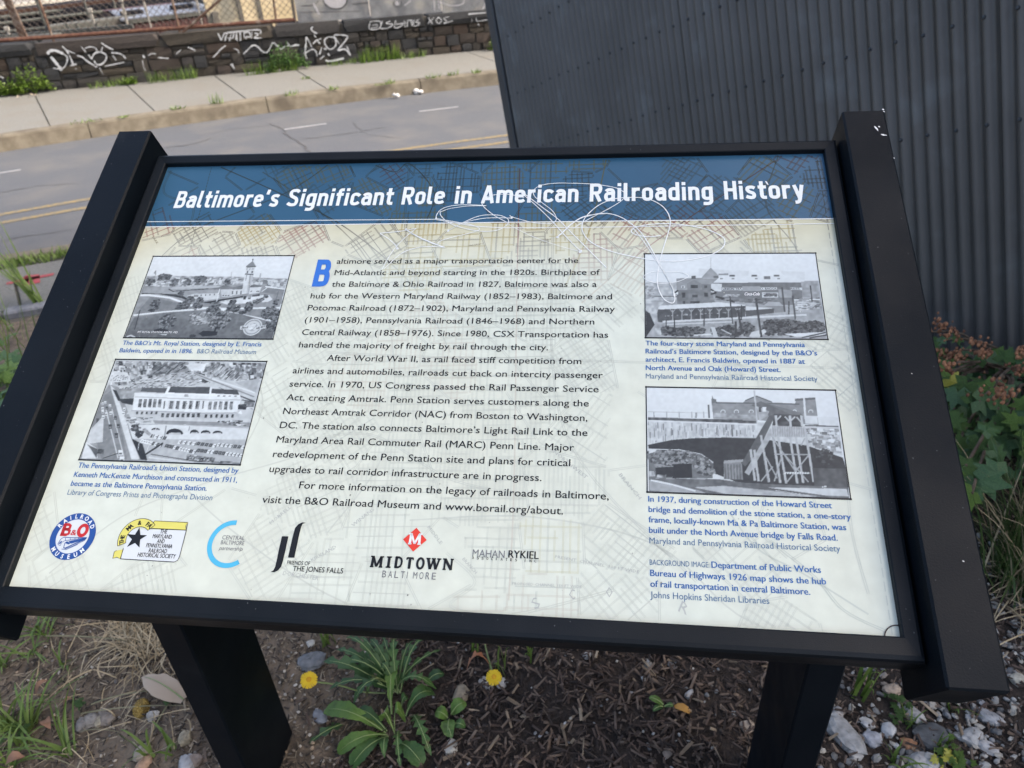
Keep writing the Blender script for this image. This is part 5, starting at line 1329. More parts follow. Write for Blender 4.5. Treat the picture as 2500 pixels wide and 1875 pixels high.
for pts, w_ in (([(16, 692), (60, 683), (131, 669)], .05), ([(60, 676), (88, 672), (90, 690), (62, 695), (60, 676)], .05), ([(66, 684), (84, 682)], .09)):
    Q = [G(*p_, zp)[:2] for p_ in pts]; mb.strip([tuple(q) for q in Q], w_, zp)
tag(mb.build('utility_mark', M_redpaint), 'red sprayed utility mark across the near sidewalk joint', 'paint mark')

# ================================================================== STONE PARAPET, FENCE
M_mortar = mat('old_mortar', (0.05, 0.045, 0.0375), (0.085, 0.0775, 0.065), scale=12, rough=.95, bump=.01)
M_stone = mat('rubble_stone', (0.32, 0.32, 0.33), (0.85, 0.82, 0.78), scale=11, rough=.85, bump=.035, bscale=16, detail=12, ramp=(.3, .7),
              rand=[(0.0, (.022, .027, .034)), (1.0, (.045, .046, .05)), (.25, (.04, .045, .053)), (.42, (.058, .049, .036)), (.55, (.028, .033, .04)), (.68, (.085, .069, .047)), (.8, (.05, .047, .044)), (.9, (.075, .05, .036))])
M_spray = mat('white_spray_paint', (0.4464, 0.465, 0.4836), (0.3596, 0.3782, 0.3968), scale=20, rough=.6)
zw0 = ZS + .19
wall = tag(empty('stone_wall', ST(0, wall_T(0) + .2, zw0)), 'low dark rubble stone wall with long capstones and white graffiti across the road', 'wall')
wdir = E1 - .13 * E2; wdir = wdir / np.linalg.norm(wdir); wn = np.array([-wdir[1], wdir[0], 0])
RWL = np.array([wdir, wn, [0, 0, 1.0]]).T
def WPT(s, d, z): # s along street frame, d = depth behind the face
    p_ = np.array(ST(s, wall_T(s), 0)) + wn * d; return (p_[0], p_[1], z)
mb = MB(); mb.box(WPT(0, .26, zw0 + .26), (13, .20, .36), RWL); mb.build('mortar_core', M_mortar, wall)
# six differently chipped stone meshes
def stone_mesh(i, sub_=2):
    r = random.Random(100 + i); mb = MB()
    n = sub_ + 1
    V = []; F = []; idx = {}
    def vid(a, b_, c_):
        k = (a, b_, c_)
        if k not in idx:
            p_ = np.array([a, b_, c_], float) / n * 2 - 1
            rd = np.sign(p_) * np.minimum(1, np.abs(p_))
            q = p_.copy(); ex = sum(1 for t in p_ if abs(t) > .99)
            q *= (1 - .035 * (ex - 1)) if ex > 1 else 1
            q += np.array([r.uniform(-.05, .05), r.uniform(-.06, .10), r.uniform(-.07, .07)])
            idx[k] = len(V); V.append(q)
        return idx[k]
    for ax in range(3):
        o_ = [j for j in range(3) if j != ax]
        for sd2 in (0, n):
            for a in range(n):
                for b_ in range(n):
                    q = []
                    for da, db in ((0, 0), (1, 0), (1, 1), (0, 1)):
                        k = [0, 0, 0]; k[ax] = sd2; k[o_[0]] = a + da; k[o_[1]] = b_ + db; q.append(vid(*k))
                    F.append(tuple(q))
    mb.add(V, F)
    return mb.mesh('stone', M_stone)
SM = [stone_mesh(i, 1) for i in range(8)]
def place_stone(s0, s1, z0, z1, d0, depth, parent, name):
    c_ = WPT((s0 + s1) / 2, d0 + depth / 2, (z0 + z1) / 2)
    o = bpy.data.objects.new(name, rnd.choice(SM)); sc.collection.objects.link(o)
    o.matrix_world = Matrix.Translation(c_) @ Matrix(((wdir[0], wn[0], 0, 0), (wdir[1], wn[1], 0, 0), (0, 0, 1, 0), (0, 0, 0, 1))) @ Matrix.Diagonal(((s1 - s0) / 2, depth / 2, (z1 - z0) / 2, 1))
    bpy.context.view_layer.update
    o.parent = parent; o.matrix_parent_inverse = Matrix.Translation(parent.location).inverted()
    return o
capz = lambda s: zw0 + .735 - .012 * (s + 3.5)
s_ = -7.2
for s0, s1 in [(-8.2, -6.4), (-6.4, -4.6), (-4.6, -3.2), (-3.2, -1.3), (-1.3, .52), (.52, 1.62), (1.62, 3.05), (3.05, 4.3), (4.3, 5.6), (5.6, 7)]:
    z1 = capz((s0 + s1) / 2)
    place_stone(s0 + .008, s1 - .008, z1 - .185, z1, -.03, .50, wall, 'capstone')
rows = [(0.0, .145), (.152, .335), (.342, .52)]
for ri, (z0, z1) in enumerate(rows):
    s_ = -7.4 + ri * .13
    while s_ < 6.2:
        L_ = rnd.choice((rnd.uniform(.16, .3), rnd.uniform(.3, .62))) if s_ < 1.8 else rnd.uniform(.17, .36)
        zt = capz(s_) - .19 - zw0
        za, zb = z0 / .527 * zt, z1 / .527 * zt
        if rnd.random() < .32 and zb - za > .15:
            zm_ = (za + zb) / 2 + rnd.uniform(-.02, .02)
            place_stone(s_, s_ + L_ - .02, zw0 + za, zw0 + zm_ - .006, rnd.uniform(-.01, .02), .3, wall, 'stone'); place_stone(s_, s_ + L_ * .6 - .02, zw0 + zm_ + .006, zw0 + zb, rnd.uniform(-.01, .02), .3, wall, 'stone'); place_stone(s_ + L_ * .6, s_ + L_ - .02, zw0 + zm_ + .006, zw0 + zb, rnd.uniform(-.01, .02), .3, wall, 'stone')
        else:
            place_stone(s_, s_ + L_ - .018, zw0 + za + rnd.uniform(-.008, .008), zw0 + zb + rnd.uniform(-.008, .008), rnd.uniform(-.015, .02), .3, wall, 'stone')
        s_ += L_
# graffiti strokes sprayed on the face
zg1 = zm(0, 0, 6.9125); zg2 = zm(280, 0, 6.9125); zg3 = zm(560, 0, 6.9125); zg4 = zm(860, 0, 5.821)
def wallpt(px, py, off):
    d = ray(px, py); n = wn; p0 = np.array(ST(0, wall_T(0), 0)) + wn * off
    k = ((p0 - CAM) @ n) / (d @ n); return CAM + k * d
def spray(mb, zf, pts, w_, off=-.058, sm=True):
    Q = [np.array(wallpt(*zf(*p_), off)) for p_ in pts]
    Q2 = [(q @ wdir, q[2]) for q in Q]
    if sm and len(Q2) > 2: Q2 = smooth_pts(Q2, 4)
    ww = w_
    base = np.array(ST(0, wall_T(0), 0)) + wn * off; bd = base @ wn
    n = len(Q2)
    V = []
    for i, p_ in enumerate(Q2):
        q0 = Q2[max(i - 1, 0)]; q1 = Q2[min(i + 1, n - 1)]
        dx, dy = q1[0] - q0[0], q1[1] - q0[1]; L_ = math.hypot(dx, dy) + 1e-9
        k = ww * .74 * rnd.uniform(.5, 1.2) / 2
        for sg in (1, -1):
            a, b_ = p_[0] - dy / L_ * k * sg, p_[1] + dx / L_ * k * sg
            v = wdir * a + wn * bd; V.append((v[0], v[1], b_))
    mb.add(V, [(2 * i, 2 * i + 1, 2 * i + 3, 2 * i + 2) for i in range(n - 1)])
TAGS = [
 (zg1, [([(820, 920), (815, 880), (880, 850), (960, 860), (1060, 905)], .055), ([(860, 960), (960, 1080), (1040, 1180)], .06), ([(1060, 905), (1130, 960), (1125, 1060), (1050, 1160), (900, 1150)], .026), ([(1050, 780), (1110, 840), (1160, 910)], .028), ([(1130, 850), (1270, 905)], .02), ([(1170, 930), (1215, 1040), (1240, 1110)], .032), ([(1190, 1110), (1290, 1080)], .04),
        ([(1300, 940), (1380, 960), (1480, 1040), (1600, 1110)], .032), ([(1370, 790), (1450, 880)], .026), ([(1430, 820), (1520, 790), (1610, 810), (1635, 870)], .02), ([(1710, 720), (1790, 780), (1910, 840)], .03), ([(1730, 790), (1710, 860)], .02), ([(1540, 1000), (1600, 900), (1700, 880), (1790, 930), (1780, 1020), (1700, 1090), (1620, 1080), (1590, 1020)], .028), ([(1490, 920), (1550, 1000)], .022),
        ([(1880, 890), (2000, 900), (2080, 940), (2120, 990)], .028), ([(1900, 930), (1960, 1020)], .014), ([(1770, 1120), (1900, 1090), (2100, 1050)], .018), ([(1600, 1130), (1650, 1120)], .025), ([(1680, 1140), (1740, 1260)], .012), ([(1010, 1185), (1050, 1180)], .03), ([(1270, 1160), (1290, 1165)], .02), ([(0, 1290), (60, 1320)], .04)]),
 (zg2, [([(480, 930), (500, 980)], .045), ([(560, 940), (620, 905), (690, 910)], .018), ([(730, 970), (820, 980), (910, 985)], .026), ([(1040, 910), (1120, 840)], .016), ([(1230, 800), (1290, 815), (1360, 855)], .026), ([(1660, 970), (1720, 910), (1790, 830), (1870, 770)], .024), ([(2010, 820), (2080, 850), (2090, 900)], .018), ([(1980, 1070), (2010, 1150)], .035), ([(470, 1020), (480, 1100), (520, 1200)], .012),
        ([(1740, 560), (1800, 680)], .022), ([(1800, 680), (1850, 560)], .02), ([(1860, 690), (1900, 560), (2000, 555), (1990, 640), (1900, 640)], .024), ([(2050, 560), (2040, 670)], .02), ([(1850, 560), (2212, 525)], .024), ([(2110, 545), (2130, 680)], .02), ([(2180, 540), (2190, 640)], .02)]),
 (zg3, [([(-20, 545), (240, 520), (510, 505), (520, 570)], .028), ([(120, 540), (130, 690)], .022), ([(190, 545), (180, 690)], .022), ([(240, 560), (330, 540), (350, 620), (280, 620), (290, 660)], .024), ([(380, 540), (370, 650)], .018), ([(420, 560), (490, 580), (420, 640), (540, 640)], .026), ([(30, 560), (0, 690)], .02),
        ([(240, 910), (310, 840), (400, 765), (480, 790), (560, 870), (640, 880), (700, 780), (740, 720), (800, 770), (870, 830), (930, 790), (1010, 770)], .026), ([(970, 700), (1020, 780)], .022), ([(1030, 790), (1120, 760), (1180, 765)], .036), ([(1410, 450), (1380, 490), (1410, 530), (1480, 565)], .03), ([(1430, 590), (1460, 630)], .022),
        ([(1300, 620), (1290, 760), (1280, 900), (1310, 990)], .032), ([(1310, 630), (1360, 730), (1390, 800)], .026), ([(1250, 900), (1290, 890), (1400, 830), (1460, 870), (1480, 950)], .024), ([(1410, 740), (1470, 680), (1550, 655)], .026), ([(1480, 680), (1530, 740)], .02), ([(1560, 800), (1520, 920)], .028), ([(1680, 620), (1610, 670), (1620, 760), (1690, 830), (1770, 800), (1800, 730), (1770, 640), (1680, 620)], .026), ([(1590, 820), (1640, 830)], .03),
        ([(1760, 600), (1850, 740)], .026), ([(1770, 590), (1880, 590), (1995, 620), (1900, 760), (1830, 850), (1950, 830), (2040, 930)], .028), ([(1980, 780), (2050, 940)], .018), ([(1530, 1000), (1600, 940)], .022), ([(1660, 900), (1690, 940)], .03), ([(1620, 1020), (1720, 1030), (1930, 985)], .034), ([(20, 1080), (90, 1160)], .024)]),
 (zg4, [([(250, 330), (245, 415), (380, 405), (400, 310), (330, 300), (250, 310)], .020), ([(280, 360), (350, 350), (350, 385), (260, 400)], .014), ([(430, 300), (400, 400), (510, 400)], .020), ([(540, 300), (480, 330), (580, 350), (500, 400)], .020), ([(620, 290), (600, 390), (660, 390), (720, 340), (620, 345)], .018), ([(740, 290), (750, 390)], .018), ([(700, 330), (790, 320)], .014), ([(790, 280), (780, 380)], .016), ([(830, 290), (850, 370), (850, 290), (800, 290)], .014), ([(880, 280), (870, 370), (950, 350)], .016), ([(950, 275), (900, 310), (960, 330), (900, 370)], .016),
        ([(1080, 250), (1140, 340)], .014), ([(1160, 250), (1070, 340)], .014), ([(1230, 245), (1190, 290), (1230, 335), (1270, 290), (1230, 245)], .018), ([(1370, 240), (1300, 260), (1340, 300), (1300, 335), (1430, 295)], .016), ([(1650, 200), (1900, 180)], .03), ([(1700, 260), (1700, 310)], .012), ([(1760, 250), (1780, 300), (1920, 280)], .012), ([(1790, 340), (1800, 360)], .02)])]
gm = MB()
for zf, L_ in TAGS:
    for pts, w_ in L_: spray(gm, zf, pts, w_)
tag(gm.build('graffiti', M_spray, wall), kind='stuff')

# rusty chain-link fence on the wall
M_rust = mat('rusty_steel', (0.042, 0.0189, 0.0126), (0.1008, 0.063, 0.042), scale=14, rough=.85, bump=.004, c3=(0.1386, 0.1176, 0.1008), s3=6, r3=(.55, .7))
M_rust2 = mat('rust_rail', (0.0432, 0.0126, 0.0072), (0.0936, 0.0432, 0.0252), scale=18, rough=.9, bump=.004, c3=(0.126, 0.0972, 0.0792), s3=7, r3=(.58, .7))
M_wire = mat('grey_wire', (0.03932, 0.03025, 0.02571), (0.0726, 0.06353, 0.05748), scale=3, rough=.7, metal=.1)
fence = empty('chain_link_fence', WPT(-2, .18, zw0 + .74), 'rusty chain link fence with bent posts standing on the stone wall', 'fence')
fo = .13
def FP(px, py, off=fo): return np.array(wallpt(px, py, off))
zc = lambda s: capz(s)
mb = MB()
a = WPT(-8.2, fo, zc(-8.2) + .055); b_ = FP(722, 55); b_[2] = zc(1.3) + .055
mb.tube([a, b_], .032, 8); mb.build('bottom_rail', M_rust2, fence)
def post(px0, py0, px1, r, m=M_rust):
    base = FP(px1, py0); top = FP(px0, 0)
    d = top - base; d /= np.linalg.norm(d)
    mb = MB(); mb.tube([base, base + d * .9, base + d * 2.1], r, 8); mb.build('post', m, fence)
post(95, 106, 133, .022); post(420, 80, 439, .022)
post(668, 66, 676, .02); post(713, 60, 722, .025, M_wire)
p0, p1 = FP(445, 79, fo - .03), FP(537, 0, fo - .03); d = p1 - p0
mb = MB(); mb.tube([p0, p0 + d * 2.2], .021, 8); mb.build('diagonal_brace', M_rust, fence)
p0, p1 = FP(62, 98, .55), FP(18, 0, .55); d = (p1 - p0) / np.linalg.norm(p1 - p0)
mb = MB(); mb.box((p0 + d * .5), (.055, .03, 1.1), np.array([wdir, np.cross(d, wdir), d]).T); mb.build('steel_stanchion', M_rust, fence)
# diamond mesh
mb = MB()
e0 = np.array(WPT(-8, fo + .01, 0)); sF = -8.0; sE = float(FP(722, 55)[:2] @ E1[:2])
Lf = (sE - sF) * 1.008; Hf = 1.9; dm = .105
zb_ = lambda a: zc(sF + a) + .05
k = -Hf
while k < Lf:
    for sg in (1, -1):
        a0 = k; a1 = k + Hf
        lo, hi = max(a0, 0), min(a1, Lf)
        if hi <= lo: continue
        def Y(a): return (a - a0) if sg > 0 else Hf - (a - a0)
        P_ = []
        for aa in (lo, hi):
            v = e0 + wdir * aa + wn * (.004 * sg); P_.append((v[0], v[1], zb_(0) - .1 * aa / Lf * .4 + Y(aa)))
        mb.tube(P_, .0048, 3, cap=False)
    k += dm
mb.build('chain_link_mesh', M_wire, fence)

# painted grey hoarding panel behind mesh on the right part of the wall
M_board = mat('weathered_grey_board', (0.1688, 0.1856, 0.2025), (0.3375, 0.3544, 0.3544), scale=4, rough=.85, detail=10, ramp=(.38, .66), c3=(0.405, 0.3965, 0.3544), s3=3.2, r3=(.55, .72), bump=.003)
hb0 = FP(726, 60, .10); hoard = empty('painted_hoarding', tuple(hb0), 'grey weathered board with faded graffiti behind fine mesh on top of the wall', 'board')
s0h = float(hb0[:2] @ E1[:2])
nb_ = 4; Wb = 1.22
for i in range(nb_):
    mb = MB(); c_ = np.array(WPT(s0h + Wb * (i + .5), .13, zc(s0h + Wb * (i + .5)) + .90))
    mb.box(c_, (Wb / 2 - .006, .012, .9), RWL, bev=.003); mb.build('board', M_board, hoard)
mb = MB()
for k in range(int(Wb * nb_ / .032)):
    a = np.array(WPT(s0h + .01 + .032 * k, .105, 0)); z0 = zc(s0h + .032 * k) + .01
    mb.tube([(a[0], a[1], z0), (a[0], a[1], z0 + 1.7)], .0035, 3, cap=False)
mb.build('fine_mesh', M_wire, hoard)
M_pale = mat('pale_spray_paint', (0.4875, 0.4875, 0.507), (0.6045, 0.5948, 0.6045), scale=8, rough=.7)
M_dkp = mat('dark_spray_paint', (0.05, 0.055, 0.0625), (0.075, 0.08, 0.085), scale=8, rough=.7)
gm = MB(); gd = MB()
cc = [wallpt(*zg3(x, y), .112) for x, y in ((1590, 0), (1620, 60), (1700, 120), (1800, 140), (1900, 120), (1960, 50), (1975, 0), (1990, -200), (1800, -260), (1600, -200))]
gm.add(cc, [tuple(range(len(cc)))]); gm.build('pale_graffiti', M_pale, hoard)
for zf, pts, w_, g_ in [(zg3, [(1580, 0), (1620, 75), (1700, 135), (1800, 150), (1910, 130), (1975, 50), (1985, 0), (1985, -80)], .03, gd), (zg4, [(600, 0), (590, 80), (690, 95), (700, 0)], .02, gd), (zg4, [(1160, 0), (1170, 150)], .04, gm), (zg4, [(1220, 20), (1400, 80), (1560, 60), (1590, 0)], .03, gm), (zg4, [(620, 20), (650, 70)], .09, gm), (zg4, [(1215, 0), (1240, 130)], .03, gm), (zg4, [(740, 80), (830, 10)], .03, gm), (zg4, [(0, 60), (230, 40)], .02, gd), (zg4, [(1850, 140), (1890, 60), (1900, 0)], .05, gm), (zg3, [(1200, 100), (1400, 90), (1500, 20)], .02, gd), (zg3, [(1420, 60), (1520, 250)], .05, gm), (zg3, [(1180, 210), (2200, 190)], .012, gd)]:
    g1 = MB(); spray(g1, zf, pts, w_, off=.111); g1.build('pale_graffiti' if g_ is gm else 'dark_graffiti', M_pale if g_ is gm else M_dkp, hoard)


# ================================================================== BEYOND THE WALL
def edge3(p0, p1, T0):
    s_, z = onplaneT(*p0, T0)
    P0 = np.array(ST(s_, T0, z)); P1 = G(*p1, z)
    return P0, P1
def ebox(mb, p0, p1, T0, h, depth, mi=0, bev=0.0):
    P0, P1 = edge3(p0, p1, T0)
    d = P1 - P0; L_ = np.linalg.norm(d); d /= L_; n = np.array([-d[1], d[0], 0])
    c_ = (P0 + P1) / 2 + n * depth / 2 - np.array([0, 0, h / 2])
    mb.box(c_, (L_ / 2, depth / 2, h / 2), np.array([d, n, [0, 0, 1.0]]).T, mi, None, bev)
    return P0, P1, d, n
M_tan = mat('tan_concrete', (0.3875, 0.3177, 0.1938), (0.5115, 0.434, 0.2868), scale=1.6, rough=.9, detail=10, c3=(0.186, 0.1821, 0.1472), s3=1.1, r3=(.50, .68), bump=.01)
M_tan2 = mat('grey_recess', (0.085, 0.08, 0.07), (0.12, 0.1125, 0.095), scale=4, rough=.9)
M_maroon = mat('maroon_cladding', (0.0308, 0.00896, 0.01008), (0.0476, 0.01568, 0.01568), scale=2, rough=.6, stretch=(0.56, 0.56, 4.48))
M_roofm = mat('grey_blue_roof', (0.0825, 0.0957, 0.1254), (0.1188, 0.1353, 0.165), scale=3, rough=.5)
M_trim = mat('grey_green_trim', (0.03, 0.0345, 0.0315), (0.045, 0.0495, 0.045), scale=4, rough=.8)
M_plat = mat('platform_concrete', (0.03094, 0.03403, 0.03094), (0.05362, 0.05569, 0.05055), scale=1.2, rough=.9, detail=9, c3=(0.07012, 0.06187, 0.05156), s3=1.4, r3=(.58, .7))
M_black = mat('soot_black_steel', (0.006, 0.007, 0.010), (0.013, 0.014, 0.018), scale=3, rough=.9, spec=.05)
M_brown = mat('brown_girder', (0.0216, 0.01152, 0.009), (0.0396, 0.0234, 0.018), scale=2, rough=.9, spec=.1)
M_pale2 = mat('pale_ledge', (0.1625, 0.156, 0.1398), (0.208, 0.2015, 0.1852), scale=2, rough=.8)

b = empty('concrete_block_building', ST(-3.0, 17.5, -5.2), 'sunlit tan concrete building with a narrow grey pier behind the chain link fence', 'building')
s0_, _ = onplaneT(505, 40, 17.5); s1_, _ = onplaneT(760, 40, 17.5)
mb = MB(); mb.box(ST((s0_ + s1_) / 2, 19.0, -1.6), ((s1_ - s0_) / 2, 1.5, 3.6), RS, bev=.02); mb.build('wall', M_tan, b)
sa, _ = onplaneT(519, 45, 17.45); sb2, _ = onplaneT(536, 45, 17.45); _, zt = onplaneT(525, 28, 17.45)
mb = MB(); mb.box(ST((sa + sb2) / 2, 17.46, (zt - 5.2) / 2), ((sb2 - sa) / 2, .07, (zt + 5.2) / 2), RS, bev=.01); mb.build('pier', M_tan2, b)
for x in (592, 640): 
    sa, _ = onplaneT(x, 45, 17.45); mb = MB(); mb.box(ST(sa, 17.49, -1.6), (.035, .02, 3.6), RS); mb.build('vertical_seam', M_tan2, b)

b = empty('railway_shed', ST(-10, 24, -5.2), 'dark red railway shed with a blue grey metal roof beyond the fence', 'building')
mb = MB(); P0, P1, d, n = ebox(mb, (318, 51), (512, 28), 24, 4.0, 4.5); mb.build('wall', M_maroon, b)
mb = MB(); P0, P1, d, n = ebox(mb, (314, 48), (516, 25), 23.9, .10, .16); mb.build('gutter', M_trim, b)
mb = MB(); up = 1.05; A = P0 - d * .2 + np.array([0, 0, .03]); B = P1 + d * .3 + np.array([0, 0, .03])
mb.add([A, B, B + n * 2.2 + [0, 0, .07], A + n * 2.2 + [0, 0, .07], A + n * 4.4 - [0, 0, .1], B + n * 4.4 - [0, 0, .1], A - [0, 0, .05], B - [0, 0, .05]], [(0, 1, 2, 3), (3, 2, 5, 4), (6, 7, 1, 0)]); mb.build('roof', M_roofm, b)
for f_ in (.16, .66): 
    mb = MB(); mb.box(A + (B - A) * f_ + n * .9 + [0, 0, .07], (.28, .25, .04), np.array([d, n, [0, 0, 1.0]]).T); mb.build('roof_hatch', M_black, b)
for f_ in (.85,):
    mb = MB(); mb.box(A + (B - A) * f_ + n * 1.2 + [0, 0, .2], (.06, 1.2, .06), np.array([d, n, [0, 0, 1.0]]).T); mb.build('roof_seam', M_trim, b)
for q in range(22):
    mb = MB(); c_ = P0 + (P1 - P0) * (q + .5) / 22 - n * .02 - [0, 0, 2.1]; mb.box(c_, (.035, .02, 1.95), np.array([d, n, [0, 0, 1.0]]).T); mb.build('batten', M_maroon, b)

b = empty('station_platform', ST(-14, 23, -5.2), 'weathered grey green concrete platform wall beyond the fence at left', 'platform')
mb = MB(); ebox(mb, (118, 64), (335, 37), 23.5, 5, .5, bev=.03); mb.build('platform_wall', M_plat, b)
mb = MB(); ebox(mb, (-120, 96), (322, 60), 22.2, .09, .12); mb.build('coping_pipe', M_trim, b)
mb = MB(); ebox(mb, (-120, 96), (128, 84), 22.6, 5, .4, bev=.03); mb.build('low_wall', M_plat, b)
for x in (163, 187, 235, 262):
    mb = MB(); p_ = np.array(ST(onplaneT(x, 60, 23.3)[0], 23.3, 0)); zz_ = onplaneT(x, 56, 23.3)[1]; mb.tube([(p_[0], p_[1], zz_), (p_[0], p_[1], zz_ - 1.4)], .035, 6); mb.build('pipe', M_trim, b)

b = empty('railway_girder_bridge', ST(-18, 30, -5.2), 'black girder railway bridge with pale ledge and long pipes in the far left distance', 'bridge')
mb = MB(); ebox(mb, (-140, 52), (330, 2), 30, 6, 3); mb.build('girder', M_black, b)
mb = MB(); ebox(mb, (-140, 44), (330, -8), 29.9, .22, .3); mb.build('brown_beam', M_brown, b)
mb = MB(); ebox(mb, (-140, 35), (330, -32), 31.5, .17, .5, bev=.02); mb.build('ledge', M_pale2, b)
for y0, y1 in ((45, 9), (60, 24), (79, 51)):
    mb = MB(); P0, P1 = edge3((-140, y0 + 14), (330, y1 - 5), 29.6); mb.tube([P0, P1], .055, 6); mb.build('pipe', M_trim, b)
for x in (217, 288, 103): 
    mb = MB(); p0_ = np.array(ST(*[onplaneT(x, 40, 28.5)[0], 28.5], onplaneT(x, 62, 28.5)[1])); mb.tube([p0_, p0_ + [0, 0, 1.3], p0_ + [-.2, .1, 1.9], p0_ + [-.6, .2, 2.2]], .04, 6); mb.build('catenary_bracket', M_trim, b)
b = empty('brick_rail_building', ST(-6, 36, -5.2), 'brown brick building with dark openings behind the railway shed', 'building')
mb = MB(); ebox(mb, (285, 16), (760, -45), 36, 8, 5); mb.build('wall', M_brown, b)
mb = MB(); ebox(mb, (300, 6), (760, -53), 35.9, .8, .3); mb.build('dark_opening', M_black, b)
gi = [(x, y) for x, y in ((305, 27), (358, 22), (483, 8), (231, 52), (313, 58), (30, 97))]
for (x, y) in gi:
    mb = MB(); z0 = onplaneT(x, y + 8, 23.3)
    mb.box(ST(z0[0], 23.3, z0[1] + .13), (.03, .03, .13), RS, bev=.01); mb.box(ST(z0[0], 23.3, z0[1] + .34), (.055, .05, .05), RS, bev=.01); mb.tube([ST(z0[0], 23.3, z0[1]), ST(z0[0], 23.3, z0[1] - .6)], .02, 6)
    o = mb.build('trackside_signal', M_pale2)
    tag(o, {305: 'small pale signal lamp just left of the blue grey roof', 358: 'pale signal lamp above the left roof hatch', 483: 'pale signal lamp over the right end of the blue grey roof', 231: 'pale signal lamp in front of the platform wall', 313: 'lowest pale signal lamp beside the red shed corner', 30: 'pale signal lamp behind the leftmost stanchion'}[x], 'signal', 'trackside signal lamps')

# ================================================================== CORRUGATED STRUCTURE
M_corr = mat('charcoal_corrugated_metal', (0.078, 0.075, 0.070), (0.100, 0.096, 0.090), scale=1.2, rough=.42, metal=.25, stretch=(1.55, 1.55, 1.55), c3=(0.1318, 0.1395, 0.1395), s3=2.5, r3=(.58, .8), bump=.0004, bscale=200)
M_corrd = mat('dark_trim_metal', (0.036, 0.0432, 0.0516), (0.0504, 0.0576, 0.066), scale=3, rough=.45, metal=.3)
def un(v): return v / np.linalg.norm(v)
Wn = -un(np.cross(un(RC.T @ np.array([-1000., -257.5, FPX])), un(RC.T @ np.array([1787, 8722.5, FPX]))))
Wa = un(RC.T @ np.array([-1000., -257.5, FPX]))
if Wn @ (CAM - (CAM + ray(1800, 200))) < 0: Wn = -Wn
KW = 3.0
B0 = CAM - Wn * KW
Wb_ = np.cross(Wn, Wa)
if Wb_[2] > 0: Wb_ = -Wb_
def onW(px, py):
    d = ray(px, py); k = ((B0 - CAM) @ Wn) / (d @ Wn); q = CAM + k * d - B0
    return float(q @ Wa), float(q @ Wb_)
PITCH = .0571; AMP = .0105
aL = (onW(1196, 0)[0] + onW(1262, 367)[0]) / 2
cw = empty('corrugated_metal_wall', tuple(B0 + Wa * 2.2 + Wb_ * 1.6), 'tall dark grey corrugated metal wall with slanting ribs behind the sign', 'wall')
def prof(a): return AMP * math.sin(2 * math.pi * a / PITCH) 
ratio = []
edges = [aL - .03, aL - .03 - 19 * PITCH, aL - .03 - 33 * PITCH, aL - .03 - 47 * PITCH, aL - .03 - 61 * PITCH, aL - .03 - 75 * PITCH, aL - .03 - 150 * PITCH]
for i in range(len(edges) - 1):
    a1, a0 = edges[i], edges[i + 1]
    if i < len(edges) - 2: a0 -= PITCH * .5
    off = .0015 * (i % 2)
    n_ = int((a1 - a0) / PITCH * 10)
    mb = MB(); V = []
    bs = [-4.4, -1.2, 0.0, 2.3]
    for b_ in bs:
        for k in range(n_ + 1):
            a = a0 + (a1 - a0) * k / n_
            wob = .0012 * math.sin(a * 3.1 + b_ * 1.7 + i)
            p_ = B0 + Wa * a + Wb_ * b_ + Wn * (prof(a) + off + wob); V.append(p_)
    m_ = n_ + 1
    F = [(r * m_ + k, r * m_ + k + 1, (r + 1) * m_ + k + 1, (r + 1) * m_ + k) for r in range(len(bs) - 1) for k in range(n_)]
    mb.add(V, F); mb.build('corrugated_sheet', M_corr, cw, smooth=True)
mb = MB(); mb.box(B0 + Wa * (aL - 4.2) + Wb_ * (-1.05) - Wn * .06, (4.2, 3.35, .04), np.array([Wa, Wb_, Wn]).T); mb.build('backing_wall', M_corrd, cw)
mb = MB(); RW3 = np.array([Wa, Wb_, Wn]).T
mb.box(B0 + Wa * (aL + .012) + Wb_ * (-1.05) - Wn * .03, (.045, 3.35, .052), RW3, bev=.004)
mb.build('corner_trim', M_corrd, cw)
mb = MB(); mb.box(B0 + Wa * (aL - .042) + Wb_ * (-1.05) + Wn * .014, (.006, 3.35, .009), RW3, bev=.002); mb.build('trim_lip', M_corrd, cw)
smb = MB()
for k in range(6):
    t0, t1 = 2 * math.pi * k / 6, 2 * math.pi * (k + 1) / 6
    smb.add([(math.cos(t0) * .0085, math.sin(t0) * .0085, 0), (math.cos(t1) * .0085, math.sin(t1) * .0085, 0), (math.cos(t1) * .0062, math.sin(t1) * .0062, .0065), (math.cos(t0) * .0062, math.sin(t0) * .0062, .0065), (0, 0, .0072)], [(0, 1, 2, 3), (3, 2, 4)])
sme = smb.mesh('screw', M_corrd)
MW = Matrix(((Wa[0], Wb_[0], Wn[0], 0), (Wa[1], Wb_[1], Wn[1], 0), (Wa[2], Wb_[2], Wn[2], 0), (0, 0, 0, 1)))
rowpx = [((1239, 90), (1392, 3)), ((1286, 218), (1783, 6)), ((1476, 310), (2463, 25)), ((2186, 343), (2472, 296))]
for (pa, pb) in rowpx:
    a0, b0_ = onW(*pa); a1, b1_ = onW(*pb)
    k = int((aL - .06) / PITCH)
    a = (k + .25) * PITCH
    while a > .9:
        b_ = b0_ + (b1_ - b0_) * (a - a0) / (a1 - a0)
        o = bpy.data.objects.new('screw', sme); sc.collection.objects.link(o)
        o.matrix_world = Matrix.Translation(tuple(B0 + Wa * a + Wb_ * (b_ + rnd.uniform(-.004, .004)) + Wn * (AMP + .001))) @ MW
        o.parent = cw; o.matrix_parent_inverse = Matrix.Translation(cw.location).inverted()
        a -= 2 * PITCH

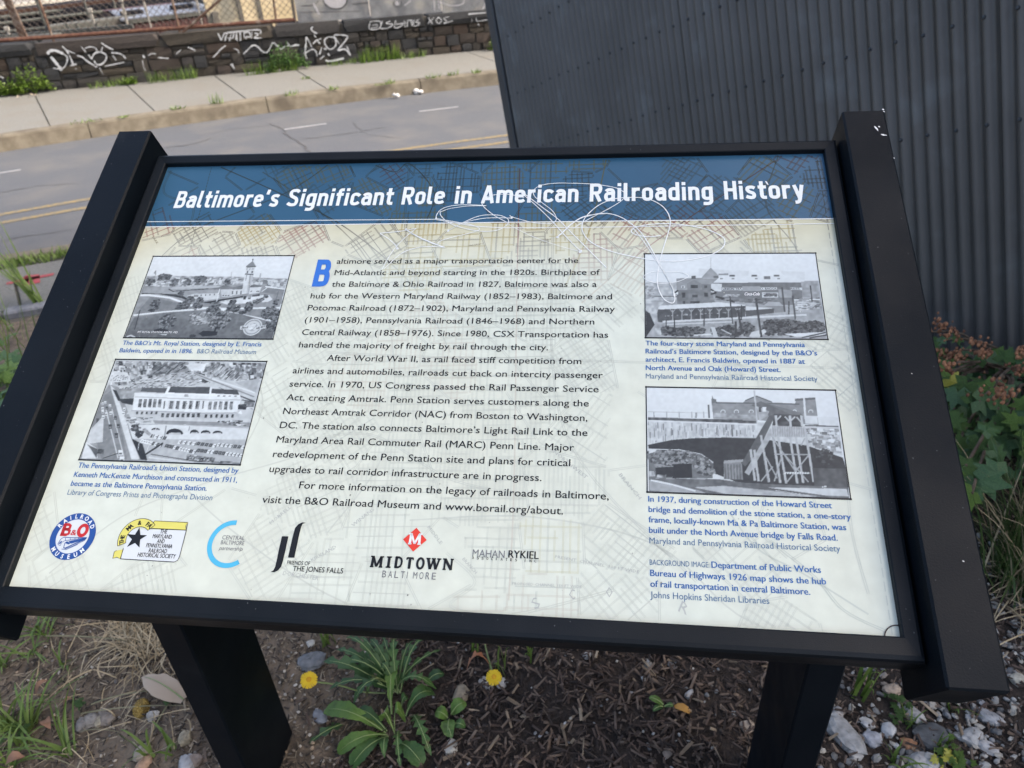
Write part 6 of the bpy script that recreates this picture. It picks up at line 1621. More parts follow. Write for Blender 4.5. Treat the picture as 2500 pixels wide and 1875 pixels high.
# ================================================================== PLANTS
def leafmat(n, c1, c2, **k): return mat(n, c1, c2, scale=14, rough=.5, transl=.22, spec=.4, **k)
M_leafL = leafmat('light_green_leaf', (0.085, 0.17, 0.035), (0.15, 0.26, 0.055), c3=(.06, .10, .03), s3=30, r3=(.55, .7), bump=.003, bscale=90)
M_leafD = leafmat('dark_green_leaf', (0.032, 0.080, 0.030), (0.062, 0.13, 0.045))
M_leafM = leafmat('mid_green_leaf', (0.045, 0.105, 0.03), (0.085, 0.17, 0.045), c3=(.10, .09, .03), s3=25, r3=(.6, .7), bump=.003, bscale=90)
M_leafY = leafmat('yellow_leaf', (0.28, 0.30, 0.04), (0.36, 0.34, 0.07))
M_weed = leafmat('weed_leaf', (0.06, 0.12, 0.012), (0.114, 0.18, 0.027))
M_grass = leafmat('grass_blade', (0.08, 0.144, 0.024), (0.152, 0.224, 0.056))
M_straw = mat('dry_straw', (0.28, 0.22, 0.13), (0.42, 0.35, 0.23), scale=20, rough=.9)
M_rib = mat('pale_leaf_rib', (0.22, 0.30, 0.11), (0.27, 0.35, 0.15), rough=.6)
M_seed = mat('russet_seed_head', (0.10, 0.042, 0.022), (0.36, 0.17, 0.085), scale=40, rough=.8)
M_twig = mat('brown_twig', (0.07, 0.05, 0.035), (0.13, 0.10, 0.07), scale=20, rough=.9)

def blade(mb, base, tip, w_, bend=(0, 0, 0), n=5, mi=0):
    base = np.array(base, float); tip = np.array(tip, float); bend = np.array(bend, float)
    d = tip - base; side = np.cross(d, np.array([0.1, .3, 1.0])); 
    if np.linalg.norm(side) < 1e-6: side = np.array([1, 0, 0.0])
    side = side / np.linalg.norm(side); an = rnd.uniform(-.9, .9); dn = d / np.linalg.norm(d)
    side = side * math.cos(an) + np.cross(dn, side) * math.sin(an)
    V = []
    for i in range(n + 1):
        t = i / n; c_ = base + d * t + bend * (4 * t * (1 - t)); ww = w_ * (1 - t ** 2.2) * .5 + .0003
        V += [c_ + side * ww, c_ - side * ww]
    mb.add(V, [(2 * i, 2 * i + 1, 2 * i + 3, 2 * i + 2) for i in range(n)], mi)
def strapleaf(name, parent, base, tip, w_, m, shape='ob', lobes=0, arch=.03, fold=.25, label=None, n=16, rib=True):
    """a single leaf: broad strip with lobed margin, arched and folded along the midrib"""
    if lobes: n = lobes * 6
    elif shape == 'ob': n = 36
    base = np.array(base, float); tip = np.array(tip, float); d = tip - base
    L_ = np.linalg.norm(d); side = np.cross(d, [0, 0, 1.0]); side /= np.linalg.norm(side)
    mb = MB(); V = []; F = []
    for i in range(n + 1):
        t = i / n
        if shape == 'ob': ww = .16 + .84 * math.sin(math.pi * min(1, (t * .93 + .02)) ** 1.9) ** .8 if t > .18 else .16 + t * .3
        elif shape == 'round': ww = math.sin(math.pi * t) ** .55
        else: ww = math.sin(math.pi * min(1, t * .92 + .08)) ** .8
        if t > .985: ww = .03
        if shape == 'ob' and t > .3: ww *= 1 - .13 * ((t * 8.3) % 1.0)
        if lobes: 

            ph = (t * lobes) % 1.0
            ww *= .30 + .85 * (ph ** 1.3 if t < .85 else .8)
        c_ = base + d * t + np.array([0, 0, arch * 4 * t * (1 - t)])
        k = ww * w_ / 2
        u_ = rnd.uniform(-.02, .02) * w_ + .06 * w_ * math.sin(t * 23)
        V += [c_ + side * (k + u_ * .4) + [0, 0, k * fold + u_ * .3], c_, c_ - side * (k - u_ * .4) + [0, 0, k * fold - u_ * .3]]
    for i in range(n):
        a = 3 * i
        F += [(a, a + 1, a + 4, a + 3), (a + 1, a + 2, a + 5, a + 4)]
    mb.add(V, F)
    if rib:
        mb.tube([base + d * t + np.array([0, 0, arch * 4 * t * (1 - t) + .0012]) for t in np.linspace(0, .9, 7)], .0016, 4, 1, r2=.0005)
    o = mb.build(name, [m, M_rib], parent, smooth=True)
    if label: o['label'] = label
    return o
zf2 = zm(600, 1450, 3.16)
def gz(a, b_, z=0.0, zf=zf2):
    px, py = zf(a, b_); p_ = G(px, py, z); return (p_[0], p_[1], z)
# main rosette, broad leaves
bz = gz(1115, 1095); zb0 = hgt(bz[0], bz[1])
ros = empty('broadleaf_rosette', (bz[0], bz[1], 0), 'light green broadleaf weed rosette in the mulch between the sign legs', 'weed')
pxm = 1 / (FPX / 1.62) / 3.16       # metres per zoom pixel near the ground
for (b0, t0, w_, m, sh, lo, ar, fo_) in [((1080, 1075), (610, 895), 150, M_leafL, 'ob', 0, .03, .2), ((1090, 1090), (706, 1235), 130, M_leafL, 'ob', 0, .025, .25), ((1100, 1100), (812, 1340), 135, M_leafM, 'ob', 0, .02, .25),
        ((1125, 930), (1150, 575), 105, M_leafL, 'ob', 0, .04, .4), ((1225, 975), (1455, 765), 130, M_leafM, 'ob', 0, .04, .3), ((1150, 1080), (1060, 975), 100, M_leafL, 'ob', 0, .05, .5), ((1150, 1060), (1235, 985), 110, M_leafL, 'ob', 0, .06, .5),
        ((1180, 1150), (1365, 1320), 150, M_leafM, 'ob', 0, .02, .3), ((1180, 1060), (1195, 1350), 75, M_leafM, 'l', 5, .03, .3), ((1290, 930), (1430, 1250), 110, M_leafM, 'l', 6, .03, .2), ((770, 1000), (490, 1155), 100, M_leafD, 'l', 3, .01, .2),
        ((1085, 1110), (1070, 1265), 62, M_leafM, 'l', 0, .02, .3), ((1090, 1060), (870, 895), 95, M_leafD, 'ob', 0, .02, .2), ((1200, 900), (1250, 800), 80, M_leafM, 'ob', 0, .02, .3)]:
    zt_ = .035 if (t0[1] < 1000) else .02
    strapleaf('leaf', ros, gz(*b0, zb0 + .006), gz(*t0, zb0 + zt_), w_ * pxm, m, sh, lo, ar, fo_)
# dandelion behind
bz = gz(1180, 760); zb1 = hgt(bz[0], bz[1])
dan = empty('dandelion', (bz[0], bz[1], 0), 'dandelion with dark jagged leaves and two yellow flowers under the lower edge of the sign', 'dandelion')
for (t0, w_, lo) in [((960, 350), 70, 6), ((795, 500), 75, 6), ((700, 430), 70, 5), ((600, 520), 110, 4), ((640, 740), 60, 5), ((1410, 340), 45, 5), ((1510, 430), 40, 5), ((1470, 735), 65, 7), ((830, 850), 75, 6), ((770, 340), 50, 5), ((880, 330), 40, 6), ((1160, 350), 60, 6), ((1060, 330), 45, 5), ((930, 800), 55, 5), ((680, 560), 60, 6), ((1300, 360), 40, 5), ((1030, 560), 60, 5)]:
    strapleaf('leaf', dan, gz(1170 + rnd.uniform(-30, 30), 755 + rnd.uniform(-20, 20), zb1 + .01), gz(*t0, zb1 + rnd.uniform(.03, .09)), w_ * pxm * 1.55, M_leafD if rnd.random() < .75 else M_leafM, 'l', lo, rnd.uniform(.02, .06), .3)
M_petal = mat('yellow_petal', (0.62, 0.42, 0.005), (0.70, 0.50, 0.01), scale=60, rough=.6)
M_fcen = mat('flower_centre', (0.50, 0.24, 0.005), (0.58, 0.32, 0.01), scale=60, rough=.8)
M_stemg = mat('pale_stem', (0.14, 0.20, 0.06), (0.20, 0.26, 0.10), scale=20, rough=.6)
for (fx, fy, z, r, stem) in ((487, 662, .075, .0185, [(545, 680, .062), (700, 700, .045), (900, 755, .02), (1080, 765, .012)]), (1915, 642, .10, .0165, [(1900, 590, .085), (1865, 470, .05), (1842, 372, .01)])):
    c_ = np.array(gz(fx, fy, zb1 + z)); nrm = un(CAM - c_ + np.array([0, 0, 1.2])); u1 = un(np.cross(nrm, [0, 1.0, .1])); u2 = np.cross(nrm, u1)
    mb = MB()
    for ring_, cnt, rr, h_ in ((0, 26, 1.0, -.002), (1, 22, .82, .001), (2, 16, .58, .003)):
        for k in range(cnt):
            a = 2 * math.pi * (k + .5 * ring_) / cnt + rnd.uniform(-.05, .05); e_ = u1 * math.cos(a) + u2 * math.sin(a); f_ = -u1 * math.sin(a) + u2 * math.cos(a); rk = r * rr * rnd.uniform(.92, 1.05)
            mb.add([c_ + e_ * r * .1 + nrm * .002 + f_ * .0006, c_ + e_ * r * .1 + nrm * .002 - f_ * .0006, c_ + e_ * rk - f_ * r * .095 + nrm * h_, c_ + e_ * rk + f_ * r * .095 + nrm * h_], [(0, 1, 2, 3)])
    fl = mb.build('flower', M_petal, dan)
    mb = MB(); mb.add([c_ + nrm * .0055] + [c_ + (u1 * math.cos(t) + u2 * math.sin(t)) * r * .32 + nrm * .0035 for t in np.linspace(0, 6.283, 9)[:-1]], [(0, 1 + k, 1 + (k + 1) % 8) for k in range(8)]); fc = mb.build('flower_centre', M_fcen, dan)
    mb = MB(); mb.tube(smooth_pts([tuple(c_ - nrm * .002)] + [gz(x, y, zb1 + z_) for x, y, z_ in stem], 4), .0018, 6); mb.build('stem', M_stemg, dan)
# bramble seedling
bz = gz(1575, 1000)
sdl = empty('strawberry_like_seedling', (bz[0], bz[1], 0), 'small bright green seedling with crinkled leaves right of the rosette', 'seedling')
for (b0, t0, w_, m) in [((1585, 930), (1700, 840), 120, M_leafL), ((1560, 960), (1460, 920), 105, M_leafL), ((1570, 970), (1560, 1105), 105, M_leafL), ((1600, 1020), (1695, 1030), 80, M_leafM), ((1560, 1030), (1590, 1115), 60, M_leafM), ((1400, 680), (1530, 620), 95, M_leafD)]:
    strapleaf('leaf', sdl, gz(*b0, zb0 + .02), gz(*t0, zb0 + .03), w_ * pxm, m, 'round', 0, .012, .15)
zf3 = zm(1200, 1450, 3.16)
bz = gz(1325, 860, 0, zf3)
s2 = empty('oval_leaf_seedling', (bz[0], bz[1], 0), 'tiny seedling with three oval leaves alone in the dark mulch', 'seedling')
for (b0, t0, w_, m) in [((1325, 855), (1215, 800), 60, M_leafL), ((1320, 870), (1245, 905), 45, M_leafM), ((1335, 870), (1405, 865), 42, M_leafM)]:
    strapleaf('leaf', s2, gz(*b0, .015, zf3), gz(*t0, .025, zf3), w_ * pxm, m, 'round', 0, .006, .1)
o = strapleaf('dry_leaf', None, gz(1400, 870, .012, zf3), gz(1540, 925, .012, zf3), 62 * pxm, mat('brown_leaf', (.30, .15, .03), (.42, .24, .06), scale=30, rough=.8), 'round', 0, .008, .3, rib=False); tag(o, 'small orange brown dry leaf touching the tiny oval seedling', 'leaf')
zf0 = zm(0, 1350, 3.16)
M_dry = mat('tan_dry_leaf', (0.34, 0.27, 0.20), (0.42, 0.35, 0.27), scale=12, rough=.8); M_dry2 = mat('brown_dry_leaf', (0.19, 0.10, 0.06), (0.27, 0.15, 0.09), scale=20, rough=.8)
o = strapleaf('dry_leaf', None, gz(1415, 1130, .03, zf0), gz(1095, 955, .035, zf0), 185 * pxm, M_dry, 'l', 0, .018, -.35, n=12); tag(o, 'large tan dry leaf lying against the left sign leg', 'leaf')
for (a, b_, w_, lab) in [((275, 1095), (372, 985), 55, 'narrow brown dry leaf left of the large tan leaf'), ((40, 1650), (190, 1575), 90, 'reddish brown dry leaf at the bottom left corner'), ((490, 1200), (560, 1125), 50, 'small grey brown dry leaf near the sprouting clover'), ((490, 510), (560, 480), 35, 'curled orange brown dry leaf just below the sign at left'), ((350, 1290), (390, 1360), 70, 'crumpled brown dry leaf beside the left grass tuft')]:
    o = strapleaf('dry_leaf', None, gz(*a, .015, zf0), gz(*b_, .03, zf0), w_ * pxm, M_dry2, 'l', 0, .012, .5, rib=False); tag(o, lab, 'leaf', 'dry leaves on the soil')
# curled dead leaf near the right flower
mb = MB()
o = strapleaf('dry_leaf', None, gz(1700, 605, .02), gz(1890, 560, .03), 60 * pxm, mat('rust_leaf', (.30, .12, .06), (.42, .2, .11), scale=30, rough=.8), 'l', 4, .05, .9, rib=False); tag(o, 'curled rusty dead leaf left of the right yellow flower', 'leaf')
# fallen catkin
c0 = np.array(gz(1100, 1150, .012, zf0)); c1 = np.array(gz(1085, 1265, .012, zf0)); mb = MB()
for k in range(11):
    t = k / 10; c_ = c0 + (c1 - c0) * t; r = .0125 * math.sin(math.pi * (.12 + .8 * t)) + .002
    for q in range(9):
        a = 2 * math.pi * (q + .5 * (k % 2)) / 9; dd = un(c1 - c0); s1 = un(np.cross(dd, [0, 0, 1.0])); s2_ = np.cross(dd, s1); e_ = s1 * math.cos(a) + s2_ * math.sin(a)
        mb.box(c_ + e_ * r, (.0035, .0035, .0028), np.array([dd, e_, np.cross(dd, e_)]).T, bev=.001)
tag(mb.build('catkin', mat('catkin_scale', (.14, .09, .02), (.30, .21, .05), scale=80, rough=.8)), 'yellow brown scaly catkin lying on the soil below the tan leaf', 'catkin')

# ---- shrub on the right, in front of the corrugated wall
def lobed_leaf(i):
    r = random.Random(i); mb = MB(); V = [(0, 0, 0)]; n = 5
    pts = []
    lob = [(-150, .45), (-100, .78), (-68, .50), (-45, .92), (-22, .60), (0, 1.08), (22, .60), (45, .92), (68, .50), (100, .78), (150, .45), (180, .12)]
    for a, rr in lob:
        t = math.radians(a + r.uniform(-5, 5)); k = rr * r.uniform(.9, 1.08); pts.append((k * math.sin(t), k * math.cos(t), -.22 * k * k + r.uniform(-.05, .05)))
    V += pts; m = len(pts)
    mb.add(V, [(0, 1 + k, 1 + (k + 1) % m) for k in range(m)]); return mb
LM = {}
for nm, m in (('d', M_leafD), ('m', M_leafM), ('l', M_leafL), ('y', M_leafY)):
    LM[nm] = [lobed_leaf(i).mesh('leaf', m) for i in range(3)]
def put_leaf(me, pos, size, nrm, parent, roll=None, name='leaf'):
    nrm = un(np.array(nrm, float)); u1 = un(np.cross(nrm, [.3, .9, .1])); a = roll if roll is not None else rnd.uniform(0, 6.28); u2 = np.cross(nrm, u1)
    x_ = u1 * math.cos(a) + u2 * math.sin(a); y_ = np.cross(nrm, x_)
    o = bpy.data.objects.new(name, me); sc.collection.objects.link(o)
    o.matrix_world = Matrix(((x_[0] * size, y_[0] * size, nrm[0] * size, pos[0]), (x_[1] * size, y_[1] * size, nrm[1] * size, pos[1]), (x_[2] * size, y_[2] * size, nrm[2] * size, pos[2]), (0, 0, 0, 1)))
    o.parent = parent; o.matrix_parent_inverse = Matrix.Translation(parent.location).inverted(); return o
shr = empty('seeding_shrub', (1.75, 1.75, -.05), 'dark green lobed-leaf shrub with russet seed clusters between the sign and the corrugated wall', 'shrub')
def depth_at(px, py):
    d = ray(px, py); k1 = ((B0 - CAM) @ Wn) / (d @ Wn) - .12
    k = 1.2
    while k < k1:
        q = CAM + d * k
        if q[2] < hgt(q[0], q[1]) + .03: break
        k += .02
    return min(k, k1)
def inreg(px, py):  # silhouette of the shrub in the photograph
    top = 800 + (px - 2270) * .15 if px < 2340 else (830 + (px - 2340) * .55 if px < 2430 else 850)
    return py > top + rnd.uniform(-6, 14)
stems = MB(); cnt = 0
tries = 0
while cnt < 285 and tries < 6000:
    tries += 1
    px, py = rnd.uniform(2215, 2640), rnd.uniform(800, 1260)
    if not inreg(px, py): continue
    if rnd.random() < (py - 1080) / 170: continue
    d = ray(px, py); dist = depth_at(px, py) * rnd.uniform(.80, .985); P_ = CAM + d * dist
    kind = 'd' if rnd.random() < .60 else ('m' if rnd.random() < .8 else 'l')
    if px < 2330 and rnd.random() < .35: kind = 'l'
    put_leaf(rnd.choice(LM[kind]), P_, rnd.uniform(.030, .056), (rnd.uniform(-.7, .5), rnd.uniform(-1, .1), rnd.uniform(.3, 1.2)), shr); cnt += 1
    if cnt % 5 == 0:
        stems.tube(smooth_pts([(P_[0], P_[1], P_[2]), (P_[0] * .6 + 1.75 * .4, P_[1] * .6 + 1.85 * .4, P_[2] * .5), (1.7 + rnd.uniform(-.15, .2), 1.8 + rnd.uniform(-.15, .1), -.12)], 3), .0035, 5, r2=.006)
stems.build('stem', M_twig, shr)
for (px, py, s_) in ((2322, 930, .055),): put_leaf(LM['y'][0], CAM + ray(px, py) * depth_at(px, py) * .83, s_ * .75, (-.3, -1, .4), shr)
def ico():
    t = (1 + 5 ** .5) / 2; V = [(-1, t, 0), (1, t, 0), (-1, -t, 0), (1, -t, 0), (0, -1, t), (0, 1, t), (0, -1, -t), (0, 1, -t), (t, 0, -1), (t, 0, 1), (-t, 0, -1), (-t, 0, 1)]
    F = [(0, 11, 5), (0, 5, 1), (0, 1, 7), (0, 7, 10), (0, 10, 11), (1, 5, 9), (5, 11, 4), (11, 10, 2), (10, 7, 6), (7, 1, 8), (3, 9, 4), (3, 4, 2), (3, 2, 6), (3, 6, 8), (3, 8, 9), (4, 9, 5), (2, 4, 11), (6, 2, 10), (8, 6, 7), (9, 8, 1)]
    V = [un(np.array(v)) for v in V]; return V, F
IV, IF = ico()
for (px, py, r) in ((2300, 795, .045), (2322, 818, .035), (2387, 842, .035), (2302, 862, .042), (2330, 868, .03), (2308, 898, .03), (2345, 935 - 60, .022), (2436, 940, .045), (2432, 968, .04), (2492, 902, .035), (2496, 860, .025), (2450, 955, .03), (2400, 865, .022)):
    P_ = CAM + ray(px, py) * depth_at(px, py) * .775; mb = MB()
    for k in range(22):
        q = P_ + np.array([rnd.gauss(0, 1), rnd.gauss(0, 1), rnd.gauss(0, .7)]) * r * .44; s_ = rnd.uniform(.003, .0068)
        mb.add([q + v * s_ * np.array([1, 1, 1.4]) for v in IV], IF)
    mb.build('seed_cluster', M_seed, shr)
# ---- ornamental grass clump
gb = G(2520, 1440, -.01)
gc = empty('grass_clump', tuple(gb), 'arching clump of fine green grass beside the right rail of the sign', 'grass clump')
mb = MB(); mb2 = MB()
for k in range(520):
    b_ = gb + np.array([rnd.gauss(0, .045), rnd.gauss(0, .045), 0]); a = rnd.uniform(0, 6.28); h_ = rnd.uniform(.16, .46); sp_ = rnd.uniform(.02, .26)
    tip = b_ + np.array([math.cos(a) * sp_, math.sin(a) * sp_ + .03, h_ * (1 - sp_)]);
    (mb if rnd.random() < .82 else mb2).__class__
    blade(mb if rnd.random() < .8 else mb2, b_, tip, rnd.uniform(.0025, .0042), (-math.cos(a) * sp_ * .12, -math.sin(a) * sp_ * .12, .05 * rnd.random()), 6)
tag(mb.build('blades', leafmat('clump_blade', (0.04, 0.08, 0.0224), (0.08, 0.128, 0.04)), gc), kind='stuff')
for k in range(160):
    b_ = gb + np.array([rnd.gauss(0, .05), rnd.gauss(0, .05), .005]); a = rnd.uniform(0, 6.28); r_ = rnd.uniform(.1, .24)
    blade(mb2, b_, b_ + np.array([math.cos(a) * r_, math.sin(a) * r_, rnd.uniform(0, .04)]), .003, (0, 0, .03), 5)
tag(mb2.build('dry_blades', M_straw, gc), kind='stuff')
# ---- left shrubs behind the left rail
ls = empty('leafy_weed_patch', (-2.25, 1.75, -.3), 'low light and dark green leafy weeds behind the left rail of the sign', 'weeds')
for k in range(230):
    px, py = rnd.uniform(-160, 170), rnd.uniform(795, 1130)
    if py < 795 + max(0, px) * .5 + rnd.uniform(0, 60) and px > 30: continue
    z_ = None
    dd = ray(px, py); kk = 2.0
    P_ = None
    for kk in np.arange(1.5, 6, .05):
        q = CAM + dd * kk
        if q[2] < hgt(q[0], q[1]) + .08: P_ = q; break
    if P_ is None: continue
    P_ = P_ - dd * rnd.uniform(0, .12)
    put_leaf(rnd.choice(LM['l' if rnd.random() < .3 else ('m' if rnd.random() < .5 else 'd')]), P_, rnd.uniform(.035, .065), (rnd.uniform(-.6, .6), rnd.uniform(-.9, .1), 1), ls)
mb = MB()
for k in range(60):
    px, py = rnd.uniform(-100, 110), rnd.uniform(770, 1000); dd = ray(px, py)
    for kk in np.arange(1.5, 6, .05):
        q = CAM + dd * kk
        if q[2] < hgt(q[0], q[1]) + .01: break
    blade(mb, q, q + np.array([rnd.uniform(-.12, .12), rnd.uniform(-.1, .1), rnd.uniform(.12, .36)]), .006, (rnd.uniform(-.03, .03), 0, .02))
tag(mb.build('blades', M_grass, ls), kind='stuff')
# tall thin grass by the granite edging
mb = MB(); q = G(98, 742, ZS + .17)
for k in range(22): blade(mb, q + np.array([rnd.uniform(-.04, .04), rnd.uniform(-.04, .04), 0]), q + np.array([rnd.uniform(-.45, .1), rnd.uniform(-.1, .2), rnd.uniform(.2, .6)]), .012, (0, 0, .04))
tag(mb.build('grass_tuft', M_grass), 'thin tall grass tuft growing at the edge of the near sidewalk', 'grass tuft')
# grass strip behind the near kerb
mb = MB()
for k in range(2600):
    s_ = rnd.uniform(-4.5, 2); t_ = rnd.gauss(5.85, .05); b_ = ST(s_, t_, ZS + .15); blade(mb, b_, (b_[0] + rnd.uniform(-.05, .05), b_[1] + rnd.uniform(-.05, .05), b_[2] + rnd.uniform(.03, .09)), .010, (0, 0, 0), 2)
tag(mb.build('verge_grass', M_grass), kind='stuff')

# ---- weeds along the far wall and kerb
def tuft(px, py, hpx, wpx, n, m, name, label, cat, grp=None, z=None, leafy=False, on='walk'):
    z = ZS + .195 if z is None else z
    b_ = G(px, py, z)
    s0_, t0_ = float(b_ @ E1), float(b_ @ E2)
    if 'wall' in name or 'fern' in name: b_ = np.array(ST(s0_, min(t0_, wall_T(s0_) - .10), z))
    sc_ = np.linalg.norm(b_ - CAM) / FPX
    h_, w_ = hpx * sc_, wpx * sc_
    mb = MB()
    for k in range(n):
        q = b_ + E1 * rnd.uniform(-.5, .5) * w_ + E2 * rnd.uniform(-.06, .04)
        if leafy:
            hh = h_ * (1 - (abs((q - b_) @ E1) / (w_ * .55)) ** 2) * rnd.uniform(.25, 1)
            top = q + np.array([rnd.uniform(-.08, .08), rnd.uniform(-.08, .03), max(.02, hh)])
            for j in range(5):
                f_ = rnd.uniform(.3, 1); c_ = q + (top - q) * f_; u1 = np.array([rnd.uniform(-1, 1), rnd.uniform(-1, 1), rnd.uniform(-.2, .8)]); u1 = un(u1) * rnd.uniform(.025, .05); u2 = un(np.cross(u1, [rnd.uniform(-1, 1), .4, 1])) * .016
                mb.add([c_, c_ + u1 * .5 + u2, c_ + u1, c_ + u1 * .5 - u2], [(0, 1, 2, 3)])
        else:
            blade(mb, q, q + np.array([rnd.uniform(-.06, .06), rnd.uniform(-.05, .05), h_ * rnd.uniform(.4, 1.1)]), .009, (0, 0, 0), 3)
    if leafy:        # stem bundle so that the weed is one joined plant
        for k in range(9): mb.tube([b_ + [0, 0, -.01], b_ + E1 * rnd.uniform(-.45, .45) * w_ + np.array([0, 0, h_ * rnd.uniform(.3, .8)])], .006, 4)
    return tag(mb.build(name, m), label, cat, grp)
tuft(100, 216, 62, 62, 150, M_weed, 'wall_weed', 'tallest bright green leafy weed at the foot of the stone wall under the graffiti', 'weed', 'leafy weeds along the stone wall', leafy=True)
tuft(50, 222, 34, 38, 70, M_weed, 'wall_weed', 'small leafy weed between the two larger ones at the left end of the stone wall', 'weed', 'leafy weeds along the stone wall', leafy=True)
tuft(3, 232, 42, 44, 80, M_weed, 'wall_weed', 'leafy weed cut by the left edge at the foot of the stone wall', 'weed', 'leafy weeds along the stone wall', leafy=True)
tuft(322, 203, 24, 18, 30, M_weed, 'wall_weed', 'little upright leafy weed in the grass beside the stone wall', 'weed', 'leafy weeds along the stone wall', leafy=True)
tuft(280, 207, 16, 90, 130, M_grass, 'wall_grass', 'short grass at the wall foot right of the tall leafy weed', 'grass tuft', 'grass along the stone wall')
tuft(425, 190, 26, 100, 150, M_grass, 'wall_grass', 'long low grass strip at the wall foot below the dotted graffiti', 'grass tuft', 'grass along the stone wall')
tuft(705, 172, 62, 85, 190, M_leafM, 'fern_weed', 'bushy dark green fern-like weed under the zigzag graffiti', 'weed', leafy=True)
tuft(665, 177, 30, 110, 150, M_weed, 'wall_grass', 'yellow green grass around the fern-like weed', 'grass tuft', 'grass along the stone wall')
tuft(920, 142, 34, 90, 180, M_weed, 'wall_grass', 'bright yellow green grass below the rust brown stones', 'grass tuft', 'grass along the stone wall')
tuft(840, 150, 14, 80, 70, M_grass, 'wall_grass', 'sparse grass just right of the large angular graffiti', 'grass tuft', 'grass along the stone wall')
tuft(1000, 135, 18, 60, 60, M_grass, 'wall_grass', 'thin grass left of the pale bordered stones', 'grass tuft', 'grass along the stone wall')
tuft(1196, 118, 34, 16, 40, M_weed, 'wall_weed', 'green weed peeping out beside the corrugated wall corner', 'weed', 'leafy weeds along the stone wall', leafy=True)
for (px, py, w_, h_, lab) in ((215, 298, 60, 10, 'leftmost low grass tuft on the far kerb'), (300, 286, 24, 5, 'tiny brown green tuft on the far kerb before the second slab joint'), (436, 266, 26, 9, 'low grass tuft on the kerb between two slab joints'), (530, 252, 26, 24, 'spiky grass tuft standing on the far sidewalk edge'),
                       (712, 232, 30, 14, 'grass tuft on the kerb left of the last slab joint'), (812, 219, 26, 10, 'grass tuft at the end of the last slab joint'), (955, 203, 24, 12, 'fourth kerb tuft from the corrugated wall'), (930, 207, 30, 6, 'flat tuft left of the litter'), (1057, 190, 30, 12, 'second kerb tuft from the corrugated wall'), (1105, 183, 26, 12, 'grass tuft beside the kerb joint near the corrugated wall'), (1163, 178, 18, 10, 'kerb tuft nearest the corrugated wall'), (748, 192, 18, 8, 'tuft in the slab joint near the wall')):
    tuft(px, py, h_, w_, 26, M_weed if rnd.random() < .5 else M_grass, 'kerb_tuft', lab, 'grass tuft', 'grass tufts along the far kerb')
M_lit = mat('white_litter', (0.432, 0.432, 0.432), (0.492, 0.492, 0.48), scale=20, rough=.7)
for (px, py, r, lab) in ((1022, 225, .10, 'larger crumpled white paper in the gutter'), (966, 235, .07, 'smaller crumpled white paper in the gutter left of the other')):
    c_ = G(px, py + 2, ZS + .02); mb = MB()
    for k in range(5):
        cc_ = c_ + np.array([rnd.uniform(-.5, .5), rnd.uniform(-.3, .3), rnd.uniform(0, .5)]) * r
        mb.add([cc_ + v * r * .42 * np.array([rnd.uniform(.6, 1.3), rnd.uniform(.6, 1.3), rnd.uniform(.4, 1.0)]) for v in IV], IF)
    tag(mb.build('paper_litter', M_lit), lab, 'litter', 'paper litter in the gutter')
for (px, py, lab) in ((60, 236, 'pale dry leaf litter under the left wall weeds'),):
    mb = MB()
    for k in range(9):
        q = G(px + rnd.uniform(-22, 45), py + rnd.uniform(-5, 3), ZS + .20); u1 = np.array([rnd.uniform(-1, 1), rnd.uniform(-1, 1), .3]) * .05; u2 = np.array([-u1[1], u1[0], .02]) * .4
        mb.add([q, q + u1 * .5 + u2, q + u1, q + u1 * .5 - u2], [(0, 1, 2, 3)])
    tag(mb.build('leaf_litter', M_dry), lab, 'leaf litter')

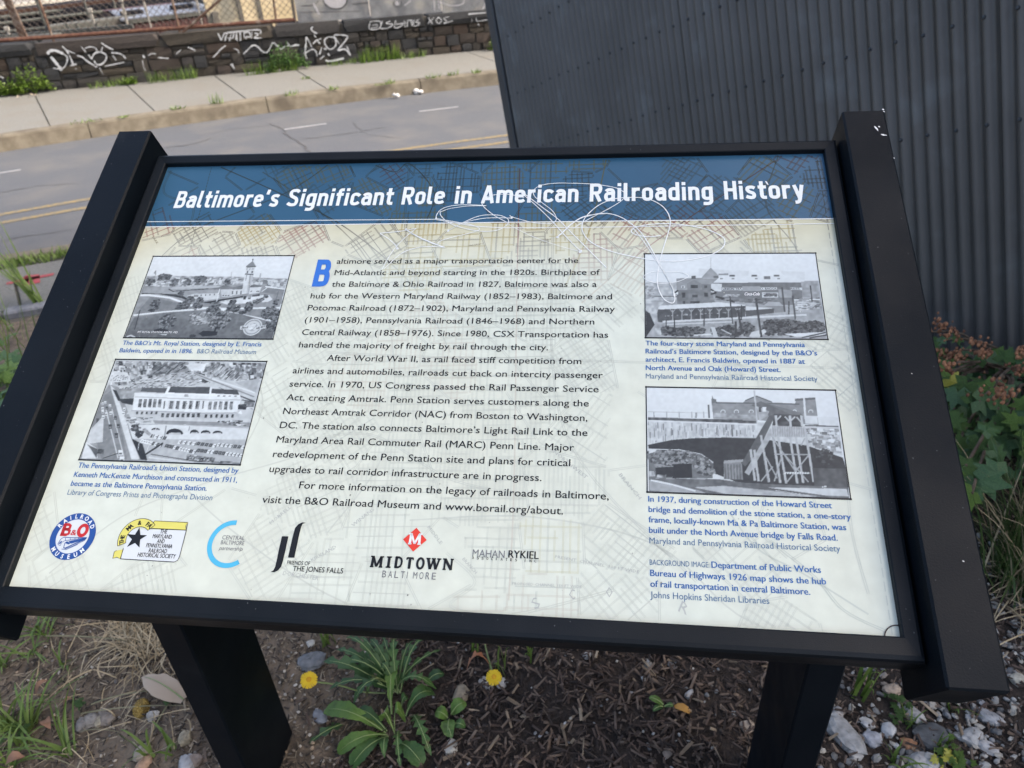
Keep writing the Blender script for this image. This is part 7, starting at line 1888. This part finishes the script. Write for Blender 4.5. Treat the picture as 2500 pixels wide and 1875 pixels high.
# ================================================================== GROUND COVER AROUND THE SIGN
M_mulch = mat('wood_mulch', (0.6, 0.6, 0.6), (1.3, 1.3, 1.3), attr='Col', rough=.9)
MATS.pop('wood_mulch')
def colmat(name, rough=.9):
    return mat(name, WHITE, (0.7, 1.3), scale=60, attr='Col', rough=rough)
M_mulch = colmat('wood_mulch_chips'); M_grav = colmat('gravel_stone', .75)
def scatter_boxes(n, xr, yr, prob, lens, wids, hts, cols, name, m, lift=(0, .012), tilt=.35, chunky=False):
    r = npr
    X = r.uniform(*xr, n); Y = r.uniform(*yr, n)
    keep = np.array([rnd.random() < prob(x, y) for x, y in zip(X, Y)])
    X = X[keep]; Y = Y[keep]; n = len(X)
    Z = np.array([hgt(x, y) for x, y in zip(X, Y)]) + r.uniform(*lift, n)
    L_ = r.uniform(*lens, n) / 2; W_ = r.uniform(*wids, n) / 2; H_ = r.uniform(*hts, n) / 2
    if chunky: Z = Z + H_ * .5
    a = r.uniform(0, math.pi * 2, n); t = r.normal(0, tilt, n); q = r.normal(0, tilt, n)
    ca, sa, ct, st = np.cos(a), np.sin(a), np.cos(t), np.sin(t)
    ax = np.stack([ca * ct, sa * ct, st], 1); ay = np.stack([-sa, ca, q * .6], 1); ay /= np.linalg.norm(ay, axis=1)[:, None]
    az = np.cross(ax, ay); az /= np.linalg.norm(az, axis=1)[:, None]; ay = np.cross(az, ax)
    P_ = np.stack([X, Y, Z], 1)
    if not chunky:
        base = np.array([(-1, -1, -1), (-1, .7, -1), (-1, -.6, 1), (-1, .8, 1), (1, -.5, -1), (1, .9, -1), (1, -.8, 1), (1, .4, 1)], float)
        F0 = np.array([(0, 2, 3, 1), (4, 5, 7, 6), (0, 4, 6, 2), (1, 3, 7, 5), (2, 6, 7, 3)])
    else:
        base = np.array([v for v in IV]); F0 = np.array(IF)
    k = len(base)
    J = base[None] * (1 + r.normal(0, .16 if chunky else .12, (n, k, 3)))
    V = P_[:, None] + ax[:, None] * (J[..., 0:1] * L_[:, None, None]) + ay[:, None] * (J[..., 1:2] * W_[:, None, None]) + az[:, None] * (J[..., 2:3] * H_[:, None, None])
    F = (F0[None] + (np.arange(n) * k)[:, None, None]).reshape(-1, F0.shape[1])
    c_ = np.array(cols)[r.integers(0, len(cols), n)] * r.uniform(.75, 1.3, (n, 1))
    me = bpy.data.meshes.new(name); me.from_pydata(V.reshape(-1, 3).tolist(), [], F.tolist()); me.materials.append(m)
    at = me.color_attributes.new('Col', 'FLOAT_COLOR', 'POINT'); cc_ = np.ones((n * k, 4), np.float32); cc_[:, :3] = np.repeat(c_, k, axis=0); at.data.foreach_set('color', cc_.ravel())
    if chunky: me.polygons.foreach_set('use_smooth', [False] * len(me.polygons))
    return tag(link(name, me), kind='stuff')
def mulchp(x, y):
    if x < -.36 + .1 * math.sin(y * 9) + .15 * (y - .3): return .05
    if x > .62 and y < .75: return .55
    return 1.0
BR = [(.060, .042, .033), (.040, .029, .024), (.082, .058, .046), (.024, .018, .015), (.125, .095, .073), (.050, .035, .028), (.095, .072, .058)]
scatter_boxes(80000, (-.75, 2.6), (-.25, 2.5), mulchp, (.005, .034), (.0018, .0065), (.001, .0035), BR, 'wood_mulch', M_mulch, (0, .016))
scatter_boxes(1800, (-.75, 2.0), (-.25, 1.6), mulchp, (.010, .045), (.003, .008), (.002, .004), [(.17, .13, .09), (.22, .18, .13), (.12, .085, .06)], 'pale_wood_mulch', M_mulch, (.008, .018))
soilp = lambda x, y: 1.0 if x < -.30 + .12 * math.sin(y * 9) + .15 * (y - .3) else .04
scatter_boxes(22000, (-1.7, -.2), (-.35, 1.3), soilp, (.004, .022), (.0012, .004), (.001, .002), [(.10, .08, .06), (.16, .13, .095), (.05, .04, .032), (.24, .20, .145), (.035, .03, .026)], 'soil_litter', M_mulch, (0, .006))
GC = [(.30, .27, .22), (.22, .20, .17), (.40, .37, .32), (.16, .13, .10), (.33, .25, .17), (.13, .12, .11)]
scatter_boxes(5200, (-1.6, -.2), (-.35, 1.1), lambda x, y: soilp(x, y) * (1.0 if (x > -.62 and y < .32) else .35), (.003, .012), (.003, .010), (.002, .007), GC, 'fine_gravel', M_grav, (0, .002), .3, True)
def gravp(x, y):
    if x < .60 or y > .80 or (y > .5 and x < .8): return .015
    return min(1.0, .35 + (x - .6) * 1.6) * (1.15 - .9 * max(0, y - .1))
GR = [(.22, .225, .22), (.14, .147, .15), (.29, .295, .29), (.085, .09, .095), (.30, .29, .26), (.17, .15, .13), (.24, .25, .26)]
scatter_boxes(6200, (.2, 1.6), (-.35, .9), gravp, (.009, .027), (.008, .019), (.006, .013), GR, 'gravel', M_grav, (0, .006), .35, True)
scatter_boxes(3500, (-.3, 1.6), (-.35, 1.2), lambda x, y: .25 + gravp(x, y), (.004, .010), (.003, .008), (.003, .006), GR, 'fine_gravel', M_grav, (.004, .012), .35, True)

# individual stones that stand out
def stone(px, py, rx, ry, rz, c, label, ang=None, zf=None, dome=1.0, z=0.0):
    if zf: px, py = zf(px, py)
    q = G(px, py, z + .008); mb = MB(); r = random.Random(int(px * 7 + py)); a = ang if ang is not None else r.uniform(0, 3)
    nu, nv = 10, 6; V = []; F = []
    for j in range(nv + 1):
        ph = math.pi * j / nv
        for i in range(nu):
            th = 2 * math.pi * i / nu; k = 1 + .16 * math.sin(2.3 * th + r.random() * .6 + j) + r.uniform(-.07, .07)
            sq = lambda v: math.copysign(abs(v) ** .8, v)
            x = sq(math.sin(ph) * math.cos(th)) * rx * k; y = sq(math.sin(ph) * math.sin(th)) * ry * k; zz_ = sq(math.cos(ph)) * rz * (1 + r.uniform(-.08, .08))
            V.append((q[0] + math.cos(a) * x - math.sin(a) * y, q[1] + math.sin(a) * x + math.cos(a) * y, hgt(q[0], q[1]) + rz * .45 + zz_))
    for j in range(nv):
        for i in range(nu): F.append((j * nu + i, j * nu + (i + 1) % nu, (j + 1) * nu + (i + 1) % nu, (j + 1) * nu + i))
    mb.add(V, F)
    nm = 'stone_' + '_'.join(str(int(v * 100)) for v in c)
    m = mat(nm, tuple(v * .5 for v in c), tuple(min(.8, v * .85) for v in c), scale=70, rough=.8, bump=.002, bscale=120)
    return tag(mb.build('pebble', m), label, 'stone')
zf4 = zm(1800, 1350, 3.16)
stone(835, 1395, .050, .024, .018, (.38, .39, .39), 'largest oblong pale grey stone beside the right sign leg', ang=-.98, zf=zf4)
stone(1495, 1405, .034, .028, .012, (.10, .11, .12), 'dark slate grey flat stone among the pale gravel', zf=zf4)
stone(1170, 1358, .015, .015, .012, (.48, .50, .52), 'round bluish white pebble left of the dark slate stone', zf=zf4)
stone(1362, 1245, .024, .014, .013, (.46, .46, .45), 'pale oval pebble below the tip of the right rail', ang=-.7, zf=zf4)
stone(1190, 1062, .018, .014, .012, (.46, .38, .30), 'peach coloured pebble left of the right rail end', zf=zf4)
stone(2150, 1000, .015, .014, .012, (.50, .48, .40), 'cream pebble right of the rail end', zf=zf4)
stone(1325, 1465, .015, .013, .010, (.38, .20, .11), 'orange brown pebble in the pale gravel', zf=zf4)
stone(1010, 1300, .016, .010, .009, (.50, .50, .48), 'white pebble above the largest stone', zf=zf4)
stone(915, 1537, .015, .012, .010, (.48, .48, .47), 'small pale pebble just below the largest stone', zf=zf4)
stone(780, 1215, .015, .011, .010, (.46, .45, .44), 'pale pebble against the right sign leg', zf=zf4)
stone(1405, 1605, .022, .018, .014, (.40, .41, .42), 'grey faceted pebble at the bottom edge of the gravel', zf=zf4)
stone(1490, 1615, .020, .018, .014, (.42, .43, .43), 'pale faceted pebble at the bottom edge beside the grey one', zf=zf4)
stone(1950, 1270, .026, .014, .012, (.38, .39, .40), 'long grey pebble right of the sprout below the rail', ang=-.5, zf=zf4)
stone(1810, 1420, .024, .018, .013, (.44, .45, .45), 'speckled pale pebble right of the dark slate stone', zf=zf4)
stone(1050, 1420, .018, .016, .012, (.40, .42, .46), 'bluish grey pebble right of the largest stone', zf=zf4)
stone(1930, 1500, .020, .013, .011, (.48, .48, .48), 'white oblong pebble near the bottom right weeds', zf=zf4)
stone(1655, 755, .024, .016, .010, (.34, .29, .21), 'flat tan oval stone right of the dandelion', ang=1.6, zf=zf2)
stone(1580, 1178, .017, .013, .010, (.50, .50, .46), 'off white angular pebble below the bright seedling', zf=zf2)
stone(505, 505, .034, .024, .012, (.20, .21, .22), 'flat blue grey rock under the jagged dandelion leaves', ang=.5, zf=zf2)
stone(570, 942, .022, .012, .010, (.26, .28, .31), 'blue grey pebble beside the broad left leaf', ang=-.5, zf=zf2)
stone(1825, 648, .010, .008, .008, (.58, .57, .54), 'small white pebble left of the right yellow flower', zf=zf2)
stone(1870, 686, .013, .010, .009, (.60, .59, .56), 'white pebble directly below the right yellow flower', zf=zf2)
stone(1972, 682, .014, .010, .009, (.60, .59, .56), 'white pebble right of the right yellow flower', zf=zf2)
stone(500, 372, .011, .009, .008, (.56, .54, .48), 'small white pebble above the blue grey rock', zf=zf2)
stone(1975, 1005, .016, .013, .010, (.50, .42, .34), 'pinkish pebble left of the right sign leg', zf=zf3)
stone(1525, 770, .013, .006, .007, (.48, .49, .50), 'thin pale chip of stone above the orange dry leaf', ang=.9, zf=zf3)
stone(737, 495, .011, .007, .008, (.56, .56, .55), 'white chip of stone just under the frame in the mulch', zf=zf3)
stone(1205, 535, .011, .009, .008, (.44, .43, .40), 'grey white pebble in the mulch under the frame', zf=zf3)
stone(700, 1275, .018, .016, .013, (.30, .28, .25), 'grey pebble left of the catkin', zf=zf0)
stone(620, 1310, .017, .012, .012, (.27, .26, .25), 'wedge shaped grey pebble, leftmost of the row below the sprout', zf=zf0)
stone(830, 1270, .018, .014, .012, (.28, .24, .20), 'brown grey pebble between the catkin and the grey pebble', zf=zf0)
stone(760, 1285, .013, .011, .010, (.42, .38, .28), 'cream pebble in the row left of the catkin', zf=zf0)
stone(785, 1225, .012, .010, .010, (.30, .27, .23), 'round brown pebble above the cream one', zf=zf0)
stone(1195, 1280, .014, .011, .010, (.48, .45, .40), 'whitish pebble right of the catkin', zf=zf0)
stone(1435, 1455, .016, .013, .012, (.42, .36, .25), 'honey coloured pebble near the left leg', zf=zf0)
stone(1110, 1560, .018, .018, .013, (.38, .33, .26), 'tan pebble at the bottom left of the left leg', zf=zf0)
stone(1120, 1635, .018, .012, .012, (.42, .28, .19), 'orange tan pebble at the bottom edge', zf=zf0)
stone(1510, 1610, .017, .013, .012, (.32, .25, .20), 'reddish brown pebble at the foot of the left leg', zf=zf0)
stone(1450, 1640, .020, .016, .013, (.40, .40, .40), 'pale grey pebble at the bottom edge by the left leg', zf=zf0)

# grass and straw on the soil at left
mb = MB()
def gtuft(mb, a, b_, n, h_, w_, sp_, zf=zf0, lean=(0, 0)):
    q = np.array(gz(a, b_, 0, zf)); q[2] = hgt(q[0], q[1])
    for k in range(n):
        t = rnd.uniform(0, 6.28); s_ = sp_ * rnd.uniform(.3, 1)
        blade(mb, q + np.array([rnd.gauss(0, .008), rnd.gauss(0, .008), 0]), q + np.array([math.cos(t) * s_ + lean[0], math.sin(t) * s_ + lean[1], h_ * rnd.uniform(.3, 1)]), w_ * rnd.uniform(.7, 1.2), (0, 0, h_ * .25), 7)
def tuftobj(lst, label, m=M_grass):
    mb = MB()
    for L_ in lst: gtuft(mb, *L_[:6], **(L_[6] if len(L_) > 6 else {}))
    return tag(mb.build('grass_tuft', m), label, 'grass tuft', 'grass tufts on the soil')
tuftobj([(60, 1320, 26, .10, .0055, .16), (220, 1350, 22, .10, .0055, .15), (520, 1555, 14, .07, .005, .13, dict(lean=(-.08, .05)))], 'largest sprawling green grass tuft at the bottom left')
tuftobj([(290, 620, 9, .06, .006, .09), (240, 780, 9, .05, .005, .10), (380, 640, 8, .06, .004, .10)], 'thin green grass tuft just below the left frame corner')
tuftobj([(480, 860, 6, .05, .005, .07)], 'small grass sprout in the soil left of the leaf')
tuftobj([(1170, 1560, 6, .09, .007, .08), (1290, 1600, 4, .08, .007, .06)], 'broad bladed grass sprout at the bottom by the left leg')
tuftobj([(60, 1650, 14, .08, .005, .12), (150, 1480, 12, .08, .004, .12)], 'green grass tuft in the extreme bottom left corner')
tuftobj([(30, 860, 12, .05, .005, .12)], 'grass tuft at the left edge under the rail end')
def M_(a, b_, n, h_, w_, s_, zf, lab): tuftobj([(a, b_, n, h_, w_, s_, dict(zf=zf))], lab)
M_(610, 385, 9, .09, .006, .05, zf2, 'bright grass sprout above the blue grey rock')
M_(1965, 620, 6, .11, .0035, .03, zf2, 'upright grass stalk beside the right yellow flower')
M_(1760, 440, 6, .05, .005, .03, zf2, 'grass sprout under the frame right of the dandelion')
M_(295, 530, 4, .06, .004, .02, zf3, 'small yellow green shoot in the mulch under the frame')
M_(955, 1130, 8, .13, .008, .05, zf4, 'tall broad grass sprout between the right leg and the rail')
M_(1650, 1220, 7, .05, .006, .06, zf4, 'low yellow green sprout just below the right rail end')
M_(1330, 1330, 9, .05, .003, .05, zf4, 'fine grass sprout in the middle of the gravel')
M_(1565, 1510, 9, .05, .003, .04, zf4, 'fine grass sprout right of the dark slate stone')
M_(1210, 1600, 9, .06, .004, .06, zf4, 'grass sprout at the bottom of the gravel')
def clover(a, b_, r, n, m, zf, lab):
    q = np.array(gz(a, b_, .015, zf)); t = empty('clover_sprout', tuple(q), lab, 'weed')
    for k in range(n):
        put_leaf(rnd.choice(LM[m]), q + np.array([rnd.gauss(0, r), rnd.gauss(0, r), rnd.uniform(-.005, .02)]), rnd.uniform(.008, .013), (rnd.uniform(-.3, .3), rnd.uniform(-.5, .1), 1), t)
clover(620, 1180, .008, 6, 'm', zf0, 'tiny round leaved sprout in the soil at left')
clover(1310, 1170, .007, 6, 'm', zf0, 'tiny green sprout beside the large tan leaf')
clover(1245, 1220, .014, 18, 'm', zf4, 'green weed in the gravel below the tall grass sprout')
clover(1680, 1600, .020, 26, 'l', zf4, 'yellow green weed at the bottom of the gravel')
clover(1590, 1630, .012, 10, 'y', zf4, 'yellowing weed leaves at the bottom edge of the gravel')
clover(150, 1340, .025, 20, 'm', zf0, 'dark green leafy weed inside the bottom left grass')
# straw
mb = MB()
for k in range(420):
    if k < 260: a, b_ = rnd.gauss(1050, 130), rnd.gauss(640, 110)
    elif k < 340: a, b_ = rnd.gauss(1150, 120), rnd.gauss(830, 120)
    else: a, b_ = rnd.uniform(-50, 1500), rnd.uniform(480, 1650)
    q = np.array(gz(a, b_, 0, zf0)); q[2] = hgt(q[0], q[1]) + rnd.uniform(.003, .015); t = rnd.uniform(0, 6.28) if k > 170 else rnd.gauss(2.2, .9); L_ = rnd.uniform(.03, .11)
    blade(mb, q, q + np.array([math.cos(t) * L_, math.sin(t) * L_, rnd.uniform(-.003, .02)]), rnd.uniform(.0014, .003), (rnd.uniform(-.012, .012), rnd.uniform(-.012, .012), rnd.uniform(0, .02)), 6)
tag(mb.build('dry_straw', M_straw), kind='stuff')
mb = MB()
for (x0, y0, x1, y1) in ((0, 1150, 1100, 600), (620, 1380, 950, 1390), (350, 640, 1250, 720), (130, 1500, 600, 1659), (620, 1240, 1500, 1180), (700, 1170, 1250, 1060), (1150, 1440, 1400, 1050)):
    p0 = np.array(gz(x0, y0, .012, zf0)); p1 = np.array(gz(x1, y1, .02, zf0)); blade(mb, p0, p1, .0026, (0, 0, .012), 12)
tag(mb.build('long_grass_stem', mat('greyish_stem', (.13, .13, .07), (.22, .20, .12), scale=30, rough=.8)), 'long thin dry grass stems lying across the soil at left', 'grass stem')

# every empty needs to count its children's transforms before rendering
bpy.context.view_layer.update()
